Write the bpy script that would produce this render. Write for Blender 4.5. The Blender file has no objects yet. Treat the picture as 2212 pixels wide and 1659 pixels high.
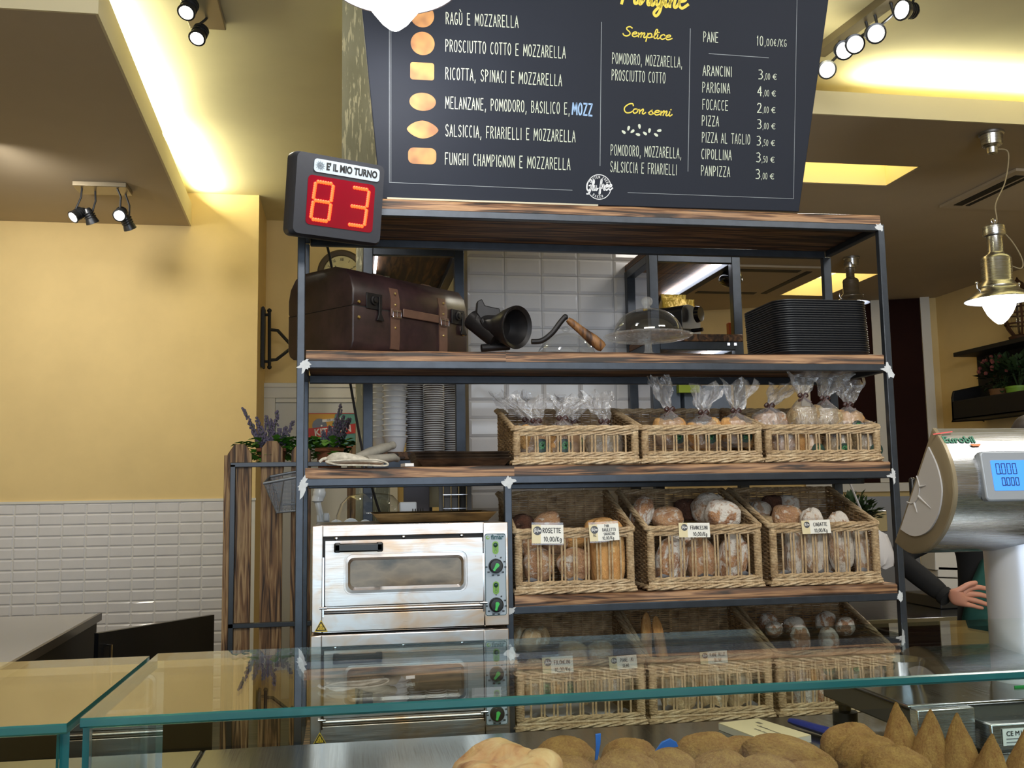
import bpy, bmesh, math, random
import numpy as np
from mathutils import Vector, Matrix, Euler
random.seed(7)
PI = math.pi
scene = bpy.context.scene
COL = scene.collection

# ------------------------------------------------------------------ camera
FPX = 2107.272
YAW, PITCH, ROLL = 0.1670, 0.1100, -0.0160
CAM = np.array([0.1450, -2.8, 1.5])
_f = np.array([math.sin(YAW)*math.cos(PITCH), math.cos(YAW)*math.cos(PITCH), math.sin(PITCH)])
_r0 = np.array([math.cos(YAW), -math.sin(YAW), 0.0]); _u0 = np.cross(_r0, _f)
_r = _r0*math.cos(ROLL)+_u0*math.sin(ROLL); _u = -_r0*math.sin(ROLL)+_u0*math.cos(ROLL)
cd = bpy.data.cameras.new('camera'); cd.sensor_width = 36.0; cd.lens = FPX/2212*36.0
cd.clip_start = 0.05; cd.clip_end = 100
cam = bpy.data.objects.new('camera', cd); COL.objects.link(cam)
cam.matrix_world = Matrix([[_r[0], _u[0], -_f[0], CAM[0]], [_r[1], _u[1], -_f[1], CAM[1]], [_r[2], _u[2], -_f[2], CAM[2]], [0, 0, 0, 1]])
scene.camera = cam

def ray(px, py):
    return _f+_r*(px-1106)/FPX-_u*(py-829.5)/FPX
def aty(px, py, Y):            # the point of a photo pixel that lies on the plane y = Y
    d = ray(px, py); return Vector(CAM+d*((Y-CAM[1])/d[1]))
def atz(px, py, Z):
    d = ray(px, py); return Vector(CAM+d*((Z-CAM[2])/d[2]))
def atx(px, py, X):
    d = ray(px, py); return Vector(CAM+d*((X-CAM[0])/d[0]))
def atp(px, py, P0, n):
    d = ray(px, py); P0 = np.array(P0); n = np.array(n)
    return Vector(CAM+d*(((P0-CAM)@n)/(d@n)))

# ------------------------------------------------------------------ world, light, exposure
vs = scene.view_settings
vs.view_transform = 'Standard'; vs.look = 'None'; vs.gamma = 1.0; vs.use_curve_mapping = False
vs.exposure = 0.0
w = bpy.data.worlds.new('world'); scene.world = w; w.use_nodes = True
w.node_tree.nodes['Background'].inputs[0].default_value = (0.75, 0.86, 1.0, 1)
w.node_tree.nodes['Background'].inputs[1].default_value = 0.6
try:
    scene.cycles.use_denoising = True
    scene.cycles.max_bounces = 10; scene.cycles.transparent_max_bounces = 24
    scene.cycles.caustics_reflective = False; scene.cycles.caustics_refractive = False
    scene.cycles.sample_clamp_indirect = 4.0
except Exception:
    pass

def lamp(kind, name, loc, energy, color, aim=None, **kw):
    ld = bpy.data.lights.new(name, kind); ld.energy = energy; ld.color = color
    for k, v in kw.items(): setattr(ld, k, v)
    o = bpy.data.objects.new(name, ld); COL.objects.link(o); o.location = loc
    if aim is not None:
        d = Vector(aim)-Vector(loc); o.rotation_euler = d.to_track_quat('-Z', 'Y').to_euler()
    return o
# unseen area light added behind the camera, standing in for assumed daylight
lamp('AREA', 'assumed_daylight_fill', (0.6, -6.85, 1.75), 150, (0.80, 0.90, 1.0), aim=(0.6, 0, 1.55), shape='RECTANGLE', size=5.0, size_y=2.9)

# unseen fill panels added over the customers' side to brighten the shelf front
lamp('AREA', 'overhead_fill', (0.3, -3.4, 3.55), 100, (1.0, 0.96, 0.9), aim=(0.8, 0, 1.3), shape='RECTANGLE', size=2.4, size_y=0.7)
lamp('AREA', 'overhead_fill', (2.6, -2.2, 3.55), 45, (1.0, 0.96, 0.9), aim=(1.6, 0, 1.2), shape='RECTANGLE', size=1.2, size_y=0.5)

# ------------------------------------------------------------------ colours and materials
def C(r, g, b):
    f = lambda c: (c/255/12.92) if c/255 <= 0.04045 else ((c/255+0.055)/1.055)**2.4
    return (f(r), f(g), f(b), 1)
MATS = {}
class NT:
    """small node-tree helper"""
    def __init__(s, name):
        s.m = bpy.data.materials.new(name); s.m.use_nodes = True
        s.t = s.m.node_tree; s.b = s.t.nodes['Principled BSDF']; s.out = s.t.nodes['Material Output']
        MATS[name] = s.m
    def n(s, kind, **kw):
        nd = s.t.nodes.new(kind)
        for k, v in kw.items():
            if k in nd.inputs.keys() and not hasattr(nd, k): nd.inputs[k].default_value = v
            else: setattr(nd, k, v)
        return nd
    def l(s, a, b): s.t.links.new(a, b)
    def set(s, **kw):
        for k, v in kw.items(): s.b.inputs[k.replace('_', ' ')].default_value = v
        return s
    def coord(s, scale=(1, 1, 1), kind='Object', rot=(0, 0, 0)):
        tc = s.n('ShaderNodeTexCoord'); mp = s.n('ShaderNodeMapping')
        mp.inputs['Scale'].default_value = scale; mp.inputs['Rotation'].default_value = rot
        s.l(tc.outputs[kind], mp.inputs[0]); return mp.outputs[0]
    def noise(s, vec, scale=5, detail=4, rough=0.5, dist=0.0):
        nd = s.n('ShaderNodeTexNoise'); nd.inputs['Scale'].default_value = scale; nd.inputs['Detail'].default_value = detail
        nd.inputs['Roughness'].default_value = rough; nd.inputs['Distortion'].default_value = dist
        if vec is not None: s.l(vec, nd.inputs['Vector'])
        return nd.outputs['Fac']
    def ramp(s, fac, stops):
        r = s.n('ShaderNodeValToRGB'); e = r.color_ramp.elements
        while len(e) < len(stops): e.new(0.5)
        for el, (p, c) in zip(e, stops): el.position = p; el.color = c
        s.l(fac, r.inputs[0]); return r.outputs[0]
    def mix(s, fac, a, b, mode='MIX'):
        m = s.n('ShaderNodeMix', data_type='RGBA', blend_type=mode)
        for sock, v in ((m.inputs['Factor'], fac), (m.inputs[6], a), (m.inputs[7], b)):
            if hasattr(v, 'links'): s.l(v, sock)
            else: sock.default_value = v
        return m.outputs[2]
    def bump(s, h, strength=0.3, dist=0.002):
        b = s.n('ShaderNodeBump'); b.inputs['Strength'].default_value = strength; b.inputs['Distance'].default_value = dist
        s.l(h, b.inputs['Height']); s.l(b.outputs[0], s.b.inputs['Normal']); return s
    def col(s, c):
        s.l(c, s.b.inputs['Base Color']); return s
    def rand(s):
        return s.n('ShaderNodeObjectInfo').outputs['Random']

def simple(name, rgb, rough=0.5, metal=0.0, noise=0.0, nscale=20, bump=0.0, spec=0.5, coat=0.0):
    t = NT(name); c = C(*rgb)
    t.set(Base_Color=c, Roughness=rough, Metallic=metal)
    t.b.inputs['Specular IOR Level'].default_value = spec
    if coat: t.b.inputs['Coat Weight'].default_value = coat
    if noise or bump:
        v = t.coord(); f = t.noise(v, nscale, 5, 0.6)
        if noise:
            d = tuple(x*(1-noise) for x in c[:3])+(1,); e = tuple(min(1, x*(1+noise)) for x in c[:3])+(1,)
            t.col(t.ramp(f, [(0.3, d), (0.7, e)]))
        if bump: t.bump(f, bump)
    return t.m
def emit(name, rgb, strength):
    t = NT(name); c = C(*rgb); t.set(Base_Color=c, Roughness=0.4)
    t.b.inputs['Emission Color'].default_value = c; t.b.inputs['Emission Strength'].default_value = strength
    return t.m
def pane_glass(name, tint, rough=0.0, bump=0.0, ior=1.5, bscale=30, highlight_mix=0.0):
    """thin clear pane: transparent with a Fresnel reflection"""
    t = NT(name)
    tr = t.n('ShaderNodeBsdfTransparent'); tr.inputs[0].default_value = tint
    gl = t.n('ShaderNodeBsdfGlossy'); gl.inputs['Roughness'].default_value = rough; gl.inputs[0].default_value = (1, 1, 1, 1)
    fr = t.n('ShaderNodeFresnel'); ge = t.n('ShaderNodeNewGeometry'); mr = t.n('ShaderNodeMapRange')
    mr.inputs['To Min'].default_value = ior; mr.inputs['To Max'].default_value = 1.0/ior      # both faces of the sheet reflect as seen from air
    t.l(ge.outputs['Backfacing'], mr.inputs['Value']); t.l(mr.outputs['Result'], fr.inputs['IOR'])
    mx = t.n('ShaderNodeMixShader')
    t.l(fr.outputs[0], mx.inputs[0]); t.l(tr.outputs[0], mx.inputs[1]); t.l(gl.outputs[0], mx.inputs[2])
    last = mx.outputs[0]
    if highlight_mix:                                            # white diffuse mixed in to stand for bright highlights
        df = t.n('ShaderNodeBsdfDiffuse'); df.inputs[0].default_value = (.9, .9, .92, 1); m2 = t.n('ShaderNodeMixShader'); m2.inputs[0].default_value = highlight_mix
        t.l(last, m2.inputs[1]); t.l(df.outputs[0], m2.inputs[2]); last = m2.outputs[0]
    t.l(last, t.out.inputs['Surface'])
    if bump:
        f = t.noise(t.coord(), bscale, 4, 0.6, 1.0); b = t.n('ShaderNodeBump'); b.inputs['Strength'].default_value = bump
        b.inputs['Distance'].default_value = 0.01
        t.l(f, b.inputs['Height']); t.l(b.outputs[0], gl.inputs['Normal']); t.l(b.outputs[0], fr.inputs['Normal'])
    return t.m

def burnt_wood(name, light, mid, dark, axis='X', scale=1.0, contrast=0.0):
    t = NT(name)
    sc = {'X': (1.5, 34, 34), 'Y': (20, 1.5, 20), 'Z': (24, 24, 1.3)}[axis]
    v = t.coord(tuple(x*scale for x in sc))
    add = t.n('ShaderNodeVectorMath', operation='ADD'); t.l(v, add.inputs[0])
    cm = t.n('ShaderNodeCombineXYZ'); mu = t.n('ShaderNodeMath', operation='MULTIPLY'); mu.inputs[1].default_value = 37.0
    t.l(t.rand(), mu.inputs[0])
    for i in range(3): t.l(mu.outputs[0], cm.inputs[i])
    t.l(cm.outputs[0], add.inputs[1])
    f1 = t.noise(add.outputs[0], 1.6, 3, 0.5, 1.6)
    f2 = t.noise(add.outputs[0], 7, 6, 0.65, 0.4)
    base = t.ramp(f1, [(0.39-contrast, dark), (0.49, mid), (0.60, light)])
    fine = t.ramp(f2, [(0.3, (0.62, 0.58, 0.54, 1)), (0.6, (1, 1, 1, 1))])
    t.col(t.mix(1.0, base, fine, 'MULTIPLY')).set(Roughness=0.55)
    t.bump(f2, 0.25, 0.002); return t.m

wood_board = burnt_wood('burnt_wood', C(172, 134, 98), C(118, 84, 60), C(44, 33, 28))
wood_under = burnt_wood('plank_wood', C(135, 95, 58), C(96, 65, 40), C(55, 38, 26), 'Y')
wood_fence = burnt_wood('fence_wood', C(190, 156, 112), C(142, 104, 68), C(64, 42, 26), 'Z', 1.1)
metal_frame = simple('blue_black_steel', (63, 69, 78), 0.36, 0.55, 0.15, 25, 0.05)
weld_white = simple('weld_filler', (205, 210, 215), 0.6, 0, 0.1, 60, 0.4)
def steel(name, rgb, rough, axis=(3, 3, 260), stain=None):
    t = NT(name); v = t.coord(axis); f = t.noise(v, 3, 3, 0.6)
    r = t.ramp(f, [(0.3, (rough*0.75,)*3+(1,)), (0.7, (rough*1.3,)*3+(1,))]); t.l(r, t.b.inputs['Roughness'])
    c = C(*rgb); t.set(Metallic=1.0, Base_Color=c)
    if stain:
        f2 = t.noise(t.coord((5, 5, 9)), 1.3, 3, 0.6, 0.8)
        t.col(t.ramp(f2, [(0.42, c), (0.72, C(*stain))]))
    t.bump(f, 0.008, 0.0006); return t.m
steel_brushed = steel('brushed_steel', (196, 198, 202), 0.26)
steel_oven = steel('oven_steel', (204, 203, 204), 0.36, (3, 3, 220), (196, 166, 138))
steel_counter = steel('counter_steel', (150, 152, 158), 0.16, (180, 3, 3))
steel_chrome = simple('polished_metal', (205, 205, 210), 0.12, 1.0)
steel_dark = simple('dark_grey_metal', (70, 72, 76), 0.35, 0.8)
black_plastic = simple('black_plastic', (24, 25, 28), 0.35, 0, 0.1, 60, 0.05)
black_matte = simple('black_matte', (16, 16, 18), 0.6)
black_gloss = simple('black_gloss', (12, 12, 14), 0.15)
white_plain = simple('white_plain', (232, 232, 232), 0.45)
white_paint = simple('white_paint', (222, 220, 212), 0.5)
yellow_paint = simple('yellow_wall_paint', (232, 206, 146), 0.75, 0, 0.05, 2.5, 0.05)
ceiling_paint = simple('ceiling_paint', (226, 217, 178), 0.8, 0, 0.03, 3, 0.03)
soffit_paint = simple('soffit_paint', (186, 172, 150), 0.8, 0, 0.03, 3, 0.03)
fascia_paint = simple('fascia_paint', (222, 212, 178), 0.8)
tile_white = simple('white_glazed_tile', (222, 222, 226), 0.08, 0, 0.03, 9)
grout = simple('tile_grout', (172, 170, 168), 0.8)
glass_pane = pane_glass('case_glass', (0.90, 0.955, 0.935, 1))
glass_clear = pane_glass('clear_glass', (0.95, 0.965, 0.97, 1), 0.01, 0, 1.62)
glass_cut = pane_glass('pressed_glass', (0.90, 0.92, 0.92, 1), 0.04, 0.9, 1.6, 90, 0.10)
film = pane_glass('cellophane', (0.95, 0.95, 0.96, 1), 0.10, 0.6, 2.1, 60, 0.10)
t = NT('glass_edge'); t.set(Base_Color=C(30, 98, 102), Roughness=0.1); t.b.inputs['Transmission Weight'].default_value = 0.35; t.b.inputs['IOR'].default_value = 1.5
glass_edge = t.m

# ------------------------------------------------------------------ mesh building
class MB:
    def __init__(s): s.v = []; s.f = []; s.m = []; s.cur = 0
    def add(s, verts, faces, M=None):
        o = len(s.v)
        if M is not None: verts = [M @ Vector(p) for p in verts]
        s.v += [tuple(p) for p in verts]
        s.f += [tuple(i+o for i in f) for f in faces]; s.m += [s.cur]*len(faces); return s
    def box(s, x0, x1, y0, y1, z0, z1, M=None):
        v = [(x, y, z) for z in (z0, z1) for y in (y0, y1) for x in (x0, x1)]
        return s.add(v, [(0, 2, 3, 1), (4, 5, 7, 6), (0, 1, 5, 4), (2, 6, 7, 3), (0, 4, 6, 2), (1, 3, 7, 5)], M)
    def prism(s, poly, z0, z1, M=None):
        n = len(poly); v = [(x, y, z0) for x, y in poly]+[(x, y, z1) for x, y in poly]
        f = [tuple(range(n-1, -1, -1)), tuple(range(n, 2*n))]+[(i, (i+1) % n, n+(i+1) % n, n+i) for i in range(n)]
        return s.add(v, f, M)
    def loft(s, rings, closed=True, cap0=True, cap1=True, M=None):
        n = len(rings[0]); v = [p for r in rings for p in r]; f = []
        for k in range(len(rings)-1):
            for i in range(n if closed else n-1):
                j = (i+1) % n; f.append((k*n+i, k*n+j, (k+1)*n+j, (k+1)*n+i))
        if closed and cap0: f.append(tuple(range(n-1, -1, -1)))
        if closed and cap1: f.append(tuple(range((len(rings)-1)*n, len(rings)*n)))
        return s.add(v, f, M)
    def tube(s, pts, r, n=8, closed=False, cap=True, M=None, flat=1.0):
        P = [Vector(p) for p in pts]; k = len(P)
        rr = r if isinstance(r, (list, tuple)) else [r]*k
        T = []
        for i in range(k):
            a = P[i-1] if (i > 0 or closed) else P[i]; b = P[(i+1) % k] if (i < k-1 or closed) else P[i]
            d = b-a; T.append(d.normalized() if d.length > 1e-9 else Vector((0, 0, 1)))
        up = Vector((0, 0, 1)) if abs(T[0].z) < 0.9 else Vector((0, 1, 0))
        N = (up-T[0]*up.dot(T[0])).normalized(); rings = []
        for i in range(k):
            N = N-T[i]*N.dot(T[i]); N = N.normalized() if N.length > 1e-6 else T[i].orthogonal().normalized()
            B = T[i].cross(N)
            rings.append([P[i]+(N*math.cos(2*PI*j/n)*flat+B*math.sin(2*PI*j/n))*rr[i] for j in range(n)])
        if closed: rings.append(rings[0])
        return s.loft(rings, True, cap and not closed, cap and not closed, M)
    def cyl(s, p0, p1, r, r2=None, n=20, M=None):
        return s.tube([p0, p1], [r, r if r2 is None else r2], n, M=M)
    def lathe(s, prof, n=32, M=None, a0=0, a1=2*PI):
        full = abs(a1-a0-2*PI) < 1e-6; k = n if full else n+1
        rings = [[(r*math.cos(a0+(a1-a0)*j/n), r*math.sin(a0+(a1-a0)*j/n), z) for j in range(k)] for r, z in prof]
        return s.loft(rings, full, prof[0][0] > 1e-6 and False, False, M)
    def grid(s, rows, M=None):
        n = len(rows[0]); v = [p for r in rows for p in r]
        f = [(i*n+j, i*n+j+1, (i+1)*n+j+1, (i+1)*n+j) for i in range(len(rows)-1) for j in range(n-1)]
        return s.add(v, f, M)
    def ball(s, c, r, nu=20, nv=12, fn=None, M=None):
        rx, ry, rz = r if isinstance(r, (tuple, list)) else (r, r, r); rings = []
        for i in range(nv+1):
            t = -PI/2+PI*i/nv; ring = []
            for j in range(nu):
                a = 2*PI*j/nu; d = Vector((math.cos(t)*math.cos(a), math.cos(t)*math.sin(a), math.sin(t)))
                k = fn(d) if fn else 1.0
                ring.append((c[0]+d.x*rx*k, c[1]+d.y*ry*k, c[2]+d.z*rz*k))
            rings.append(ring)
        return s.loft(rings, True, False, False, M)
    def ribbon(s, pts, th, M=None, off=0.0):
        """flat stroke in the XY plane"""
        for i in range(1, len(pts)-1):                  # break the stroke at sharp corners
            a = Vector((pts[i][0]-pts[i-1][0], pts[i][1]-pts[i-1][1])); b = Vector((pts[i+1][0]-pts[i][0], pts[i+1][1]-pts[i][1]))
            if a.length > 1e-9 and b.length > 1e-9 and a.angle(b) > 0.9:
                s.ribbon(pts[:i+1], th, M, off); return s.ribbon(pts[i:], th, M, off)
        P = [Vector((p[0], p[1], off)) for p in pts]; L = []; R_ = []
        for i in range(len(P)):
            d = (P[min(i+1, len(P)-1)]-P[max(i-1, 0)]); d = d.normalized() if d.length > 1e-9 else Vector((1, 0, 0))
            nrm = Vector((-d.y, d.x, 0))*th/2; L.append(P[i]+nrm); R_.append(P[i]-nrm)
        e0 = (P[0]-P[1]).normalized()*th*0.3; e1 = (P[-1]-P[-2]).normalized()*th*0.3
        L[0] += e0; R_[0] += e0; L[-1] += e1; R_[-1] += e1
        n = len(P); return s.add(L+R_, [(i+1, i, n+i, n+i+1) for i in range(n-1)], M)
    def build(s, name, mats, parent=None, smooth=True, angle=38, bevel=0.0, seg=2, sub=0):
        me = bpy.data.meshes.new(name); me.from_pydata(s.v, [], s.f)
        for m in (mats if isinstance(mats, (list, tuple)) else [mats]): me.materials.append(m)
        me.polygons.foreach_set('material_index', s.m)
        bm = bmesh.new(); bm.from_mesh(me); bmesh.ops.remove_doubles(bm, verts=bm.verts, dist=1e-6)
        bmesh.ops.recalc_face_normals(bm, faces=bm.faces); bm.to_mesh(me); bm.free()
        if smooth:
            me.polygons.foreach_set('use_smooth', [True]*len(me.polygons)); me.set_sharp_from_angle(angle=math.radians(angle))
        me.update()
        o = bpy.data.objects.new(name, me); COL.objects.link(o)
        if parent is not None: o.parent = parent
        if bevel:
            b = o.modifiers.new('bevel', 'BEVEL'); b.width = bevel; b.segments = seg; b.limit_method = 'ANGLE'; b.angle_limit = math.radians(40)
        if sub:
            b = o.modifiers.new('sub', 'SUBSURF'); b.levels = sub; b.render_levels = sub
        return o
def tag(o, label, cat, group=None):
    o['label'] = label; o['category'] = cat
    if group: o['group'] = group
    return o
def thing(name, label, cat, loc=(0, 0, 0), rot=(0, 0, 0), group=None):
    o = bpy.data.objects.new(name, None); COL.objects.link(o); o.empty_display_size = 0.05
    o.location = loc; o.rotation_euler = rot; return tag(o, label, cat, group)
def struct(o): o['kind'] = 'structure'; return o
def stuff(o): o['kind'] = 'stuff'; return o
def dup(o, loc=None, rot=None, label=None, group=None, parent=None, scale=None):
    c = o.copy(); COL.objects.link(c)
    if parent is not None: c.parent = parent
    for ch in list(o.children): dup(ch, parent=c)
    if loc is not None: c.location = loc
    if rot is not None: c.rotation_euler = rot
    if scale is not None: c.scale = scale
    if label: c['label'] = label
    if group: c['group'] = group
    return c
def lab(o, l): o['label'] = l; return o
def Rz(a): return Matrix.Rotation(a, 4, 'Z')
def Rx(a): return Matrix.Rotation(a, 4, 'X')
def Ry(a): return Matrix.Rotation(a, 4, 'Y')
def Tr(x, y=0, z=0): return Matrix.Translation((x, y, z))
FACE = Rx(PI/2)                      # XY plane turned to face -Y, up = +Z
def rrect(x0, x1, y0, y1, r, n=5):
    out = []
    for cx, cy, a in ((x1-r, y0+r, -PI/2), (x1-r, y1-r, 0), (x0+r, y1-r, PI/2), (x0+r, y0+r, PI)):
        out += [(cx+r*math.cos(a+PI/2*k/n), cy+r*math.sin(a+PI/2*k/n)) for k in range(n+1)]
    return out
def smooth_path(P, n=6, closed=False):
    P = [Vector(p if len(p) == 3 else (p[0], p[1], 0)) for p in P]; out = []; k = len(P)
    for i in range(k if closed else k-1):
        p0 = P[i-1] if (i > 0 or closed) else P[0]; p1 = P[i]; p2 = P[(i+1) % k]; p3 = P[(i+2) % k] if (i+2 < k or closed) else P[-1]
        for j in range(n):
            t = j/n; out.append(0.5*((2*p1)+(p2-p0)*t+(2*p0-5*p1+4*p2-p3)*t*t+(3*p1-p0-3*p2+p3)*t**3))
    if not closed: out.append(P[-1])
    return out
def txt(name, body, size, mat, parent=None, loc=(0, 0, 0), rot=(PI/2, 0, 0), xs=1.0, bold=0.0, align='CENTER', shear=0.0, ext=0.0004, M=None):
    cu = bpy.data.curves.new(name, 'FONT'); cu.body = body; cu.size = size; cu.align_x = align; cu.align_y = 'CENTER'
    cu.offset = bold; cu.extrude = ext; cu.shear = shear; cu.resolution_u = 4; cu.materials.append(mat)
    o = bpy.data.objects.new(name, cu); COL.objects.link(o)
    if parent is not None: o.parent = parent
    me = bpy.data.meshes.new_from_object(o); me.materials.clear(); me.materials.append(mat)
    bpy.data.objects.remove(o); bpy.data.curves.remove(cu); o = bpy.data.objects.new(name, me); COL.objects.link(o)
    if parent is not None: o.parent = parent
    if M is not None: o.matrix_local = M @ Matrix.Diagonal((xs, 1, 1, 1))
    else: o.location = loc; o.rotation_euler = rot; o.scale = (xs, 1, 1)
    return o
# ------------------------------------------------------------------ hand lettering: monoline capitals and a brush script
def arc(cx, cy, rx, ry, a0, a1, n=8):
    return [(cx+rx*math.cos(math.radians(a0+(a1-a0)*i/n)), cy+ry*math.sin(math.radians(a0+(a1-a0)*i/n))) for i in range(n+1)]
O_ = arc(.5, .5, .45, .5, 90, 450, 14)
GL = {
 'A': [[(0, 0), (.5, 1), (1, 0)], [(.2, .36), (.8, .36)]],
 'B': [[(.05, 0), (.05, 1)], [(.05, 1), (.6, .97), (.8, .78), (.6, .56), (.05, .52)], [(.6, .54), (.95, .3), (.65, .03), (.05, 0)]],
 'C': [arc(.55, .5, .5, .5, 55, 305, 12)],
 'D': [[(.05, 0), (.05, 1), (.5, .95), (.9, .6), (.88, .35), (.5, .04), (.05, 0)]],
 'E': [[(.9, 1), (.08, 1), (.08, 0), (.92, 0)], [(.08, .52), (.75, .52)]],
 'F': [[(.9, 1), (.08, 1), (.08, 0)], [(.08, .5), (.72, .5)]],
 'G': [arc(.5, .5, .45, .5, 50, 320, 12)+[(.9, .42), (.55, .42)]],
 'H': [[(.08, 0), (.08, 1)], [(.92, 0), (.92, 1)], [(.08, .5), (.92, .5)]],
 'I': [[(.5, 0), (.5, 1)]],
 'K': [[(.08, 0), (.08, 1)], [(.9, 1), (.1, .45), (.95, 0)]],
 'L': [[(.1, 1), (.1, 0), (.9, 0)]],
 'M': [[(0, 0), (.1, 1), (.5, .3), (.9, 1), (1, 0)]],
 'N': [[(.08, 0), (.08, 1), (.92, 0), (.92, 1)]],
 'O': [O_], 'Q': [O_, [(.6, .25), (.95, -.05)]],
 'P': [[(.08, 0), (.08, 1), (.6, .98), (.92, .75), (.6, .48), (.08, .45)]],
 'R': [[(.08, 0), (.08, 1), (.6, .98), (.9, .76), (.6, .53), (.08, .5)], [(.45, .5), (.95, 0)]],
 'S': [[(.9, .86), (.6, 1), (.25, .93), (.1, .75), (.3, .57), (.7, .45), (.92, .24), (.7, .03), (.35, 0), (.06, .16)]],
 'T': [[(0, 1), (1, 1)], [(.5, 1), (.5, 0)]],
 'U': [[(.08, 1), (.08, .3), (.25, .03), (.5, 0), (.78, .05), (.92, .3), (.92, 1)]],
 'V': [[(0, 1), (.5, 0), (1, 1)]],
 'Z': [[(.05, 1), (.95, 1), (.05, 0), (.95, 0)]],
 '0': [O_], '1': [[(.2, .8), (.55, 1), (.55, 0)]],
 '2': [[(.1, .8), (.3, .98), (.7, .97), (.88, .74), (.6, .4), (.08, 0), (.95, 0)]],
 '3': [[(.1, .95), (.55, 1), (.85, .8), (.7, .58), (.4, .53), (.75, .48), (.92, .25), (.6, .02), (.08, .04)]],
 '4': [[(.7, 0), (.7, 1), (.05, .35), (.98, .35)]],
 '5': [[(.88, 1), (.2, 1), (.15, .57), (.6, .6), (.9, .32), (.65, .03), (.1, .03)]],
 ',': [[(.6, .08), (.35, -.18)]], '.': [[(.45, 0), (.5, .06)]], '/': [[(.05, -.05), (.95, 1.05)]],
 "'": [[(.5, 1), (.42, .75)]],
 '€': [arc(.6, .5, .42, .45, 55, 305, 10), [(0, .6), (.7, .6)], [(0, .42), (.65, .42)]],
 'g': [arc(.45, .35, .38, .3, 0, 360, 10), [(.83, .6), (.83, -.15), (.5, -.32), (.12, -.2)]],
}
NARROW = {'I': .35, ',': .45, '.': .4, "'": .35, '1': .6, ' ': .75, '/': .8}
def stroke(body, h, wr=0.42, gap=0.2, th=0.1, mb=None, M=None, align='L', jit=0.0):
    """monoline hand capitals; h = cap height, wr = width ratio"""
    mb = mb or MB(); cw = h*wr; x = 0; out = []
    for ch in body:
        acc = ch == 'Ù'; ch = 'U' if acc else ch
        k = NARROW.get(ch, 1.25 if ch == 'M' else 1.0)*cw
        hh = h*0.72 if ch in 'c' else h
        for pl in GL.get(ch, []):
            out.append([(x+px*k+random.uniform(-jit, jit)*cw, py*hh+random.uniform(-jit, jit)*cw) for px, py in pl])
        if acc: out.append([(x+.25*k, 1.3*h), (x+.6*k, 1.12*h)])
        x += k+cw*gap*2
    W = x-cw*gap*2
    dx = {'L': 0, 'C': -W/2, 'R': -W}[align]
    for pl in out: mb.ribbon([(a+dx, b) for a, b in pl], th*h, M)
    return mb
# brush script letters: one or more strokes in x-height units, advance width last
SC = {
 'S': ([[(.95, 1.75), (.6, 2.0), (.25, 1.75), (.3, 1.35), (.75, .85), (.8, .35), (.45, 0), (.05, .15), (-.1, .45)]], 1.05),
 'C': ([[(1.15, 1.55), (1.0, 1.95), (.55, 1.85), (.1, 1.2), (.1, .5), (.45, 0), (.95, .1), (1.3, .5)]], 1.2),
 'P': ([[(.45, 1.9), (.25, .9), (.1, -.1)], [(.0, 1.6), (.3, 2.0), (.9, 1.95), (1.1, 1.5), (.8, 1.0), (.3, .85)]], 1.1),
 'G': ([[(1.1, 1.7), (.85, 2.0), (.4, 1.75), (.1, 1.1), (.15, .35), (.5, 0), (.95, .35), (1.05, .95), (.6, .9)], [(1.05, .95), (1.0, .1), (.75, -.55), (.2, -.6)]], 1.25),
 'e': ([[(.1, .5), (.6, .65), (.65, .9), (.4, 1.0), (.12, .7), (.15, .2), (.45, 0), (.95, .35)]], .85),
 'm': ([[(.05, .9), (.15, .0)], [(.13, .4), (.4, .98), (.5, .8), (.45, 0)], [(.47, .4), (.75, .98), (.88, .8), (.82, .15), (1.0, 0), (1.2, .35)]], 1.15),
 'n': ([[(.05, .9), (.15, .0)], [(.13, .4), (.45, .98), (.58, .8), (.52, .15), (.7, 0), (.95, .35)]], .88),
 'p': ([[(.15, .95), (.1, -.75)], [(.13, .5), (.4, .98), (.7, .75), (.6, .15), (.15, .1)], [(.6, .15), (.95, .35)]], .9),
 'l': ([[(.05, .3), (.45, 1.3), (.4, 1.9), (.22, 1.8), (.15, .5), (.3, 0), (.6, .3)]], .5),
 'i': ([[(.1, .9), (.1, .2), (.25, 0), (.5, .35)], [(.16, 1.3), (.22, 1.38)]], .42),
 'c': ([[(.65, .8), (.45, 1.0), (.12, .7), (.15, .2), (.42, 0), (.85, .35)]], .75),
 'o': ([[(.5, .98), (.15, .8), (.1, .3), (.35, 0), (.65, .3), (.65, .75), (.45, .98), (.6, .8), (.95, .85)]], .85),
 's': ([[(-.05, .3), (.35, .98), (.3, .75), (.55, .35), (.35, 0), (.05, .12)], [(.35, 0), (.8, .35)]], .68),
 'a': ([[(.65, .85), (.4, 1.0), (.12, .65), (.18, .1), (.4, .05), (.65, .6), (.68, .9), (.62, .2), (.75, 0), (1.0, .35)]], .9),
 'r': ([[(.0, .35), (.2, 1.05), (.3, .88), (.55, .85), (.5, .2), (.65, 0), (.85, .35)]], .75),
 'g': ([[(.65, .85), (.4, 1.0), (.12, .65), (.2, .1), (.45, .1), (.65, .7), (.6, -.4), (.3, -.85), (.05, -.6), (.4, -.15), (1.0, .35)]], .9),
 'u': ([[(.05, .9), (.05, .2), (.25, 0), (.5, .35), (.55, .9)], [(.55, .9), (.55, .15), (.7, 0), (.95, .35)]], .85),
 'f': ([[(.0, .3), (.4, 1.3), (.42, 1.9), (.28, 1.9), (.2, 1.0), (.1, -.6), (.3, -.5), (.3, .3), (.7, .4)]], .62),
 ' ': ([], .5),
}
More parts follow.
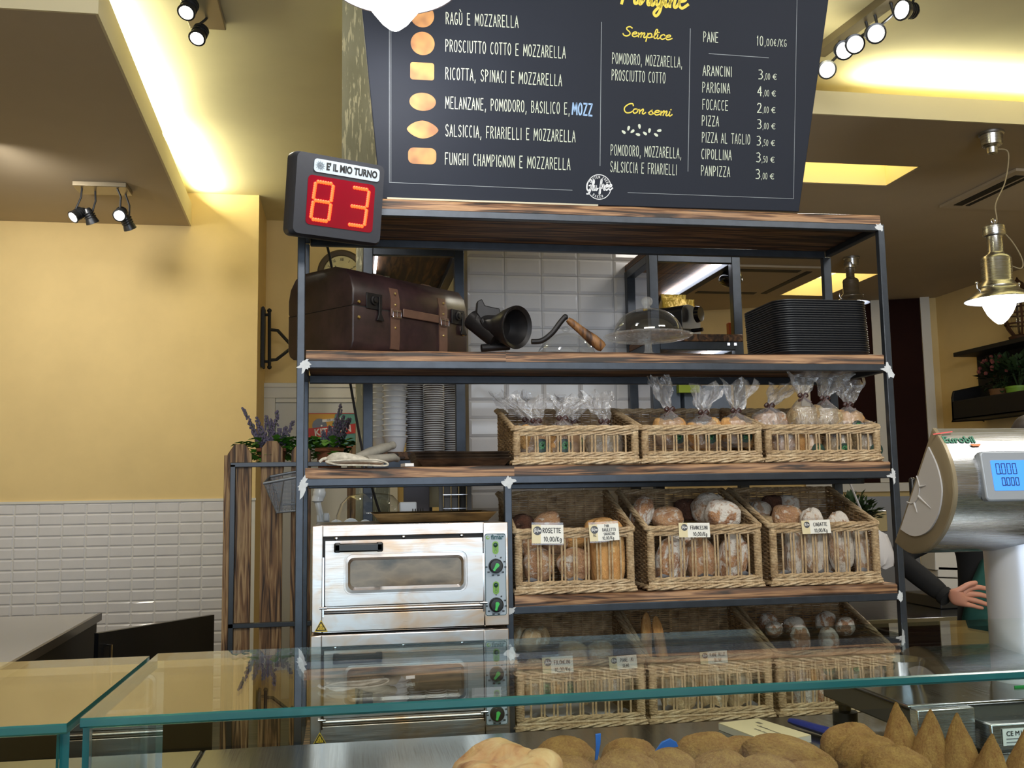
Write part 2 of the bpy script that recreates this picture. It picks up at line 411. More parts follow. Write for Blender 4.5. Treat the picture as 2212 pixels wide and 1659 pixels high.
def script(body, xh, th=0.2, mb=None, M=None, align='C', slant=0.12, xs=1.0):
    mb = mb or MB(); x = 0; out = []
    for ch in body:
        st, adv = SC[ch]
        for pl in st: out.append([((x+px+slant*py)*xs*xh, py*xh) for px, py in pl])
        x += adv
    W = x*xs*xh; dx = {'L': 0, 'C': -W/2}[align]
    for pl in out: mb.ribbon([(p.x+dx, p.y) for p in smooth_path([(a, b, 0) for a, b in pl], 5)], th*xh, M)
    return mb
# ------------------------------------------------------------------ the room
ZC = 3.64; ZS = 3.40
t = NT('floor_planks'); v = t.coord((0.9, 6, 1)); f = t.noise(v, 4, 5, 0.6, 0.6)
t.col(t.ramp(f, [(0.3, C(62, 56, 44)), (0.55, C(98, 90, 72)), (0.8, C(128, 118, 96))])).set(Roughness=0.35); floor_mat = t.m
def sbox(name, x0, x1, y0, y1, z0, z1, m): return struct(MB().box(x0, x1, y0, y1, z0, z1).build(name, m, smooth=False))
sbox('floor', -4.1, 6.4, -7.1, 8.4, -0.1, 0, floor_mat)
sbox('ceiling', -4.1, 6.4, -7.1, 8.4, ZC, ZC+0.1, ceiling_paint)
sbox('wall_left', -4.1, -4.0, -7.1, 4.2, 0, ZC, yellow_paint)
sbox('wall_right', 6.05, 6.15, -7.1, 8.4, 0, ZC, yellow_paint)
sbox('wall_back', -0.6, 2.7, 4.85, 4.95, 0, ZC, yellow_paint)
mb = MB().box(-4.1, -1.9, -7.1, -7.0, 0, ZC).box(3.1, 6.4, -7.1, -7.0, 0, ZC).box(-1.9, 3.1, -7.1, -7.0, 3.2, ZC).box(-1.9, 3.1, -7.1, -7.0, 0, 0.3)  # unseen front wall; its opening is assumed, made for the added daylight lamp
struct(mb.build('wall_front', yellow_paint, smooth=False))
# tiled wall on the left: yellow above, bevelled glazed tile below
sbox('wall_tiled', -4.1, -0.49, 4.2, 4.85, 0, ZC, yellow_paint)
def tiles(mb, x0, x1, z0, z1, tw, thh, y, dep=0.007, g=0.0016, bv=0.010):
    nx = int(round((x1-x0)/tw)); nz = int(round((z1-z0)/thh))
    for i in range(nx):
        for k in range(nz):
            a, b = x0+i*tw+g/2, x0+(i+1)*tw-g/2; c, d = z1-(k+1)*thh+g/2, z1-k*thh-g/2
            jy = y+random.uniform(-.0004, .0004); ja = random.uniform(-.0005, .0005)
            q = [(a, jy, c), (b, jy, c), (b, jy, d), (a, jy, d)]; s = bv
            p = [(a+s, jy-dep+ja, c+s), (b-s, jy-dep-ja, c+s), (b-s, jy-dep-ja, d-s), (a+s, jy-dep+ja, d-s)]
            mb.add(q+p, [(4, 5, 6, 7), (0, 1, 5, 4), (1, 2, 6, 5), (2, 3, 7, 6), (3, 0, 4, 7)])
    return mb
mb = MB(); tiles(mb, -4.0, -0.492, 0.0, 1.47, 0.1505, 0.0735, 4.199); mb.cur = 1; mb.box(-4.0, -0.49, 4.1985, 4.2, 0, 1.478)
mb.box(-4.0, -0.485, 4.188, 4.2, 1.47, 1.486)
struct(mb.build('wall_tile_wainscot', [tile_white, white_paint], smooth=False))
# tiled pillar behind the display shelf
PX0, PX1, PY = 0.630, 1.412, 1.15
sbox('wall_pillar', PX0, PX1, PY+0.002, 1.95, 0, ZC, grout)
mb = MB(); tiles(mb, PX0, PX0+5*0.1564, 0.0, 2.7, 0.1564, 0.075, PY)
struct(mb.build('wall_pillar_tile', tile_white, smooth=False))
# far wall on the right with dark shutters, running at an angle
FA, FB = Vector((6.05, 6.15, 0)), Vector((2.2, 7.75, 0)); fd = (FB-FA).normalized(); fn = Vector((fd.y, -fd.x, 0))
if fn.y > 0: fn = -fn
mb = MB(); ang = math.atan2(fd.y, fd.x); ML = Tr(*FA) @ Rz(ang); LFW = (FB-FA).length
mb.box(0, LFW, -0.1, 0.0, 0, ZC, ML); struct(mb.build('wall_far', yellow_paint, smooth=False))
def fx(px, py):                                   # position along the far wall and height
    P = atp(px, py, FA, fn); return (P-FA).dot(fd), P.z
sbox('wall_far_side', 2.6, 2.7, 4.95, 8.4, 0, ZC, yellow_paint)
pane_dark = simple('dark_red_shutter', (40, 19, 16), 0.75, 0, 0.1, 3, 0, .1)
s0, _z = fx(1994, 800); s1, _z = fx(1917, 800); s2, _z = fx(1893, 900); s3, _z = fx(1752, 900); _, zb = fx(1860, 1043)
sgn = 1 if fn.dot(ML.to_3x3() @ Vector((0, 1, 0))) > 0 else -1
mb = MB()
def fbox(a, b, d0, d1, z0, z1):
    mb.box(min(a, b), max(a, b), min(sgn*d0, sgn*d1), max(sgn*d0, sgn*d1), z0, z1, ML)
fbox(s0, s1, 0.005, 0.03, zb, ZS); fbox(s2, s3, 0.005, 0.03, zb, ZS); mb.cur = 1
sa, _z = fx(2014, 800)
fbox(sa, s0, 0.0, 0.07, 0.9, ZS); fbox(s1, s2, 0.0, 0.05, zb, ZS); fbox(s3, s3+0.09, 0.0, 0.05, zb, ZS)
fbox(sa, s3+0.09, 0.0, 0.09, zb-0.09, zb-0.005)
struct(mb.build('window_1', [pane_dark, white_paint], smooth=False))
# suspended ceilings
MY0 = 1.09
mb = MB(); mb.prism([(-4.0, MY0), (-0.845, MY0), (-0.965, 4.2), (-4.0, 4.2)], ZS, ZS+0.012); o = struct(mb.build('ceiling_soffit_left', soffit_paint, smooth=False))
mb = MB(); mb.prism([(-4.0, MY0-.012), (-0.845, MY0-.012), (-0.845, MY0), (-4.0, MY0)], ZS, ZS+0.16)
mb.prism([(-0.845, MY0-.012), (-0.833, MY0-.012), (-0.953, 4.2), (-0.965, 4.2)], ZS, ZS+0.16)
struct(mb.build('ceiling_fascia_left', fascia_paint, smooth=False))
RX0 = 1.05; RY0 = 1.70
xs = [RX0, 2.25, 3.53, 4.37, 4.87, 6.05]; ys = [RY0, 2.39, 2.77, 5.17, 6.18, 8.3]; holes = {(1, 1), (3, 3)}
mb = MB()
for i in range(5):
    for j in range(5):
        if (i, j) not in holes: mb.box(xs[i], xs[i+1], ys[j], ys[j+1], ZS, ZS+0.02)
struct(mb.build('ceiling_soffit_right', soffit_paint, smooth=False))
struct(MB().box(RX0, 6.05, RY0-.012, RY0, ZS, ZS+0.125).box(RX0-.012, RX0, RY0-.012, 4.85, ZS, ZS+0.125).build('ceiling_fascia_right', fascia_paint, smooth=False))
# light wells in the right soffit
warm_panel = emit('warm_light_panel', (255, 232, 165), 2.4); well_white = simple('light_well_white', (250, 236, 190), 0.6)
for (i, j), lb in (((1, 1), 'bright recessed ceiling light box above the right end of the shelf'), ((3, 3), 'far recessed ceiling light box seen through the shelf above the black trays')):
    x0, x1, y0, y1 = xs[i], xs[i+1], ys[j], ys[j+1]
    th_ = thing('ceiling_light_box', lb, 'ceiling light', ((x0+x1)/2, (y0+y1)/2, ZS), group='recessed ceiling light boxes')
    a, b = (x1-x0)/2-.002, (y1-y0)/2-.002
    m_ = MB(); m_.box(-a, -a+.01, -b, b, .002, .215).box(a-.01, a, -b, b, .002, .215).box(-a, a, -b, -b+.01, .002, .215).box(-a, a, b-.01, b, .002, .215)
    m_.build('well', well_white, th_, smooth=False)
    MB().box(-a+.011, a-.011, -b+.011, b-.011, .18, .2).build('diffuser', warm_panel, th_, smooth=False)
# cove lights lying on top of the soffit edges
cove_mat = emit('cove_led', (255, 243, 165), 12)
o = MB().prism([(-0.90, 1.25), (-0.875, 1.25), (-0.99, 4.05), (-1.015, 4.05)], ZS+0.10, ZS+0.115).build('cove_light', cove_mat, smooth=False)
tag(o, 'LED cove strip lying on top of the left soffit edge', 'cove light')
o = MB().box(2.9, 6.0, RY0+.06, RY0+.085, ZS+0.095, ZS+0.11).build('cove_light', cove_mat, smooth=False)
tag(o, 'LED cove strip lying on top of the right soffit edge', 'cove light')
cv = lamp('AREA', 'cove_light_strip', (-.915, 2.65, ZS+.158), 34, (1, .95, .62), shape='RECTANGLE', size=.03, size_y=2.9); cv.rotation_euler = (PI, math.radians(38), math.radians(-2.2))
cv = lamp('AREA', 'cove_light_strip', (4.4, RY0+.03, ZS+.118), 40, (1, .95, .62), shape='RECTANGLE', size=3.2, size_y=.03); cv.rotation_euler = (math.radians(180+38), 0, 0)
# textured olive pillar to the left of the board
t = NT('flaked_silver_plaster'); v = t.coord((44, 44, 6)); f = t.noise(v, 1.7, 4, 0.6, 0.4); f2 = t.noise(t.coord((3, 3, 1)), 1.5, 3)
t.col(t.mix(t.ramp(f, [(0.55, (0, 0, 0, 1)), (0.60, (1, 1, 1, 1))]), t.ramp(f2, [(0.35, C(150, 148, 118)), (0.65, C(178, 176, 150))]), C(214, 208, 170)))
t.set(Roughness=0.38, Metallic=0.15); t.bump(f, 0.4, 0.004); plaster = t.m
xa = aty(739, 150, 1.3).x; xb = aty(769, 900, 1.3).x; zsplit = aty(770, 470, 1.3).z
struct(MB().box(xa, 0.62, 1.3, 1.6, zsplit, ZC).box(xb, xb+.14, 1.31, 1.6, 0, zsplit).build('wall_pillar_plaster', plaster, smooth=False))
# white door with casing in the back wall
xd0 = aty(566, 900, 4.85).x; zt = aty(600, 833, 4.85).z
mb = MB(); mb.box(xd0, xd0+0.10, 4.80, 4.85, 0, zt-.1005).box(xd0, 0.52, 4.80, 4.85, zt-0.10, zt).box(0.42, 0.52, 4.80, 4.85, 0, zt-.1005)
mb.box(xd0+.01, 0.51, 4.785, 4.80, zt-0.02, zt+0.015); mb.cur = 1; mb.box(xd0+0.10, 0.42, 4.825, 4.85, 0, zt-0.135)
mb.cur = 0; mb.box(xd0+.101, .419, 4.812, 4.85, zt-.134, zt-.101); struct(mb.build('door_1', [white_paint, simple('door_panel_white', (205, 206, 205), 0.5)], smooth=False, bevel=0.004))
# wall lights of the left: spot lamps
spot_glow = emit('spot_glow', (255, 250, 235), 30)
def spot_head(parent, c, aim, r=0.034, lit=True):
    d = (Vector(aim)).normalized(); M = Tr(*c) @ d.to_track_quat('Z', 'Y').to_matrix().to_4x4()
    m_ = MB(); m_.lathe([(0, -.075), (.018, -.075), (.026, -.06), (.03, -.02), (r, .0), (r+.004, .02), (r-.004, .022), (r-.006, .012), (.0, .004)], 20, M)
    for k in range(3): m_.lathe([(.02, -.05+.014*k), (.036, -.05+.014*k), (.036, -.045+.014*k), (.02, -.045+.014*k)], 16, M)
    h = m_.build('spot_head', steel_dark, parent)
    m_ = MB(); m_.lathe([(0, .016), (r-.008, .014), (r-.010, .008), (0, .008)], 20, M); m_.build('bulb', spot_glow if lit else black_gloss, h)
    return h
def arm(m_, a, b): m_.tube([a, (Vector(a)+Vector(b))/2+Vector((.012, 0, .01)), b], .006, 8)
# twin spots on the upper ceiling
p1, p2 = atz(405, 22, ZC-.13), atz(428, 78, ZC-.13)
th_ = thing('ceiling_spotlight', 'twin spotlight bar on the upper ceiling at the top left', 'spotlight', (p1.x+.02, p1.y+.1, ZC)); O = th_.location
m_ = MB(); b0, b1 = p1-O, p2-O; m_.box(b0.x-.05, b0.x+.11, b0.y-.14, b1.y+.14, -.03, 0)
m_.build('rail', simple('satin_grey_metal', (150, 140, 120), 0.35, 0.7), th_, bevel=.004)
for b in (b0, b1):
    m_ = MB(); arm(m_, (b.x+.03, b.y+.03, -.03), (b.x, b.y, b.z+.05)); m_.build('arm', steel_dark, th_); spot_head(th_, b, (-.15, -.55, -.8))
# four-spot plate on the left soffit
c = atz(228, 402, ZS); th_ = thing('ceiling_spotlight', 'square spotlight plate with dazzling lamps under the brown left soffit', 'spotlight', tuple(c))
MB().box(-.17, .14, -.09, .09, -.03, 0).build('mounting_plate', MATS['satin_grey_metal'], th_, bevel=.004)
for dx, dy, dz, am, lit in ((-.16, -.03, -.2, (-.5, -.5, -.6), True), (-.08, .02, -.21, (.3, .4, -.8), False), (.10, -.05, -.19, (.0, -.75, -.5), True), (.13, .06, -.23, (.3, .5, -.8), False)):
    m_ = MB(); arm(m_, (dx*.8, dy, -.03), (dx, dy, dz+.04)); m_.build('arm', steel_dark, th_); spot_head(th_, (dx, dy, dz), am, .036, lit)
# track with spots on the right
q0, q1 = atz(1960, -40, ZC), atz(1768, 105, ZC); th_ = thing('track_light', 'track rail with a row of glaring spotlights right of the menu board', 'spotlight', tuple(q0))
dd = q1-q0; dn = dd.normalized(); sd = Vector((dn.y, -dn.x, 0))*.035
m_ = MB(); m_.prism([tuple((q-q0+s)[:2]) for q, s in ((q0, sd), (q1, sd), (q1, -sd), (q0, -sd))], -.04, 0); m_.build('rail', MATS['satin_grey_metal'], th_)
for px, py in ((1785, 150), (1822, 108), (1845, 95), (1890, 72)):
    c = atz(px, py, ZC-.19)-q0; k = max(0, min(1, c.dot(dn)/dd.length)); b = dd*k
    m_ = MB(); m_.tube([(b.x, b.y, -.04), (b.x+.01, b.y, -.09), (c.x+.02, c.y+.02, c.z+.03)], .007, 8); m_.build('arm', steel_dark, th_); spot_head(th_, c, (-.25, -.8, -.45), .04)
c = atz(1955, 22, ZC-.09); th_ = thing('ceiling_spotlight', 'single black spotlight at the top right beside the track', 'spotlight', (c.x+.05, c.y, ZC))
m_ = MB(); m_.lathe([(0, -.02), (.035, -.02), (.035, 0), (0, 0)], 16); m_.tube([(0, 0, -.02), (-.01, 0, -.05), (-.03, 0, -.07)], .006, 8); m_.build('arm', steel_dark, th_); spot_head(th_, (-.05, 0, -.09), (-.9, -.3, -.15), .042)
# light those fittings give
lamp('SPOT', 'spot_light', (-1.75, 2.6, ZS-.1), 75, (1, .93, .80), aim=(-1.6, 4.2, 1.9), spot_size=2.6, spot_blend=1.0, shadow_soft_size=.12)
lamp('SPOT', 'spot_light', tuple(atz(428, 78, ZC-.2)), 45, (1, .93, .8), aim=(-.5, -.5, 1.0), spot_size=1.9, spot_blend=.8, shadow_soft_size=.04)
lamp('SPOT', 'spot_light', tuple(atz(1845, 95, ZC-.25)), 70, (1, .95, .85), aim=(1.6, -1.0, 1.0), spot_size=2.2, spot_blend=.8, shadow_soft_size=.05)
lamp('POINT', 'spot_light', tuple(atz(1815, 120, ZC-.2)), 6, (1, .92, .6), shadow_soft_size=.05)
# air vents
def vent(p00, p10, p01, label, slots):
    th_ = thing('ceiling_air_vent', label, 'air vent', tuple(p00)); ax = (p10-p00); ay = (p01-p00)
    M = Matrix(((ax.x, ay.x, 0, 0), (ax.y, ay.y, 0, 0), (0, 0, 1, 0), (0, 0, 0, 1)))
    MB().box(0, 1, 0, 1, -.02, -.002, M).build('panel', soffit_paint, th_, smooth=False)
    for a, b, c_, d in slots: MB().box(a, b, c_, d, -.024, -.018, M).build('slot', black_matte, th_, smooth=False)
pc = atz(2150, 400, ZS)
vent(Vector((pc.x-.1, pc.y-.33, ZS)), Vector((pc.x+.8, pc.y-.33, ZS)), Vector((pc.x-.1, pc.y+.45, ZS)), 'square air conditioning cassette in the right soffit beside the lamp cord', [(.06, .13, .1, .9), (.16, .19, .1, .9), (.3, .9, .06, .12)])
pc = atz(1610, 605, ZS)
vent(Vector((pc.x-.5, pc.y-.6, ZS)), Vector((pc.x+.5, pc.y-.6, ZS)), Vector((pc.x-.5, pc.y+.6, ZS)), 'square air conditioning cassette in the far ceiling seen through the shelf', [(.08, .14, .1, .9), (.86, .92, .1, .9), (.2, .8, .86, .93), (.2, .8, .07, .14)])
# vent in the left back ceiling, next to the plaster pillar
P = aty(672, 225, 4.6); Q = aty(732, 322, 4.6)
th_ = thing('wall_air_vent', 'pale framed air vent left of the flaked plaster pillar', 'air vent', (P.x, 4.6, Q.z)); W_, H_ = Q.x-P.x, P.z-Q.z
MB().box(0, W_, -.01, .3, 0, H_).build('panel', fascia_paint, th_, smooth=False)
m_ = MB(); m_.box(-.008, W_+.008, -.02, 0, H_-.012, H_+.008).box(-.008, .008, -.02, 0, 0, H_); m_.build('trim', white_paint, th_, smooth=False)
m_ = MB(); m_.box(W_*.46, W_*.56, -.016, -.009, H_*.12, H_*.66).box(W_*.66, W_*.8, -.016, -.009, H_*.12, H_*.66); m_.build('slot', black_matte, th_, smooth=False)
# ------------------------------------------------------------------ steel and wood display shelf
W, D = 1.830, 0.375; TB = 0.0215
LV = {1: 2.308, 2: 1.858, 3: 1.524, 4: 1.152, 5: 0.775}        # underside of the steel bars
XC = 0.590                                                     # centre post
TOP = {k: v+TB+0.030 for k, v in LV.items()}
sh = thing('display_shelf', 'tall blue-black steel shelf with burnt wood boards behind the counter', 'shelf', (0, 0, 0))
def bar(nm, *a): return MB().box(*a).build(nm, metal_frame, sh, bevel=.002, seg=2)
bar('post', 0, TB, 0, TB, 0, LV[1]+TB); bar('post', W-TB, W, 0, TB, 0, LV[1]+TB)
bar('post', W-TB*1.4, W, D-TB, D, 0, LV[1]); bar('post', 0, TB*.9, D-TB, D, 0, LV[1])
bar('post', XC, XC+TB, 0, TB, LV[5], LV[3])
for k, z in LV.items():
    x0 = XC+TB if k == 4 else TB
    bar('rail', x0, W-TB, 0, TB, z, z+TB); bar('rail', x0, W-TB, D-TB, D, z-.004, z+TB)
    bar('rail', W-TB, W, TB, D-TB, z, z+TB)
    if k != 4: bar('rail', 0, TB, TB, D-TB, z, z+TB)
    else: bar('rail', XC, XC+TB, TB, D-TB, z, z+TB)
    if k == 3: bar('rail', 0.62, W-TB, D*.45, D*.45+TB*2, z-.016, z)
def plank(nm, x0, x1, z0, z1, seed, splits=()):
    xs_ = [x0, *splits, x1]
    for a, b in zip(xs_, xs_[1:]):
        m_ = MB(); n = 24; rings = []
        for i in range(n+1):
            x = a+(b-a)*i/n; j = lambda q: .0011*math.sin(7*x+q+seed)+.0006*math.sin(31*x+q*2+seed)
            rings.append([(x, .001+j(0), z0), (x, D-.002, z0), (x, D-.002, z1+j(1)), (x, .006, z1+j(1)), (x, .001+j(2), z1-.005+j(1))])
        m_.loft(rings); m_.build(nm, wood_board, sh, angle=50)
plank('shelf_board', 0.015, W-.012, LV[1]+TB, TOP[1], 0)
plank('shelf_board', TB+.004, W-TB-.006, LV[2]+TB, TOP[2], 1, (0.60,))
plank('shelf_board', TB+.004, W-TB-.006, LV[3]+TB, TOP[3], 2, (0.62,))
plank('shelf_board', XC+TB+.004, W-TB-.006, LV[4]+TB, TOP[4], 3)
plank('shelf_board', TB+.004, W-TB-.006, LV[5]+TB, TOP[5], 4)
# white filler smeared on the welded corners
def weld(pts, y=-.0012): MB().prism([(a, b) for a, b in pts], 0, .0016, Tr(0, y+.0016, 0) @ FACE).build('weld_patch', weld_white, sh, smooth=False)
def splat(cx, cz, spikes, seed):
    rr = random.Random(seed); P = []
    spikes = [q*(1 if i % 2 == 0 else rr.uniform(.78, .95)) for q in spikes for i in (0, 1)]; n = len(spikes)
    for i, s in enumerate(spikes):
        a = 2*PI*i/n; P.append((cx+math.cos(a)*s*rr.uniform(.85, 1.12), cz+math.sin(a)*s*rr.uniform(.85, 1.12)))
    weld(P)
splat(.020, LV[2]+.010, [.022, .016, .019, .013, .012, .010, .011, .012, .022, .013, .028, .016, .018, .02], 1)
splat(.020, LV[3]+.006, [.014, .010, .022, .027, .014, .010, .010, .010, .016, .02, .040, .022, .014, .013], 2)
splat(W-.016, LV[2]+.006, [.010, .012, .014, .026, .013, .016, .026, .014, .014, .028, .030, .014], 3)
splat(W-.020, LV[3]+.008, [.008, .010, .016, .025, .009, .012, .021, .012, .010, .028, .012, .008], 4)
splat(W-.020, LV[4]+.010, [.009, .012, .016, .02, .011, .010, .012, .012, .013, .016, .012, .008], 5)
splat(XC+.011, LV[3]+.006, [.024, .014, .014, .016, .012, .012, .022, .018, .018, .024, .018, .016], 6)
splat(XC+.012, LV[4]+.010, [.014, .018, .010, .010, .011, .008, .010, .012, .012, .010, .010, .012], 7)
splat(XC+.011, 1.044, [.016, .02, .022, .026, .02, .014, .016, .014, .024, .03, .022, .014], 8)
splat(W-.016, LV[1]+.012, [.012, .010, .012, .010, .016, .020, .014, .012, .018, .012], 9)

# ------------------------------------------------------------------ pizza ovens (one stacked on the other)
oven_dark = simple('oven_shadow_gap', (28, 26, 25), 0.5, 0.3)
panel_grey = simple('control_panel_grey', (168, 182, 196), 0.45)
green_lime = simple('lime_green_print', (122, 168, 70), 0.4); green_dark = simple('dark_green', (20, 62, 48), 0.2); green_knob = simple('bright_green', (70, 190, 92), 0.35)
sticker_y = simple('warning_yellow', (214, 184, 52), 0.4); print_black = simple('print_black', (22, 24, 28), 0.5); teal_print = simple('teal_print', (26, 78, 84), 0.5)
t = NT('oven_window_glass'); t.set(Roughness=.12); f = t.noise(t.coord((4, 1, 8)), 2.2, 4)
t.col(t.ramp(f, [(.35, C(66, 58, 50)), (.55, C(128, 112, 92)), (.8, C(88, 78, 66))])); oven_glass = t.m
OW, OH, OD = 0.540, 0.284, 0.40
def make_oven(label):
    o = thing('pizza_oven', label, 'oven', group='stacked pizza ovens')
    u = lambda a: a*OW
    v = lambda b: OH*(1-b)
    m_ = MB()
    # front frame with the door recess cut out, and the carcass behind
    m_.box(0, u(.052), 0, .02, 0, OH).box(u(.873), OW, 0, .02, 0, OH).box(u(.052), u(.873), 0, .02, v(.107), OH).box(u(.052), u(.873), 0, .02, 0, v(.835))
    m_.box(.001, OW-.001, .02, OD, .0, OH-.001); m_.build('body', steel_oven, o, bevel=.002)
    MB().box(u(.052), u(.873), .012, .0205, v(.835), v(.107)).build('door_recess', oven_dark, o, smooth=False)
    m_ = MB(); m_.tube([(u(.062), .004, v(.80)), (u(.862), .004, v(.80))], .007, 10); m_.box(u(.066), u(.862), .002, .012, v(.825), v(.768)); m_.build('lower_bar', steel_oven, o)
    for a in (.12, .46, .76):
        MB().lathe([(0, .006), (.005, .004), (.006, 0), (0, 0)], 10, Tr(u(a), .010, v(.122)) @ FACE).build('screw', steel_chrome, o)
    # door with a pressed window frame
    d = MB(); x0, x1, z0, z1 = u(.066), u(.866), v(.76), v(.145)
    R1 = rrect(u(.158), u(.785), v(.66), v(.265), .022, 6); R2 = rrect(u(.168), u(.775), v(.645), v(.28), .019, 6); R3 = rrect(u(.190), u(.755), v(.59), v(.335), .014, 6)
    outer = []
    for (a, b) in R1:
        # project outwards on the door rectangle
        cx, cz = (x0+x1)/2, (z0+z1)/2; dx, dz = a-cx, b-cz; k = min(((x1-x0)/2)/abs(dx) if dx else 1e9, ((z1-z0)/2)/abs(dz) if dz else 1e9); outer.append((cx+dx*k, cz+dz*k))
    ring = lambda P, y: [(a, y, b) for a, b in P]
    d.loft([ring(outer, .012), ring(outer, -.004), ring(R1, -.004), ring([((a*.97+.03*e), (b*.97+.03*f_)) for (a, b), (e, f_) in zip(R1, R2)], .007), ring(R2, .007), ring(R2, -.006), ring([(a*.5+.5*e, b*.5+.5*f_) for (a, b), (e, f_) in zip(R2, R3)], -.007), ring(R3, .003)], True, False, False)
    # corners of the door plate
    for cx_, cz_ in ((x0, z0), (x0, z1), (x1, z0), (x1, z1)):
        pass
    door = d.build('door', steel_oven, o, angle=30)
    MB().box(x0, x1, .004, .012, z0, z1).build('door_backing', steel_oven, o, smooth=False)
    MB().prism(R3, 0, .001, Tr(0, .0035, 0) @ FACE).build('window', oven_glass, door, smooth=False)
    h = MB(); hx0, hx1, hz = u(.11), u(.353), v(.208)
    h.box(hx0, hx1, -.034, -.020, hz-.0115, hz+.0115).box(hx0, hx0+.018, -.034, -.002, hz-.0125, hz+.0125).box(hx1-.018, hx1, -.034, -.002, hz-.0125, hz+.0125)
    h.build('handle', black_plastic, door, bevel=.004, seg=3)
    for xx in (u(.057), u(.868)):
        m_ = MB(); m_.box(xx-.002, xx+.002, -.004, .006, v(.86), v(.3)).cyl((xx-.010, -.004, v(.775)), (xx+.010, -.004, v(.775)), .0035, n=10); m_.build('hinge', steel_chrome, o)
    # controls
    p = MB(); P = rrect(u(.877), u(.987), v(.905), v(.11), .006, 4); p.prism(P, 0, .002, FACE); p.cur = 1
    inner = rrect(u(.877)+.001, u(.987)-.001, v(.905)+.001, v(.11)-.001, .006, 4)
    lp = [Vector((a, -.0022, b)) for a, b in inner]; p.tube(lp, .0007, 4, closed=True)
    cp = p.build('control_panel', [panel_grey, teal_print], o, smooth=False)
    cx = u(.933)
    m_ = MB(); m_.prism(arc(u(.893), v(.148), .0052, .0052, 0, 345, 16), .002, .0026, FACE); m_.build('logo_disc', green_lime, cp, smooth=False)
    m_ = MB(); m_.prism(arc(u(.893)+.001, v(.148)+.0008, .0028, .0028, 0, 345, 12), .0026, .003, FACE); m_.build('logo_disc', panel_grey, cp, smooth=False)
    txt('lettering', 'fimar', .0185, teal_print, cp, (u(.943), -.003, v(.146)), xs=.92, bold=.0004)
    txt('lettering', 'MADE IN ITALY', .0035, teal_print, cp, (u(.962), -.003, v(.122)), xs=.9)
    for vv, kz in ((.25, .425), (.64, .80)):
        m_ = MB(); m_.prism(rrect(cx-.0085, cx+.0085, v(vv+.06), v(vv-.065), .0084, 6), .002, .003, FACE); pl = m_.build('indicator_plate', green_lime, cp, smooth=False)
        m_ = MB(); m_.lathe([(0, .007), (.004, .006), (.0062, .003), (.0064, .0)], 16, Tr(cx, -.002, v(vv-.03)) @ FACE); m_.build('indicator_light', green_dark, pl)
        m_ = MB(); m_.ribbon(arc(cx, v(vv+.032), .0036, .0036, 0, 360, 10), .0007, FACE, .0032).ribbon([(cx-.0016, v(vv+.025)), (cx-.0016, v(vv-.005)), (cx+.0016, v(vv-.005)), (cx+.0016, v(vv+.025))], .0007, FACE, .0032); m_.build('thermometer_mark', teal_print, pl, smooth=False)
        k = MB(); k.lathe([(0, .016), (.0165, .015), (.019, .012), (.0205, .003), (.0205, 0)], 28, Tr(cx, -.002, v(kz)) @ FACE); kn = k.build('knob', black_plastic, cp)
        m_ = MB(); a = -.62 if vv < .5 else -.25
        MM = Tr(cx, -.0185, v(kz)) @ FACE @ Rz(a); m_.prism(arc(0, .003, .0062, .0062, 20, 160, 8)+[(-.003, -.008), (-.0034, -.013), (0, -.0150), (.0034, -.013), (.003, -.008)], -.001, .0015, MM)
        m_.build('pointer', green_knob, kn, smooth=False)
        for i in range(9):
            aa = math.radians(90-i*33); lb = ['0', '60', '100', '150', '200', '250', '300', '350', '400'][i]
            txt('dial_mark', lb, .0056, print_black, cp, (cx+.0268*math.cos(aa), -.003, v(kz)+.0268*math.sin(aa)), xs=.8, bold=.0002)
    m_ = MB(); tx, tz, ts = u(.047), v(.995), .036
    tri = [(tx-ts/2, tz), (tx+ts/2, tz), (tx, tz+ts*.88)]
    m_.prism(tri, 0, .001, Tr(0, -.0005, 0) @ FACE); st = m_.build('warning_sticker', sticker_y, o, smooth=False)
    m_ = MB(); q = [(tx-ts*.36, tz+.004), (tx+ts*.36, tz+.004), (tx, tz+ts*.72), (tx-ts*.36, tz+.004)]; m_.ribbon(q, .0026, Tr(0, -.0018, 0) @ FACE)
    for i in (-1, 0, 1): m_.ribbon([(tx+i*.0042+.0008*math.sin(k*2), tz+.007+k*.0017) for k in range(6)], .0011, Tr(0, -.0018, 0) @ FACE)
    m_.build('warning_symbol', print_black, st, smooth=False)
    return o
ov = make_oven('upper steel pizza oven with baking tray on its roof'); ov.location = (0.048, -.062, 1.1315)
ov2 = dup(ov, (0.046, -.064, 0.838), label='lower steel pizza oven under the upper one, half behind glass')
o = MB().box(.06, .57, -.03, .34, TOP[5]+.001, .8375).build('plinth', steel_dark, None, bevel=.003); tag(o, 'dark steel plinth under the two stacked ovens', 'plinth')

# ------------------------------------------------------------------ queue number display
q = thing('queue_display', 'black queue number box showing a red 83 at the shelf top left', 'number display', (.1198, -.1214, 2.3177), (math.radians(9.6), math.radians(-.4), math.radians(24.2)))
shell = simple('display_shell', (46, 49, 58), 0.42, 0, .06, 90, .04)
m_ = MB(); F0 = rrect(-.13, .13, -.11, .11, .016, 5); F1 = rrect(-.139, .136, -.116, .113, .018, 5)
m_.loft([[(a, 0, b) for a, b in F0], [(a, .016, b) for a, b in F1], [(a, .05, b) for a, b in F1]]); m_.build('case', shell, q, angle=30)
red_panel = emit('red_filter_glow', (120, 4, 30), .28); t = MATS['red_filter_glow'].node_tree.nodes['Principled BSDF']; t.inputs['Roughness'].default_value = .06; t.inputs['Coat Weight'].default_value = .8
m_ = MB(); m_.prism(rrect(-.096, .104, -.083, .052, .012, 5), 0, .0015, FACE); sc_ = m_.build('screen', red_panel, q, smooth=False)
led = emit('red_led', (255, 52, 18), 7.0)
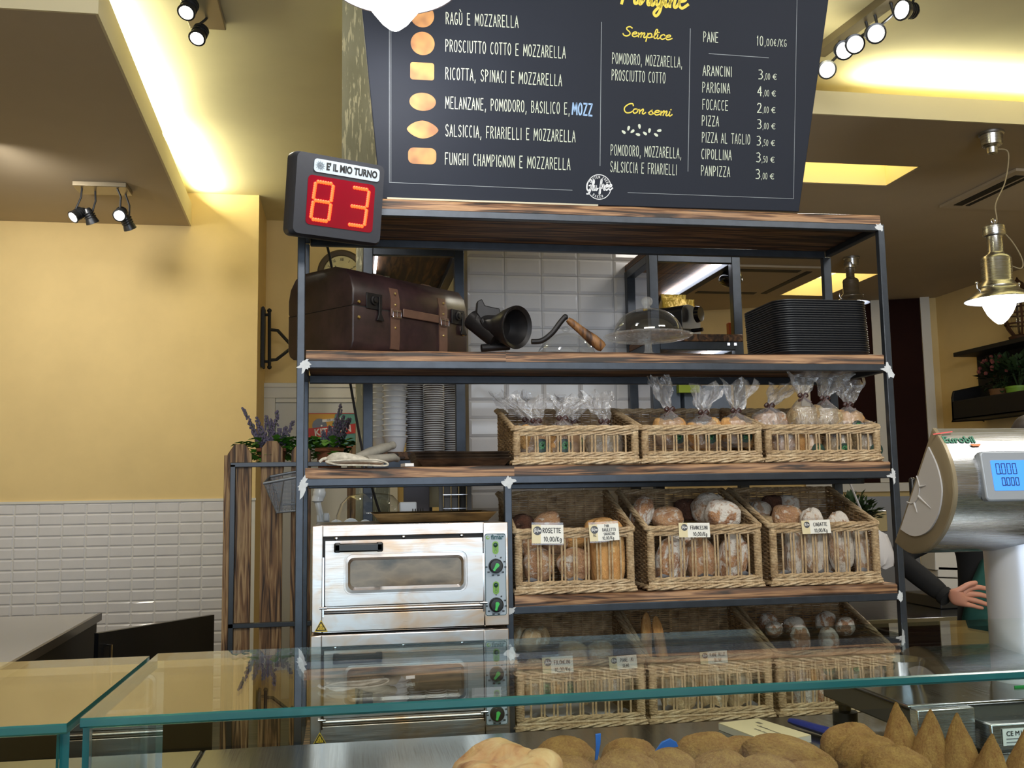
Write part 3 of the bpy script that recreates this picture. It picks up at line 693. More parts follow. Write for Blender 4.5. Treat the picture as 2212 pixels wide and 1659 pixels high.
def seg(x0, z0, x1, z1):
    m_ = MB(); n = 6 if abs(x1-x0) > .001 and abs(z1-z0) < .02 else 7
    for i in range(n):
        a = (i+.5)/n; m_.ball((x0+(x1-x0)*a, -.0022, z0+(z1-z0)*a), (.0052, .0015, .0052), 8, 5)
    m_.tube([(x0, -.0021, z0), (x1, -.0021, z1)], .0028, 6); m_.build('digit_segment', led, sc_)
def dig(ox, segs):
    w_, h_ = .052, .052; sl = .07
    S = {'a': (0, 2, 1, 2), 'g': (0, 1, 1, 1), 'd': (0, 0, 1, 0), 'f': (0, 1, 0, 2), 'b': (1, 1, 1, 2), 'e': (0, 0, 0, 1), 'c': (1, 0, 1, 1)}
    for s_ in segs:
        x0, z0, x1, z1 = S[s_]; px = lambda a, b: ox+a*w_+(b-1)*h_*sl
        e = .07; seg(px(x0, z0)+(x1-x0)*e*w_, -.016+(z0-1)*h_+(z1-z0)*e*h_, px(x1, z1)-(x1-x0)*e*w_, -.016+(z1-1)*h_-(z1-z0)*e*h_)
dig(-.078, 'abcdefg'); dig(.030, 'abgcd')
m_ = MB(); m_.prism(rrect(-.082, .114, .062, .098, .009, 5), 0, .003, FACE); pl = m_.build('name_plate', simple('label_pale_blue', (176, 190, 204), .4), q, smooth=False)
txt('lettering', "E' IL MIO TURNO", .0265, print_black, pl, (.030, -.0036, .080), xs=.76, bold=.0011)
m_ = MB()
for k in range(6):
    a = PI*k/6; m_.ribbon([(-.064+.013*math.cos(a), .080+.013*math.sin(a)), (-.064-.013*math.cos(a), .080-.013*math.sin(a))], .0016, FACE, .0035)
    for s_ in (-1, 1): m_.ribbon([(-.064+s_*.009*math.cos(a+.3), .08+s_*.009*math.sin(a+.3)), (-.064+s_*.006*math.cos(a), .08+s_*.006*math.sin(a)), (-.064+s_*.009*math.cos(a-.3), .08+s_*.009*math.sin(a-.3))], .0013, FACE, .0035)
m_.build('snowflake_emblem', simple('plate_grey', (110, 122, 134), .5), pl, smooth=False)
m_ = MB(); m_.tube([(0, .05, -.02), (.0, .10, -.05)], .012, 10); m_.box(-.05, .05, .09, .10, -.09, -.02); m_.build('bracket', black_plastic, q)

# ------------------------------------------------------------------ menu board
BT = math.radians(8.5); BY0, BZ0 = .03, TOP[1]+.012
BM = Matrix(((1, 0, 0, 0), (0, -math.sin(BT), -math.cos(BT), BY0), (0, math.cos(BT), -math.sin(BT), BZ0), (0, 0, 0, 1)))
BN = (0, -math.cos(BT), -math.sin(BT))
def bp(px, py):
    P = atp(px, py, (0, BY0, BZ0), BN); l = BM.inverted() @ P; return l.x, l.y
slate = simple('menu_slate', (33, 38, 50), 0.62, 0, .05, 3, 0, .2)
ink = simple('menu_cream_ink', (205, 214, 198), .6); ink_line = simple('menu_grey_ink', (132, 140, 148), .6); ink_yel = simple('menu_yellow_ink', (232, 210, 78), .6)
ink_white = simple('menu_white_ink', (226, 230, 236), .6); blue_pale = simple('correction_pale_blue', (150, 184, 226), .6)
tb = thing('menu_board', 'dark slate menu board with cream lettering leaning on top of the shelf', 'menu board', (0, BY0, BZ0), (PI/2+BT, 0, 0))
IB = tb.matrix_basis.inverted() @ BM
bl, br = bp(822, 429), bp(1726, 457); tl, tr_ = bp(780, 0), bp(1790, 0)
kx = .34/(tl[1]-bl[1])
def ext(a, b, h): k = (h-a[1])/(b[1]-a[1]); return (a[0]+(b[0]-a[0])*k, h)
HB = tl[1]+.26
m_ = MB(); m_.prism([bl, br, ext(br, tr_, HB), ext(bl, tl, HB)], -.018, 0, IB); m_.build('panel', slate, tb, bevel=.002)
def bline(p, q_, th_px): 
    m_ = MB(); m_.ribbon([bp(*p), bp(*q_)], th_px/790., IB, .0008); m_.build('rule_line', ink_line, tb, smooth=False)
for a in (0, 3.6):
    bline((841+a, -150), (841+a, 394), 1.1)
bline((841, 394), (1236, 411), 1.3); bline((1356, 416), (1713.8, 429.5), 1.3); bline((1713.8, 429.5), (1724, -150), 1.3)
bline((1299, 48), (1296, 358), 1.7); bline((1491, 62), (1486, 370), 1.7); bline((1531, 116), (1660, 125), 1.7)
def bline_txt(body, px, py, px2, py2, hpx, mat=None, th=.088, name='lettering'):
    """text whose baseline runs from one pixel to the other on the board"""
    a, b = Vector(bp(px, py)), Vector(bp(px2, py2)); h = hpx/790.
    ang = math.atan2(b.y-a.y, b.x-a.x); L = (b-a).length
    probe = stroke(body, h, .42, .2, th); wx = max(p[0] for p in probe.v)
    M = IB @ Tr(a.x, a.y, .001) @ Rz(ang) @ Matrix.Diagonal((L/wx, 1, 1, 1))
    stroke(body, h, .42, .2, th, jit=.03, M=M, mb=(mb := MB())); mb.build(name, mat or ink, tb, smooth=False)
for body, x0, y0, x1, y1, h in (("RAGÙ E MOZZARELLA", 963, 52, 1120, 60, 27), ("PROSCIUTTO COTTO E MOZZARELLA", 962, 111, 1222, 126, 27),
    ("RICOTTA, SPINACI E MOZZARELLA", 962, 171, 1214, 186, 27), ("MELANZANE, POMODORO, BASILICO E,", 962, 234, 1230, 247, 27),
    ("SALSICCIA, FRIARIELLI E MOZZARELLA", 962, 294, 1243, 307, 27), ("FUNGHI CHAMPIGNON E MOZZARELLA", 961, 355, 1232, 367, 27),
    ("POMODORO, MOZZARELLA,", 1322, 137, 1473, 146, 25), ("PROSCIUTTO COTTO", 1321, 173, 1437, 180, 25),
    ("POMODORO, MOZZARELLA,", 1319, 335, 1471, 342, 25), ("SALSICCIA E FRIARIELLI", 1318, 371, 1461, 378, 25),
    ("PANE", 1519, 90, 1551, 92, 24), ("ARANCINI", 1518, 163, 1580, 166, 24), ("PARIGINA", 1517, 199, 1577, 202, 24), ("FOCACCE", 1517, 236, 1572, 239, 24),
    ("PIZZA", 1516, 271, 1553, 273, 24), ("PIZZA AL TAGLIO", 1516, 307, 1620, 312, 24), ("CIPOLLINA", 1515, 343, 1580, 346, 24), ("PANPIZZA", 1514, 379, 1577, 382, 24)):
    bline_txt(body, x0, y0, x1, y1, h)
bline_txt("MOZZ", 1236, 247, 1280, 250, 27, blue_pale, .16)
for pr_, y, xx in (("3", 171, 1638), ("4", 207, 1636), ("2", 243, 1635), ("3", 278, 1635), ("3", 314, 1634), ("3", 350, 1633), ("3", 386, 1632)):
    bline_txt(pr_, xx, y, xx+10, y+.4, 23, name='price'); bline_txt(",50" if y in (314, 350) else ",00", xx+12, y+.6, xx+25, y+1.2, 15, name='price'); bline_txt("€", xx+31, y+1.4, xx+40, y+1.8, 15, name='price')
bline_txt("10", 1634, 98, 1648, 99, 23, name='price'); bline_txt(",00€/KG", 1651, 99, 1699, 101, 17, name='price')
def bscript(body, px, py, xh_px, mat, th, xs=1.0, slope=.045, nm='script_lettering'):
    a = bp(px, py); M = IB @ Tr(a[0], a[1], .001) @ Rz(-slope*.6); script(body, xh_px/790., th, M=M, mb=(mb := MB()), xs=xs); mb.build(nm, mat, tb, smooth=False)
bscript('Semplice', 1398, 82, 11.5, ink_yel, .26, 1.62); bscript('Con semi', 1398, 247, 11.5, ink_yel, .26, 1.62); bscript('Parigine', 1412, 12, 29, ink_yel, .24, .92)
c = bp(836, 428); c2 = bp(1290, 443); MB().box(c[0], c2[0], -.006, -.001, -.004, .012, IB).build('ledge', simple('cream_strip', (196, 190, 168), .6), tb, smooth=False)
# sesame seeds drawn under the heading
m_ = MB()
for px, py, a in ((1348, 286, -35), (1358, 276, 75), (1367, 283, 40), (1379, 291, -10), (1381, 272, 100), (1394, 289, -35), (1403, 281, 80), (1418, 292, -30), (1425, 282, 10)):
    c = bp(px, py); m_.prism([(.0075*math.cos(x)*(1-.25*math.cos(x)), .0042*math.sin(x)) for x in [2*PI*i/14 for i in range(14)]], 0, .0008, IB @ Tr(c[0], c[1], 0) @ Rz(math.radians(a)))
m_.build('seed_drawing', ink, tb, smooth=False)
# round seal
c = bp(1294, 404); m_ = MB(); R_ = .0375
for a0, a1 in ((18, 162), (198, 342)): m_.ribbon(arc(c[0], c[1], R_, R_, a0, a1, 24), .0022, IB, .001)
m_.build('seal_ring', ink_white, tb, smooth=False)
script('Glu free', .0165, .26, M=IB @ Tr(c[0], c[1]-.010, .001) @ Rz(.06), mb=(mb := MB()), xs=.80, slant=.18); mb.build('seal_script', ink_white, tb, smooth=False)
for wd, up_ in (('GLUTEN FREE', 1), ('BAKERY', -1)):
    n = len(wd); m_ = MB()
    for i, ch in enumerate(wd):
        if ch == ' ': continue
        a = math.radians((90-(i-(n-1)/2)*12.5) if up_ > 0 else (270+(i-(n-1)/2)*14)); r_ = R_*.80
        M = IB @ Tr(c[0]+r_*math.cos(a), c[1]+r_*math.sin(a), .001) @ Rz(a-PI/2 if up_ > 0 else a+PI/2); stroke(ch, .0075, .55, .2, .14, mb=m_, M=M @ Tr(0, -.0035, 0), align='C')
    m_.build('seal_text', ink_white, tb, smooth=False)
# drawn filled rolls beside the first menu column
t = NT('menu_roll_print'); f = t.noise(t.coord((14, 14, 14)), 1.0, 2)
t.col(t.ramp(f, [(.35, C(150, 104, 70)), (.65, C(206, 152, 92))])).set(Roughness=.6); roll_print = t.m
def drawn(poly): 
    m_ = MB(); m_.prism(poly, 0, .0008, IB); m_.build('roll_drawing', roll_print, tb, smooth=False)
s = 1/790.
for px, py, k in ((912, 34, 'o'), (913, 94, 'o'), (912, 154, 'r'), (913, 220, 'e'), (913, 280, 'l'), (912, 337, 'p')):
    c = bp(px, py)
    if k == 'o': drawn(arc(c[0], c[1], 28*s, 27*s, 0, 350, 30))
    elif k == 'e': drawn(arc(c[0], c[1], 31*s, 21*s, 0, 350, 30))
    elif k == 'r': drawn(rrect(c[0]-28*s, c[0]+28*s, c[1]-20*s, c[1]+20*s, 6*s))
    elif k == 'p': drawn(rrect(c[0]-33*s, c[0]+33*s, c[1]-19*s, c[1]+19*s, 13*s))
    else: drawn([(c[0]+37*s*math.copysign(abs(math.cos(a))**1.2, math.cos(a)), c[1]+21*s*math.sin(a)*abs(math.sin(a))**.35) for a in [2*PI*i/32 for i in range(32)]])
# ------------------------------------------------------------------ pendant lamps
bulb_glow = emit('pendant_bulb_glow', (255, 252, 246), 9); shade_in = simple('shade_enamel_grey', (188, 198, 224), .35)
cord_m = simple('lamp_cord', (170, 156, 128), .7)
def pendant(label, base, s=1.0, canopy=None, cords=()):
    o = thing('pendant_lamp', label, 'pendant lamp', tuple(base), group='steel pendant lamps')
    S = lambda pr: [(r*s, z*s) for r, z in pr]
    m_ = MB(); m_.lathe(S([(.172, -.003), (.170, .002), (.135, .030), (.105, .052), (.100, .06), (.100, .07), (.082, .092), (.076, .10), (.076, .22), (.07, .235), (.045, .25), (.040, .26), (.040, .345), (.055, .35), (.058, .36), (.056, .40), (.03, .415), (.012, .42), (0, .42)]), 40)
    m_.lathe(S([(.172, -.003), (.165, .0), (.13, .024), (.08, .05), (0, .052)]), 40); m_.build('shade', steel_brushed, o)
    m_ = MB(); m_.lathe(S([(.171, -.002), (.165, -.0015), (.128, .022), (.08, .0465), (0, .0475)]), 40); m_.build('shade_lining', shade_in, o)
    m_ = MB(); m_.lathe(S([(.068, .045), (.083, .03), (.086, .0), (.080, -.035), (.062, -.075), (.035, -.110), (.014, -.128), (0, -.131)]), 32); m_.build('glass_bulb', bulb_glow, o)
    for sx in (-1, 1):
        m_ = MB(); m_.tube([(sx*.11*s, 0, .05*s), (sx*.125*s, 0, .062*s), (sx*.125*s, 0, .085*s)], .004*s, 8); m_.ball((sx*.125*s, 0, .09*s), .009*s, 10, 8); m_.build('thumbscrew', steel_chrome, o)
    m_ = MB(); m_.tube([(.012*math.cos(a)*s, 0, (.432+.012*math.sin(a))*s) for a in [2*PI*i/14 for i in range(14)]], .003*s, 6, closed=True); m_.build('loop', steel_chrome, o)
    for c_ in cords:
        m_ = MB(); m_.tube(smooth_path([Vector(p)-Vector(base) for p in c_], 8), .0035*s, 6); m_.build('cord', cord_m, o)
    if canopy is not None:
        b = Vector(canopy)-Vector(base); m_ = MB(); m_.lathe([(.066, 0), (.066, -.012), (.058, -.016), (.052, -.07), (.03, -.085), (.026, -.115), (.008, -.12), (0, -.12)], 28, Tr(*b)); m_.build('ceiling_canopy', steel_brushed, o)
    return o
fl = Vector((.262, -.36, 2.832)); pendant('glowing steel pendant lamp hanging in front of the menu board, cut by the top edge', fl, 1.0, (fl.x, fl.y, ZC), [[(fl.x, fl.y, fl.z+.44), (fl.x, fl.y, ZC-.1)]])
lamp('POINT', 'pendant_light', tuple(fl+Vector((0, 0, -.17))), 10, (1, .95, .86), shadow_soft_size=.07)
LY = 1.83; rl = aty(2158, 648, LY); cn = atz(2141, 287, ZS); top = aty(2152, 503, LY)
k1, k2 = aty(2178, 330, LY), aty(2153, 470, LY); bd = aty(2152, 488, LY)
pendant('glowing steel pendant lamp hanging at the right edge of the picture', rl, 1.0, cn,
        [[(cn.x+.03, cn.y, ZS-.09), k1, aty(2172, 390, LY), aty(2151, 440, LY), k2, bd, (rl.x, rl.y, rl.z+.445)],
         [bd, aty(2185, 520, LY), aty(2208, 560, LY), aty(2205, 580, LY), (rl.x+.06, rl.y, rl.z+.2)]])
lamp('POINT', 'pendant_light', tuple(rl+Vector((0, 0, -.17))), 14, (1, .95, .84), shadow_soft_size=.08)
fy = 4.6; f0 = aty(1840, 655, fy)
pendant('small far pendant lamp seen between the shelf posts above the black trays', f0, .85, (f0.x+.02, fy, ZS), [[(f0.x, fy, f0.z+.37), aty(1838, 600, fy), aty(1834, 585, fy), (f0.x+.02, fy, ZS-.1)]])
c = atz(1833, 470, ZS)
m_ = MB(); m_.lathe([(.066, 0), (.066, -.012), (.058, -.016), (.052, -.07), (.03, -.085), (.026, -.115), (0, -.12)], 28); o = m_.build('ceiling_canopy', steel_brushed); o.location = c
tag(o, 'steel ceiling cup of another lamp just above the shelf top right end', 'lamp canopy')

# ------------------------------------------------------------------ side shelving units left and right of the tiled pillar
led_white = emit('white_led_tube', (240, 245, 255), 7)
def side_unit(nm, label, x0, x1, zt, levels, led, xin=None, ymid=None):
    o = thing('back_shelf', label, 'shelf', (0, 0, 0)); y0, y1 = .80, 2.3; tb_ = .036
    corners = [(x0, y0), (x1-tb_, y0), (x1-tb_, y1), (x0, y1 if xin is None else ymid-tb_)]
    for x, y in corners: MB().box(x, x+tb_, y, y+tb_, 0, zt).build('post', metal_frame, o, bevel=.002)
    yl = y1 if xin is None else ymid-tb_
    for z in [zt]+levels:
        MB().box(x0+tb_, x1-tb_, y0, y0+tb_*.7, z-.032, z).build('rail', metal_frame, o, bevel=.002); MB().box(x0, x0+tb_, y0+tb_, yl, z-.032, z).build('rail', metal_frame, o, bevel=.002); MB().box(x1-tb_, x1, y0+tb_, y1, z-.032, z).build('rail', metal_frame, o, bevel=.002)
        m_ = MB(); m_.box(x0+.002, x1-.002, y0-.004, yl+tb_, z+.001, z+.03)
        if xin is not None: m_.box(xin, x1-.002, yl+tb_, y1+tb_, z+.001, z+.03)
        m_.build('shelf_board', wood_under, o, bevel=.003)
    for (a, z, ya, yb) in led:
        for s_ in (-.014, .014): MB().box(a+s_-.005, a+s_+.005, ya, yb, z-.012, z-.002).build('led_tube', led_white, o, smooth=False)
    return o
side_unit('left', 'back shelf unit left of the tiled pillar, holding the cup stacks', .197, .575, 2.42, [1.622], [(.236, 2.418, .84, 1.2)])
side_unit('right', 'back shelf unit right of the tiled pillar, holding coffee bags', 1.302, 1.68, 2.42, [2.072], [(1.632, 2.418, .86, 1.58), (1.632, 2.070, .80, 1.5)], PX1+.008, PY-.008)

# cups and plates on the left unit
ZCUP = 1.6535
cup_w = simple('paper_cup_white', (226, 228, 232), .5); cup_b = simple('paper_cup_brown', (74, 60, 54), .6)
def cup_proto(r, h, label, group, ripple):
    o = thing('paper_cup', label, 'cup', group=group)
    zr = 0 if ripple else h
    m_ = MB(); m_.lathe([(0, h-zr), (r*(.80 if ripple else .66), h-zr), (r*.965, zr), (r*.93, zr)], 20); m_.build('cup_body', cup_b if ripple else cup_w, o)
    m_ = MB(); m_.tube([(r*math.cos(2*PI*i/20), r*math.sin(2*PI*i/20), zr) for i in range(20)], .0026 if ripple else .0032, 5, closed=True); m_.build('rim', cup_w, o)
    return o
def stack(proto, px, y, n, pitch, label, first=[True]):
    p = aty(px, 900, y)
    for k in range(n):
        o = proto if (k == 0 and proto.get('free', 1)) else dup(proto)
        if k == 0 and proto.get('free', 1): proto['free'] = 0
        o.location = (p.x+random.uniform(-.0008, .0008), y, ZCUP+k*pitch); o['label'] = label
wc = cup_proto(.046, .062, 'white paper cup', 'white paper cups', False)
stack(wc, 853, .93, 14, .0215, 'white paper cup in the tall front stack left of the striped stacks')
stack(wc, 824, 1.02, 13, .0215, 'white paper cup in the stack half hidden behind the front white stack')
bc = cup_proto(.0385, .055, 'white-rimmed brown cup', 'striped brown cups', True)
stack(bc, 898, 1.0, 33, .0086, 'white-rimmed brown cup in the left striped stack')
stack(bc, 937, .93, 33, .0086, 'white-rimmed brown cup in the middle striped stack')
stack(bc, 980, .99, 33, .0086, 'white-rimmed brown cup in the right striped stack')
for oo in [x for x in bpy.data.objects if x.get('free') is not None]: del oo['free']
o = MB().box(0, .11, 0, .03, 0, .27).build('carton', [simple('carton_white_red', (222, 216, 214), .5)], bevel=.002); p = aty(806, 970, 1.1); o.location = (p.x+.01, 1.1, ZCUP); tag(o, 'narrow white carton behind the white paper cups', 'carton')
# dark tray and wooden ledge below the cups
# right unit contents: coffee bags, black mill
ZR = 2.105
gold = NT('gold_foil'); gold.set(Base_Color=C(214, 178, 74), Roughness=.3, Metallic=.35); f = gold.noise(gold.coord((18, 18, 10)), 2, 4); gold.bump(f, .7, .01); gold = gold.m
def coffee_bag(x, y, w_, d_, h_, label, mark):
    o = thing('coffee_bag', label, 'coffee bag', (x, y, ZR), (0, 0, .15), group='gold coffee bags'); rings = []
    for k, (s_, t_) in enumerate(((.96, .96), (1, 1), (1.02, 1.0), (.98, .8), (.9, .25), (.86, .08), (.86, .06))):
        z = [0, .03, .5, .72, .86, .93, 1.0][k]*h_
        rings.append([(a*s_, b*t_+.006*math.sin(9*a/w_+k), z) for a, b in rrect(-w_/2, w_/2, -d_/2, d_/2, .012, 3)])
    MB().loft(rings).build('bag', gold, o)
    if mark:
        m_ = MB(); m_.box(-.026, .026, -d_/2-.004, -d_/2-.002, h_*.30, h_*.56); m_.build('label_print', simple('print_brown', (70, 52, 40), .5), o, smooth=False)
    return o
coffee_bag(1.405, 1.085, .10, .07, .15, 'gold coffee bag standing behind the glass cake dome', False)
coffee_bag(1.485, 1.05, .13, .08, .205, 'larger gold coffee bag with dark printed square above the black mill', True)
coffee_bag(1.578, 1.17, .10, .07, .21, 'gold coffee bag with crumpled top beside the LED strip', False)
o = thing('coffee_mill', 'glossy black barrel-topped machine with round knob on the back shelf', 'machine', (1.505, .90, ZR-.0035))
m_ = MB(); Q = [(-.08, 0), (.08, 0), (.08, .10)]+[(.08*math.cos(a), .10+.035*math.sin(a)) for a in [PI*i/12 for i in range(1, 12)]]+[(-.08, .10)]
m_.prism(Q, -.26, 0, Rz(.75) @ FACE); m_.build('body', black_plastic, o, bevel=.002)
m_ = MB(); m_.lathe([(0, .02), (.03, .018), (.034, .0), (0, 0)], 20, Tr(.02, -.01, .095) @ Rz(.75) @ FACE); m_.build('knob', black_gloss, o)
m_ = MB(); m_.cyl((.0, .0, .03), (.032, -.035, .03), .008); m_.build('handle', black_gloss, o)
o = MB().box(0, .03, 0, .03, 0, .06).build('spice_tin', simple('orange_tin', (196, 88, 44), .4), bevel=.003); o.location = (1.651, .87, ZR-.002); tag(o, 'small orange tin beside the black machine', 'tin')
o = MB().ball((0, 0, 0), (.05, .05, .035), 18, 10).lathe([(0, .03), (.02, .03), (.02, .06), (0, .06)], 12).build('smoke_detector', black_gloss); p = atz(1612, 560, ZS); o.location = aty(1612, 560, .95); o.location.z = 2.42-.061; o.location.x = 1.70; tag(o, 'round black fitting under the top of the right back shelf', 'ceiling fitting')
# grey shaded items seen through the shelf under the second board: folded cloth stacks right of the tile
for k, (px0, px1) in enumerate(((1432, 1470), (1478, 1580))):
    a, b = aty(px0, 845, 1.1), aty(px1, 845, 1.1)
    o = MB().box(a.x, b.x, 1.1, 1.3, 1.55, aty(px0, 832, 1.1).z).build('crate', simple('grey_crate_%d' % k, (98, 110, 128), .5, 0, .15, 12), bevel=.004); tag(o, ['grey crate behind the middle bread-bag basket, beside the tiled pillar', 'wider grey crate behind the middle bread-bag basket'][k], 'crate')
o = MB().box(0, .09, 0, .03, 0, .06).build('paper_note', simple('lime_note', (150, 168, 40), .5)); o.location = aty(1467, 848, 1.06); tag(o, 'lime green packet behind the middle bread-bag basket', 'packet')

# ------------------------------------------------------------------ back wall: clock, wall bracket, sign, rod
p = aty(738, 592, 4.80); ck = thing('wall_clock', 'round antique wall clock with Roman numerals behind the suitcase', 'clock', (p.x, 4.80, p.z)); R_ = .187
m_ = MB(); m_.lathe([(R_, 0), (R_, .03), (R_-.015, .042), (R_-.04, .03), (R_-.046, .012), (0, .012)], 48, FACE); m_.build('case', simple('aged_clock_rim', (86, 76, 66), .5, .3), ck)
m_ = MB(); m_.lathe([(R_-.046, .013), (0, .0135)], 40, FACE); dial = m_.build('dial', simple('aged_dial', (196, 186, 140), .6, 0, .12, 8), ck)
for i, rn in enumerate(('XII', 'I', 'II', 'III', 'IV', 'V', 'VI', 'VII', 'VIII', 'IX', 'X', 'XI')):
    a = PI/2-i*PI/6; txt('numeral', rn, .034, print_black, dial, M=Tr(.112*math.cos(a), -.016, .112*math.sin(a)) @ FACE @ Rz(a-PI/2), xs=.7)
m_ = MB(); m_.ribbon([(0, 0), (-.05, .06)], .006, FACE, .018).ribbon([(0, 0), (.085, .045)], .004, FACE, .019); m_.build('hand', print_black, ck, smooth=False)
cb_ = [aty(a, b, .40) for a, b in ((706, 527), (716, 575), (736, 700), (757, 830), (783, 974), (803, 1050), (818, 1100), (828, 1126))]; cb_[-1].z = 1.4185
o = MB().tube(smooth_path([q-cb_[0] for q in cb_], 5), .0042, 8).build('cable', black_matte); o.location = cb_[0]; tag(o, 'thin black cable hanging slantwise behind the left end of the shelf', 'cable')
p = aty(660, 892, 4.75); p2 = aty(772, 966, 4.75); sg = thing('kitchen_sign', 'red and mustard tin sign reading KITCHEN on the white door', 'sign', ((p.x+p2.x)/2, 4.77, (p.z+p2.z)/2)); w_, h_ = p2.x-p.x, p.z-p2.z
MB().box(-w_/2, w_/2, 0, .008, -h_/2, h_/2).build('plate', simple('sign_teal', (92, 152, 146), .5), sg, smooth=False)
def sp(name, poly, m, z): MB().prism(poly, z, z+.001, FACE).build(name, m, sg, smooth=False)
red_s = simple('sign_red', (190, 48, 40), .5)
sp('print_field', [(-w_/2, -.02), (0, .02), (.03, h_/2), (-w_/2, h_/2)], simple('sign_mustard', (206, 158, 54), .5), .001)
sp('print_field', arc(-.09, .035, .055, .055, 0, 350, 24), simple('record_black', (30, 28, 28), .3), .002); sp('print_dot', arc(-.075, .035, .007, .007, 0, 340, 10), white_plain, .003)
sp('banner', [(-w_/2, -.062), (w_/2, -.022), (w_/2, .052), (-w_/2, .012)], red_s, .004); sp('border', [(-w_/2, h_/2-.006), (w_/2, h_/2-.006), (w_/2, h_/2), (-w_/2, h_/2)], red_s, .004); sp('border', [(-w_/2, -h_/2), (w_/2, -h_/2), (w_/2, -h_/2+.006), (-w_/2, -h_/2+.006)], red_s, .004)
txt('lettering', 'KITCHEN', .072, white_plain, sg, M=Tr(0.01, -.0065, -.005) @ FACE @ Rz(.12), xs=.92, bold=.002)
sp('label_strip', [(-.07, .062), (.09, .078), (.09, .098), (-.07, .082)], white_plain, .004); txt('lettering', 'FEEL LIKE', .019, print_black, sg, M=Tr(0.0, -.0065, .08) @ FACE @ Rz(.1), xs=.9)
script('mmns', .012, .2, M=Tr(0.03, -.0065, .048) @ FACE @ Rz(.12), mb=(mb := MB())); mb.build('lettering', print_black, sg, smooth=False)
# iron wall bracket on the end of the tiled wall
p = aty(566, 730, 4.5); ib = thing('wall_bracket', 'black iron swing bracket on the corner of the yellow wall', 'bracket', (-.485, 4.5, p.z)); f = lambda px, py: tuple(aty(px, py, 4.5)-ib.location)
a, b = f(562, 665), f(562, 795); m_ = MB(); m_.prism(rrect(0, .022, b[2], a[2], .01, 4), -.06, .06, FACE); m_.build('backplate', black_matte, ib)
m_ = MB()
for A, B in (((563, 680), (583, 680)), ((563, 781), (583, 781))): m_.tube([f(*A), f(*B)], .011, 8)
m_.tube([f(582, 672), f(582, 792)], .012, 8); m_.ball(f(582, 671), .017, 10, 8); m_.ball(f(582, 793), .017, 10, 8)
m_.tube([f(583, 712), f(600, 714), f(633, 750), f(640, 757)], .012, 8); m_.tube([f(583, 778), f(597, 777), f(634, 748)], .012, 8); m_.build('swing_arm', black_matte, ib)
# ------------------------------------------------------------------ on the second board: trunk, grinder, cake dome, trays
Z2 = TOP[2]+.0015
leather = NT('trunk_leather'); v = leather.coord((6, 6, 6)); f = leather.noise(v, 3, 6, .65); leather.col(leather.ramp(f, [(.3, C(27, 18, 20)), (.7, C(52, 34, 36))])).set(Roughness=.36); leather.bump(leather.noise(v, 40, 3), .15, .001); leather = leather.m
strap_m = simple('tan_strap', (84, 60, 49), .45, 0, .15, 30, .1); brass = simple('brass', (206, 186, 128), .3, 1.0); iron_black = simple('black_iron', (34, 33, 35), .42, .55, .15, 40, .15)
th2 = math.radians(41); L1, L2, TH = .492, .300, .258
cnr = aty(762, 757, .012)
tk = thing('leather_trunk', 'dark brown vintage leather trunk with tan straps on the second shelf', 'suitcase', (cnr.x, .014, Z2), (0, 0, th2))
def tbox(z0, z1, rt, rb, g=0):
    rings = []
    for (ins, z) in ([(.006, z0), (0, z0+.008)] if rb == 0 else [(rb*.8, z0), (rb*.25, z0+rb*.35), (0, z0+rb)])+([(0, z1-rt), (rt*.12, z1-rt*.55), (rt*.45, z1-rt*.15), (rt, z1)] if rt else [(0, z1)]):
        # the corners are rounded in side view: shrink along the depth only
        rings.append([(x, y*(1-2*ins/L2)+ins, z) for x, y in rrect(0, L1, 0, L2, .006, 2)])
    return rings
m_ = MB(); m_.loft(tbox(0, .132, 0, .03)); m_.build('body', leather, tk, angle=50)
m_ = MB(); m_.loft(tbox(.1345, TH, .075, 0)); m_.build('lid', leather, tk, angle=50)
m_ = MB(); m_.box(.002, L1-.002, .002, L2-.002, .13, .136); m_.build('seam', black_matte, tk, smooth=False)
prof = [(.0, .02), (-.003, .05), (-.003, .17), (.006, .205), (.03, .235), (.075, TH+.004), (L2-.075, TH+.004), (L2-.02, .22)]
for xx in (.165, .375):
    m_ = MB(); P = [(y, z) for y, z in prof]; rings = []
    for y, z in P: rings.append([(xx-.018, y-.0015, z), (xx+.018, y-.0015, z), (xx+.018, y+.003, z-.001), (xx-.018, y+.003, z-.001)])
    m_.loft(rings); st = m_.build('strap', strap_m, tk, angle=60)
    m_ = MB(); m_.box(xx-.021, xx+.021, -.010, -.0045, .118, .142); m_.build('strap_loop', strap_m, st, bevel=.002)
    m_ = MB(); m_.tube([(xx-.017, -.012, .116), (xx+.017, -.012, .116), (xx+.017, -.012, .134), (xx-.017, -.012, .134)], .0016, 6, closed=True); m_.cyl((xx, -.012, .116), (xx, -.012, .138), .0013, n=6); m_.build('buckle', steel_chrome, st)
    for zz in (.085, .155, .19): MB().lathe([(0, .003), (.003, .002), (.0042, 0), (0, 0)], 10, Tr(xx, -.0045, zz) @ FACE).build('rivet', brass, st)
m_ = MB(); m_.box(.195, .352, -.008, -.003, .122, .148); m_.build('carry_handle', strap_m, tk, bevel=.002)
for xx in (.082, .447):
    m_ = MB(); m_.box(xx-.032, xx+.03, -.004, .0, .13, .178); lk = m_.build('lock_plate', iron_black, tk, bevel=.0015)
    m_ = MB(); m_.lathe([(0, .012), (.008, .011), (.009, .006), (.014, .005), (.015, .0)], 18, Tr(xx-.004, -.004, .157) @ FACE); m_.build('lock_button', iron_black, lk)
    m_ = MB(); m_.prism([(xx+.012, .17), (xx+.024, .17), (xx+.022, .12), (xx+.034, .098), (xx+.005, .098), (xx+.012, .118)], 0, .006, Tr(0, -.004, 0) @ FACE); m_.build('hasp', iron_black, lk, bevel=.001)
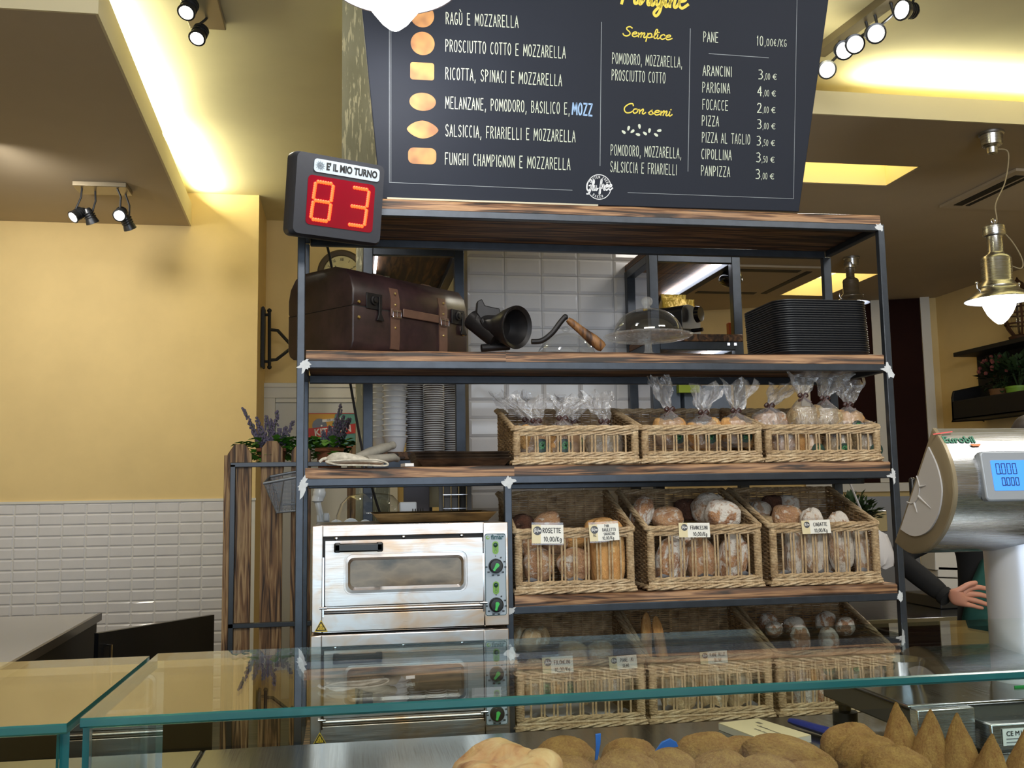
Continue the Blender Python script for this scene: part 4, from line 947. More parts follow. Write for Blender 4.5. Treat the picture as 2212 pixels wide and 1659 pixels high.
for xx, zz in ((.022, .218), (.022, .158), (.022, .112), (.472, .205), (.472, .112)):
    MB().lathe([(0, .005), (.004, .004), (.0055, 0), (0, 0)], 12, Tr(xx, (-.001 if zz < .2 else .012), zz-.012) @ FACE).build('stud', brass, tk)

# hand grinder, cast iron, lying on its side
g = thing('meat_grinder', 'old cast iron hand grinder with wooden crank handle on the second shelf', 'grinder', (0, 0, 0)); GY = .15
A = lambda px, py, y=GY: aty(px, py, y)
c0, c1 = A(1116, 707, .10), A(1052, 705, .20); ax = (c1-c0).normalized()
MM = Tr(*c0) @ ax.to_track_quat('Z', 'X').to_matrix().to_4x4()
m_ = MB(); m_.lathe([(.054, .004), (.0655, -.004), (.067, .0), (.064, .012), (.055, .04), (.045, .06), (.036, .085), (.036, .13), (0, .13)], 36, MM)
m_.lathe([(.0655, -.004), (.061, .0), (.05, .04), (.036, .062), (0, .064)], 36, MM); m_.build('funnel', iron_black, g)
m_ = MB(); a, b = A(1062, 735, .2), A(1030, 700, .24); m_.cyl(tuple(A(1075, 735, .16)), tuple(A(1022, 690, .23)), .030, .034, 20); m_.cyl(tuple(A(1040, 752, .16)), tuple(A(1100, 748, .17)), .012, n=12); m_.build('barrel', iron_black, g)
m_ = MB(); P = [A(1028, 655, .22), A(1038, 650, .22), A(1045, 664, .22), A(1062, 668, .22), A(1078, 668, .2), A(1083, 690, .2), A(1040, 700, .22), A(1026, 680, .22)]
m_.prism([(p.x, p.z) for p in P], -.22, -.185, FACE); m_.build('clamp', iron_black, g, bevel=.003)
m_ = MB(); m_.tube([tuple(A(1046, 662, .21)), tuple(A(1034, 672, .2)), tuple(A(1028, 694, .19))], .008, 8); m_.cyl(tuple(A(1040, 690, .17)), tuple(A(1052, 712, .17)), .007, n=8); m_.build('clamp_screw', iron_black, g)
m_ = MB(); m_.tube(smooth_path([A(1148, 738, .13), A(1170, 736, .13), A(1192, 720, .13), A(1210, 697, .13), A(1221, 684, .13)], 6), .0085, 10); m_.ball(tuple(A(1221, 685, .13)), .0095, 12, 8); m_.build('crank', iron_black, g)
wood_h = burnt_wood('handle_wood', C(140, 100, 58), C(108, 72, 40), C(60, 38, 22), 'Z')
m_ = MB(); a, b = A(1226, 690, .125), A(1303, 752, .12); d = b-a; m_.tube([a, a+d*.08, a+d*.35, a+d*.55, a+d*.72, a+d*.93, a+d], [.008, .0115, .013, .0155, .0185, .0175, .013], 16); m_.build('handle', wood_h, g)

# glass cake stand with dome
def cake_dome(label, x, y, z, s=1.0):
    o = thing('cake_dome', label, 'cake dome', (x, y, z), group='glass cake domes')
    m_ = MB(); m_.lathe([(0, .0), (.045*s, .0), (.05*s, .004), (.03*s, .016), (.0125*s, .03), (.011*s, .05), (.013*s, .058), (.03*s, .062), (0, .063)], 24); m_.build('stem', glass_cut, o)
    m_ = MB(); rings = []; n = 72
    for r, z_ in ((.0, .062), (.05, .0635), (.10, .067), (.128, .072), (.139, .077), (.141, .082), (.135, .082), (.124, .077), (.095, .072), (.0, .068)):
        rings.append([(r*s*(1+(.02*math.cos(24*2*PI*j/n) if r > .12 else 0))*math.cos(2*PI*j/n), r*s*(1+(.02*math.cos(24*2*PI*j/n) if r > .12 else 0))*math.sin(2*PI*j/n), z_) for j in range(n)])
    m_.loft(rings, True, False, False); m_.build('plate', glass_cut, o)
    m_ = MB(); P = [(.112*s, .0785)]+[(.112*s*math.cos(a), .083+.088*math.sin(a)) for a in [PI/2*i/14 for i in range(0, 14)]]+[(.012*s, .171)]
    m_.lathe(P, 48); dm = m_.build('dome', glass_clear, o)
    m_ = MB(); m_.lathe([(0, .1675), (.012*s, .170), (.009*s, .176), (.015*s, .182), (.0185*s, .193), (.016*s, .203), (.008*s, .208), (0, .2085)], 24); m_.build('knob', glass_cut, dm)
    return o
p = aty(1401, 765, .19); cake_dome('clear glass cake dome on a scalloped stand right of the grinder', p.x, .19, Z2)
p = aty(1222, 740, .27); kz = aty(1222, 712, .27).z-Z2
pb = thing('cake_dome', 'low faint glass dome behind the grinder crank handle', 'cake dome', (p.x, .265, Z2), group='glass cake domes')
m_ = MB(); m_.lathe([(.098*math.cos(a), .008+(kz-.02)*math.sin(a)) for a in [PI/2*i/14 for i in range(15)]], 40); m_.build('dome', glass_clear, pb)
m_ = MB(); m_.ball((0, 0, kz), (.014, .014, .011), 14, 8); m_.build('knob', glass_clear, pb)
m_ = MB(); m_.lathe([(0, 0), (.102, 0), (.104, .006), (0, .007)], 40); m_.build('plate', glass_clear, pb)

# stack of black trays
tray_m = simple('black_tray', (26, 28, 33), .42, 0, .08, 70, .05)
xL, xR = aty(1686, 762, .03).x, aty(1893, 762, .03).x; TWd = xR-xL-.004; TD = .30
tp = thing('black_tray', 'black tray', 'tray', (0, 0, 0), group='stacked black trays')
m_ = MB(); Rr = lambda s_, z: [(x*s_, y*s_, z) for x, y in rrect(-TWd/2, TWd/2, -TD/2, TD/2, .055, 6)]
m_.loft([Rr(.955, .0), Rr(.965, .003), Rr(.985, .010), Rr(1.0, .0112), Rr(1.0, .0138), Rr(.98, .0135), Rr(.95, .004), Rr(.94, .003)], True, True, True); m_.build('tray_body', tray_m, tp, angle=50)
NTRY = 23; pit = .00735
for k in range(NTRY):
    o = tp if k == 0 else dup(tp)
    o.location = ((xL+xR)/2-.002+random.uniform(-.0007, .0007)-.00035*k, .172+random.uniform(-.001, .001), Z2+k*pit)
    o['label'] = 'topmost black tray of the stack at the right end of the second shelf' if k == NTRY-1 else ('bottom black tray of the stack at the right end of the second shelf' if k == 0 else 'black plastic tray inside the stack at the right end of the second shelf')
# ------------------------------------------------------------------ wicker bread baskets
t = NT('wicker'); v = t.coord((8, 8, 8)); f = t.noise(v, 3, 4, .6); f2 = t.noise(t.coord((60, 60, 60)), 3, 3)
bc_ = t.ramp(f, [(.28, C(140, 112, 80)), (.5, C(186, 160, 124)), (.72, C(214, 194, 160))])
t.col(t.mix(.35, bc_, t.ramp(f2, [(.35, C(112, 86, 60)), (.7, C(220, 200, 166))]))).set(Roughness=.55); wicker = t.m
t = NT('wicker_dark'); v = t.coord((9, 9, 9)); f = t.noise(v, 4, 4, .6)
t.col(t.ramp(f, [(.3, C(112, 88, 62)), (.5, C(158, 130, 96)), (.72, C(190, 164, 128))])).set(Roughness=.6); wicker_d = t.m
def rope(m_, path, R, n, r, pitch, seg_len=.006, closed=False):
    P = [Vector(p) for p in path]; pts = []; acc = 0.0; S = []
    for a, b in zip(P, P[1:]):
        L = (b-a).length; k = max(1, int(L/seg_len))
        for i in range(k): S.append((a.lerp(b, i/k), (b-a).normalized(), acc+L*i/k))
        acc += L
    S.append((P[-1], (P[-1]-P[-2]).normalized(), acc))
    for q in range(n):
        pts = []
        for p, d, s_ in S:
            up = Vector((0, 0, 1)) if abs(d.z) < .9 else Vector((0, 1, 0)); side = d.cross(up).normalized(); up2 = side.cross(d)
            a = 2*PI*(s_/pitch+q/n); pts.append(p+side*R*math.cos(a)+up2*R*math.sin(a))
        m_.tube(pts, r, 5)
def weave(m_, org, ux, length, hfun, z0, dz, r, gap, amp, rnd):
    """rows of willow woven in and out of stakes; hfun(s) = panel height at distance s"""
    ux = Vector(ux).normalized(); nrm = Vector((ux.y, -ux.x, 0)); ns = max(2, int(round(length/gap))); row = 0; z = z0
    hm = max(hfun(0), hfun(length))
    while z < hm-.004:
        pts = []; n = ns*2
        for i in range(n+1):
            s_ = length*i/n
            if hfun(s_) < z+.003: continue
            ph = 1 if (int(i/2)+row) % 2 == 0 else -1; k = (1 if i % 2 else 0)*ph*amp
            pts.append(Vector(org)+ux*s_+nrm*(k+rnd.uniform(-.0006, .0006))+Vector((0, 0, z+rnd.uniform(-.0011, .0011))))
        if len(pts) > 1: m_.tube(pts, r*rnd.uniform(.85, 1.15), 5)
        z += dz; row += 1
    for i in range(ns+1):
        s_ = length*i/ns; m_.tube([Vector(org)+ux*s_+Vector((0, 0, z0)), Vector(org)+ux*s_+Vector((0, 0, hfun(s_)))], .0024, 5)
def make_basket(w_, d_, hf, hb, flat_top, nsp, seed, label):
    rnd = random.Random(seed); o = thing('wicker_basket', label, 'basket', group='wicker bread baskets'); x0, x1 = -w_/2, w_/2
    m_ = MB(); m_.box(x0+.004, x1-.004, .004, d_-.004, .006, .012); m_.build('base', wicker_d, o, smooth=False)
    hs = lambda s_: hf+(hb-hf)*min(1, max(0, (s_)/(d_-flat_top)))
    m_ = MB(); weave(m_, (x0+.004, d_-.004, 0), (1, 0, 0), w_-.008, lambda s_: hb, .008, .0062, .0029, .031, .0028, rnd); m_.build('woven_back', wicker_d, o)
    for x in (x0+.003, x1-.003):
        m_ = MB(); weave(m_, (x, .004, 0), (0, 1, 0), d_-.008, hs, .008, .0062, .0029, .026, .0028, rnd); m_.build('woven_side', wicker_d, o)
    # bottom border, front border band and top rim
    m_ = MB(); zf = .034
    rope(m_, [(x0-.003, d_, .0075), (x0-.003, -.004, .0075), (x1+.003, -.004, .0075), (x1+.003, d_, .0075)], .0046, 3, .0043, .13)
    m_.tube([(x0-.001, -.003, .0185), (x1+.001, -.003, .0185)], .0050, 8)
    rope(m_, [(x0, -.002, .0295), (x1, -.002, .0295)], .0040, 3, .0037, .11); m_.build('bottom_border', wicker, o)
    m_ = MB(); zt = hf-.006
    rope(m_, [(x0, -.001, zt-.010), (x1, -.001, zt-.009)], .0040, 3, .0038, .12)
    rope(m_, [(x0-.001, d_, hb), (x0-.001, d_-flat_top, hb), (x0-.001, .004, hf), (x0+.004, -.003, hf-.001), (x1-.004, -.003, hf-.001), (x1+.001, .004, hf), (x1+.001, d_-flat_top, hb), (x1+.001, d_, hb), (x0, d_, hb)], .0054, 4, .0044, .15)
    m_.build('rim', wicker, o)
    for x in (x0+.009, x1-.009):
        m_ = MB(); z = .030
        m_.cyl((x, .001, .01), (x, .001, hf-.01), .0085, n=10)
        while z < hf-.016:
            m_.tube([(x+.0098*math.cos(a), .001+.0098*math.sin(a), z+.0012*math.cos(a)+rnd.uniform(-.0004, .0004)) for a in [2*PI*i/10 for i in range(10)]], .0027, 5, closed=True); z += .0046
        m_.build('corner_post', wicker, o)
    proto = None
    for i in range(nsp):
        xx = x0+.034+(w_-.068)*i/(nsp-1)
        for s_ in ((-.0044, .0044) if 0 < i < nsp-1 else ((.004,) if i == 0 else (-.004,))):
            j = rnd.uniform(-.0013, .0013)
            m_ = MB(); m_.tube([(0, 0, .030), (j*.6, -.0012, (hf+.03)/2), (j, 0, hf-.012)], .0029, 6); p_ = m_.build('spindle', wicker, o); p_.location = (xx+s_+rnd.uniform(-.001, .001), -.001, 0)
    return o
BA = make_basket(.376, .315, .107, .183, .02, 10, 3, 'low wicker basket'); BB = make_basket(.352, .315, .180, .288, .02, 9, 5, 'deep wicker basket')
Z3, Z4, Z5 = TOP[3]+.0015, TOP[4]+.0015, TOP[5]+.0015
XA = (.809, 1.198, 1.589); XB = (.797, 1.194, 1.578); XE = (.803, 1.194, 1.590)
for i, (x, lb) in enumerate(zip(XA, ('low wicker basket of bagged bread on the third shelf, next to the baking trays', 'low wicker basket of bagged bread in the middle of the third shelf', 'low wicker basket of bagged bread on the third shelf, by the right post'))):
    o = BA if i == 0 else dup(BA)
    o.location = (x, .012, Z3); o['label'] = lb
for row, (xs_, zz, lbs) in enumerate(((XB, Z4, ('deep wicker basket with the Rosette card beside the upper oven', 'deep wicker basket with the Francesini card on the fourth shelf', 'deep wicker basket with the Ciabatte card by the right post')),
    (XE, Z5, ('deep wicker basket with the Filoncini card behind the glass, beside the lower oven', 'deep wicker basket of breadsticks with the Pane alle Olive card on the bottom shelf', 'deep wicker basket of floury rolls on the bottom shelf at the right post')))):
    for i, (x, lb) in enumerate(zip(xs_, lbs)):
        o = BB if (row == 0 and i == 0) else dup(BB, label=lb); o['label'] = lb; o.location = (x, .012 if row == 0 else .0, zz)
        if row == 1: o.scale = (1.06, 1, 1)
# white paper liners
paper = simple('liner_paper', (224, 224, 230), .7)
for x, zz, yy, lb in ((XB[0], Z4, .012, 'Rosette'), (XB[1], Z4, .012, 'Francesini'), (XB[2], Z4, .012, 'Ciabatte'), (XE[0], Z5, 0, 'Filoncini'), (XE[1], Z5, 0, 'Pane alle Olive')):
    rows = []; rr = random.Random(len(lb)*7)
    for i in range(9):
        y = yy+.012+.03*i; rows.append([(x-.155+.31*j/12, y+rr.uniform(-.004, .004), zz+.014+(.016 if i == 0 else 0)*(1+math.sin(j*1.3))+rr.uniform(0, .003)) for j in range(13)])
    o = MB().grid(rows).build('paper_liner', paper); tag(o, 'white paper liner in the bottom of the %s basket' % lb, 'paper', 'basket paper liners')

# ------------------------------------------------------------------ price cards
card_w = simple('card_white', (232, 232, 226), .5); card_c = simple('card_cream', (220, 208, 170), .5); holder_m = pane_glass('card_holder', (.93, .93, .95, 1), .05)
marker = simple('marker_black', (26, 26, 34), .5); seal_dark = simple('seal_dark_grey', (66, 70, 78), .5)
def price_card(label, px, py, wpx, hpx, y, roll, lines, lean=-.12):
    P = aty(px, py, y); sc_ = (P-Vector(CAM)).dot(Vector(_f))/FPX; w_, h_ = wpx*sc_, hpx*sc_
    o = thing('price_card', label, 'price card', tuple(P), (lean, roll, 0), group='handwritten basket price cards')
    MB().box(-w_/2, w_/2, .0016, .0022, -h_/2-.004, -h_/2-.0002).box(-w_/2, w_/2, .0016, .0022, h_/2+.0002, h_/2+.007).build('holder', holder_m, o, smooth=False)
    c = MB(); c.box(-w_/2, w_/2, 0, .0011, -h_/2, h_/2); c.cur = 1; c.prism([(-w_/2, -h_/2), (-w_*.22, -h_/2), (-w_*.22, h_/2), (-w_/2, h_/2)], 0, .0003, FACE); cdx = c.build('card', [card_w, card_c], o, smooth=False)
    r_ = h_*.235; MB().prism(arc(-w_*.32, h_*.18, r_, r_, 0, 345, 24), .0003, .0006, FACE).build('logo_disc', seal_dark, cdx, smooth=False)
    script('Glu free', r_*.36, .26, M=Tr(-w_*.32, -.0009, h_*.18-r_*.2) @ FACE, mb=(mb := MB()), xs=.72); mb.build('logo_script', white_plain, cdx, smooth=False)
    for body, cx, cz, h, al in lines:
        hh = h*h_*.92; M = Tr(cx*w_, -.0008, cz*h_) @ FACE
        stroke(body, hh, .46, .15, .15, jit=.07, M=M, align=al, mb=(mb := MB())); mb.build('handwriting', marker, cdx, smooth=False)
price_card('price card handwritten Rosette 10,00/Kg', 1183, 1154, 70, 40, -.004, .03, (('ROSETTE', .13, .08, .27, 'C'), ('10,00/Kg', .16, -.38, .26, 'C')))
price_card('price card handwritten Pan Bauletto al Saraceno 10,00/Kg', 1305, 1150, 66, 36, -.006, -.03, (('PAN', .1, .30, .17, 'C'), ('BAULETTO', .17, .06, .19, 'C'), ('SARACENO', .17, -.17, .16, 'C'), ('AL', -.32, -.22, .18, 'C'), ('10,00/Kg', .12, -.43, .19, 'C')))
price_card('price card handwritten Francesini 10,00/Kg', 1500, 1145, 70, 31, -.004, .02, (('FRANCESINI', .15, .05, .26, 'C'), ('10,00/Kg', .18, -.40, .27, 'C')))
price_card('price card handwritten Ciabatte 10,00/Kg', 1763, 1138, 66, 29, -.004, -.02, (('CIABATTE', .15, .05, .27, 'C'), ('10,00/Kg', .15, -.40, .27, 'C')))
price_card('price card handwritten Filoncini 10,00/Kg on the bottom row', 1205, 1436, 68, 34, -.016, -.02, (('FILONCINI', .14, .03, .26, 'C'), ('10,00/Kg', .14, -.42, .26, 'C')))
price_card('price card handwritten Pane ai Semi on the bottom row', 1346, 1431, 62, 28, -.016, -.04, (('PANE  AI', .14, .06, .27, 'C'), ('SEMI', .08, -.36, .26, 'C')))
price_card('price card handwritten Pane alle Olive on the bottom row', 1542, 1420, 62, 26, -.016, -.03, (('PANE ALLE', .14, .08, .28, 'C'), ('OLIVE', .14, -.36, .28, 'C')))

# ------------------------------------------------------------------ bread
def bread_mat(name, crust, dark, flour, fl, scale=1.0, dusty=.5):
    t = NT(name); tc = t.n('ShaderNodeTexCoord'); ad = t.n('ShaderNodeVectorMath', operation='ADD'); t.l(tc.outputs['Object'], ad.inputs[0])
    cm = t.n('ShaderNodeCombineXYZ'); mu = t.n('ShaderNodeMath', operation='MULTIPLY'); mu.inputs[1].default_value = 50; t.l(t.rand(), mu.inputs[0]); t.l(mu.outputs[0], cm.inputs[0]); t.l(mu.outputs[0], cm.inputs[2]); t.l(cm.outputs[0], ad.inputs[1])
    vec = ad.outputs[0]
    base = t.ramp(t.noise(vec, 1.6*scale, 5, .6), [(.32, dark), (.68, crust)])
    big = t.noise(vec, 1.3*scale, 3, .5, .8); fine = t.noise(vec, 7*scale, 8, .75, .6)
    sp = t.n('ShaderNodeSeparateXYZ'); t.l(tc.outputs['Object'], sp.inputs[0])
    m1 = t.n('ShaderNodeMath', operation='MULTIPLY_ADD'); t.l(fine, m1.inputs[0]); m1.inputs[1].default_value = .55; t.l(big, m1.inputs[2])
    m2 = t.n('ShaderNodeMath', operation='MULTIPLY_ADD'); t.l(sp.outputs['Z'], m2.inputs[0]); m2.inputs[1].default_value = .05; t.l(m1.outputs[0], m2.inputs[2])
    fm = t.ramp(m2.outputs[0], [(min(.98, fl+.275-.04), (0, 0, 0, 1)), (min(.99, fl+.275+.06), (1, 1, 1, 1))]); fs = t.ramp(t.noise(vec, 14*scale, 4, .7), [(.42, (0, 0, 0, 1)), (.58, (dusty,)*3+(1,))])
    mx = t.mix(1.0, fm, fs, 'LIGHTEN'); t.col(t.mix(mx, base, flour)).set(Roughness=.75)
    t.bump(t.noise(vec, 4*scale, 6, .65), .6, .06); return t.m
M_ros = bread_mat('rosetta_crust', C(212, 162, 112), C(168, 114, 74), C(232, 220, 206), .60, 1.0, .25); M_flr = bread_mat('floury_crust', C(206, 148, 92), C(150, 96, 58), C(240, 234, 226), .47, .8, .25)
M_cia = bread_mat('ciabatta_crust', C(208, 166, 124), C(166, 120, 86), C(236, 228, 218), .45, .9, .4); M_gold = bread_mat('golden_crust', C(236, 186, 118), C(206, 144, 82), C(240, 214, 160), .75, .7, .1)
M_pale = bread_mat('pale_crust', C(222, 196, 150), C(188, 150, 102), C(236, 226, 200), .6, .8, .25); M_seed = bread_mat('seeded_crust', C(196, 160, 110), C(150, 112, 72), C(228, 214, 176), .6, 1.6, .5)
M_dark = bread_mat('dark_crust', C(110, 66, 46), C(58, 34, 26), C(160, 130, 110), .72, 1.0, .2)
score_m = simple('score_crumb', (206, 142, 78), .8, 0, .15, 60, .3)
LOAF = {}
def loaf_mesh(kind, v):
    """superellipsoid loaf with lumps; kinds differ in squareness and in ridges"""
    key = (kind, v)
    if key in LOAF: return LOAF[key]
    rr = random.Random(len(kind)*31+v*7+ord(kind[0])); ph = [rr.uniform(0, 6.28) for _ in range(9)]; m_ = MB()
    sq = {'box': 4.5, 'bun': 2.1, 'oval': 2.3, 'long': 2.8, 'stick': 2.4, 'ros': 2.2}[kind]
    rings = []; nu, nv = 36, 24
    for i in range(nv+1):
        a = -PI/2+PI*i/nv; ring = []
        for j in range(nu):
            b = 2*PI*j/nu; d = Vector((math.cos(a)*math.cos(b), math.cos(a)*math.sin(b), math.sin(a)))
            k = 1/(abs(d.x)**sq+abs(d.y)**sq+abs(d.z)**sq)**(1/sq)
            n = .035*math.sin(3*d.x+ph[0]+2*d.y)+.03*math.sin(4*d.y+ph[1]-3*d.z)+.02*math.sin(7*d.z+ph[2]+5*d.x)+.012*math.sin(13*d.x+ph[3])*math.sin(11*d.z+ph[4])
            if kind == 'ros': n += .05*abs(math.sin(2.5*math.atan2(d.z, d.x)+ph[5]))-.03-.10*math.exp(-((d.x*d.x+d.z*d.z)/.05))*(1 if d.y < 0 else 0)
            if kind in ('oval', 'long'): n -= .09*math.exp(-((d.x*.8+.28*math.sin(2*d.z+ph[6])-.12)/.10)**2)*(1 if d.y < .2 else 0)
            k *= 1+n*(.6 if kind == 'box' else 1); ring.append((d.x*k, d.y*k, d.z*k))
        rings.append(ring)
    m_.loft(rings, True, False, False); LOAF[key] = m_; return m_
LOAFME = {}
def loaf(name, label, group, kind, v, loc, r, rot, mat, parent=None, score=False):
    key = (kind, v, mat.name)
    if key not in LOAFME: o = loaf_mesh(kind, v).build(name, mat, None, angle=180); LOAFME[key] = o.data
    else: o = bpy.data.objects.new(name, LOAFME[key]); COL.objects.link(o)
    o.scale = r; o.rotation_euler = rot; o.location = loc
    if parent is not None: o.parent = parent
    elif label: tag(o, label, 'bread', group)
    return o
def put(name, label, group, kind, v, px, py, y, r, rot, mat):
    p = aty(px, py, y); return loaf(name, label, group, kind, v, (p.x, y, p.z), r, rot, mat)
G1 = 'rosette rolls'
for px, py, y, rr_, lb, v, mat in ((1164, 1221, .055, (.047, .030, .050), 'dusty Rosetta roll leaning low at the left of the Rosette basket', 0, M_ros), (1241, 1219, .055, (.049, .030, .051), 'Rosetta roll with a white flour spot low in the middle of the Rosette basket', 1, M_ros),
    (1197, 1166, .10, (.043, .034, .040), 'Rosetta roll lying behind the Rosette price card', 2, M_ros), (1246, 1163, .13, (.046, .036, .03), 'pale roll peeping between the two cards of the Rosette basket', 1, M_gold),
    (1180, 1128, .17, (.043, .038, .030), 'shiny Rosetta roll above the Rosette card', 3, M_ros), (1127, 1133, .20, (.040, .038, .032), 'dark baked roll at the back left of the Rosette basket', 2, M_dark), (1152, 1180, .19, (.040, .036, .036), 'Rosetta roll hidden behind the left spindles of the Rosette basket', 1, M_ros)):
    put('rosetta_roll', lb, G1, 'ros', v, px, py, y, rr_, (.12, random.uniform(-.5, .5), 0), mat)
put('loaf', 'tall golden buckwheat tin loaf behind the Pan Bauletto card', 'tin loaves', 'box', 0, 1311, 1194, .062, (.050, .042, .096), (-.10, 0, 0), M_gold)
put('loaf', 'second tin loaf showing just left behind the front golden one', 'tin loaves', 'box', 1, 1296, 1190, .145, (.050, .035, .098), (-.10, 0, 0), M_gold)
G2 = 'floury Francesini loaves'
for px, py, y, r, rot, lb, v, mat in ((1450, 1212, .06, (.052, .034, .068), (.05, .25, .1), 'split floury loaf low at the left front of the Francesini basket', 0, M_flr), (1514, 1211, .075, (.050, .036, .068), (.08, -.12, 0), 'browned loaf standing low in the middle of the Francesini basket', 1, M_ros),
    (1584, 1206, .06, (.047, .034, .072), (.05, .1, 0), 'dusty long loaf low at the right front of the Francesini basket', 2, M_flr), (1388, 1108, .165, (.034, .034, .052), (.0, .45, .2), 'white dusted loaf sticking up at the far left of the Francesini basket', 3, M_flr),
    (1442, 1120, .15, (.050, .040, .036), (.1, -.1, .2), 'brown loaf above the Francesini basket rim, left of its card', 1, M_ros), (1561, 1112, .10, (.057, .045, .044), (.1, .15, .1), 'big white floured loaf with golden split above the Francesini basket', 0, M_flr),
    (1530, 1098, .19, (.055, .045, .048), (.1, -.3, .3), 'grey-brown loaf behind the big floured loaf in the Francesini basket', 2, M_cia), (1480, 1168, .14, (.052, .04, .045), (.1, .3, 0), 'floury loaf behind the Francesini price card', 3, M_flr), (1486, 1102, .25, (.05, .04, .036), (0, 0, 0), 'darkest loaf at the back of the Francesini basket', 0, M_dark)):
    put('francesino_loaf', lb, G2, 'oval', v, px, py, y, r, rot, mat)
G3 = 'Ciabatte loaves'
for px, py, y, r, rot, lb, v, mat in ((1757, 1168, .062, (.040, .024, .100), (-.10, .03, 0), 'tall white-topped ciabatta directly behind the Ciabatte card', 0, M_cia), (1813, 1172, .066, (.041, .026, .092), (-.10, -.03, 0), 'tall dusty ciabatta right of the white-topped one', 1, M_cia),
    (1864, 1196, .075, (.033, .024, .078), (-.06, -.05, 0), 'ciabatta at the right end of its basket', 2, M_cia), (1716, 1196, .075, (.030, .026, .075), (-.05, .08, 0), 'ciabatta low at the left end of its basket', 3, M_cia),
    (1700, 1120, .13, (.047, .034, .042), (0, .2, 0), 'golden-topped ciabatta left of the white-topped one', 0, M_ros), (1640, 1103, .22, (.034, .03, .030), (0, .3, 0), 'round white-dusted roll at the back left of the Ciabatte basket', 1, M_cia),
    (1668, 1092, .26, (.036, .03, .034), (0, 0, 0), 'dark roll at the back of the Ciabatte basket', 2, M_dark), (1705, 1090, .25, (.034, .03, .032), (0, .1, 0), 'grey floured roll at the back middle of the Ciabatte basket', 3, M_cia), (1660, 1128, .16, (.028, .03, .02), (0, .2, 0), 'pale end of a ciabatta at the left rim of its basket', 0, M_pale), (1786, 1185, .12, (.033, .024, .075), (-.05, 0, 0), 'ciabatta standing behind the two tall dusty ones', 1, M_cia)):
    put('ciabatta', lb, G3, 'long', v, px, py, y, r, rot, mat)
# bottom row, behind the glass
G4 = 'Filoncini rolls'
for i, (px, py, y, r, rot, lb) in enumerate(((1122, 1378, .16, (.030, .024, .034), (0, .5, 0), 'pale Filoncino end at the far left of its basket'), (1145, 1382, .13, (.03, .024, .034), (0, .3, 0), 'pale Filoncino second from the oven'), (1166, 1376, .17, (.028, .024, .03), (0, -.2, 0), 'brownish Filoncino tip above the glass edge'),
    (1155, 1470, .055, (.030, .024, .062), (0, .05, 0), 'Filoncino standing behind the left spindles of its basket'), (1205, 1478, .06, (.030, .024, .058), (0, -.05, 0), 'Filoncino standing under its price card'), (1262, 1475, .055, (.032, .026, .058), (0, .06, 0), 'seeded bread standing in the middle of the Filoncini basket'), (1310, 1474, .06, (.032, .026, .058), (0, -.04, 0), 'seeded bread next to the right end of the Filoncini basket'), (1352, 1472, .075, (.028, .026, .056), (0, .03, 0), 'seeded bread in the right corner of the Filoncini basket'), (1238, 1410, .16, (.045, .035, .033), (0, .1, 0), 'round pale bread above the Filoncini card'), (1295, 1408, .17, (.04, .035, .03), (0, -.1, 0), 'round pale bread left of the Pane ai Semi card'))):
    put('filoncino', lb, G4, 'long', i % 4, px, py, y, r, rot, M_pale if i < 5 or i > 7 else M_seed)
for px, py, y, rot, lb in ((1396, 1385, .14, (-.15, .05, 0), 'shorter breadstick loaf at the left of the bottom middle basket'), (1426, 1392, .12, (-.15, -.12, 0), 'taller golden-tipped breadstick loaf in the bottom middle basket')):
    put('baguette', lb, 'thin stick loaves', 'stick', 1, px, py, y, (.017, .017, .085), rot, M_gold)
for i, (px, py, y, r) in enumerate(((1476, 1500, .06, (.04, .03, .055)), (1540, 1496, .06, (.045, .03, .06)), (1600, 1498, .065, (.04, .03, .052)), (1440, 1494, .07, (.02, .025, .06)), (1520, 1456, .15, (.05, .04, .04)), (1590, 1452, .16, (.045, .04, .04)))):
    put('olive_loaf', ['olive loaf low behind the left spindles of the bottom middle basket', 'olive loaf low in the middle of the bottom middle basket', 'olive loaf low at the right of the bottom middle basket', 'narrow olive loaf in the left corner of the bottom middle basket', 'olive loaf at the back of the bottom middle basket', 'olive loaf at the back right of the bottom middle basket'][i], 'olive loaves', 'oval', i % 4, px, py, y, r, (0, .1*(-1)**i, 0), M_pale)
for i, (px, py, y, r) in enumerate(((1660, 1345, .20, (.030, .028, .03)), (1715, 1352, .17, (.036, .03, .028)), (1785, 1345, .18, (.038, .03, .034)), (1825, 1352, .14, (.034, .03, .03)), (1728, 1378, .10, (.04, .032, .04)), (1790, 1380, .10, (.04, .03, .034)), (1672, 1360, .15, (.026, .028, .024)), (1740, 1500, .055, (.04, .03, .05)), (1775, 1505, .06, (.035, .03, .05)))):
    put('floury_roll', ['white floury roll at the back left of the bottom right basket', 'brown-edged floury roll second from the left in the bottom right basket', 'tall cracked floury roll in the middle of the bottom right basket', 'white cracked roll at the right of the bottom right basket', 'floury roll just under the glass back edge in the bottom right basket', 'wide floury roll just under the glass back edge, right of the other', 'small floury roll at the left rim of the bottom right basket', 'floury roll behind the lower left spindles of the bottom right basket', 'floury roll low beside the scale platform'][i], 'floury rolls', 'oval', i % 4, px, py, y, r, (0, .2*(-1)**i, .3*i), M_flr)

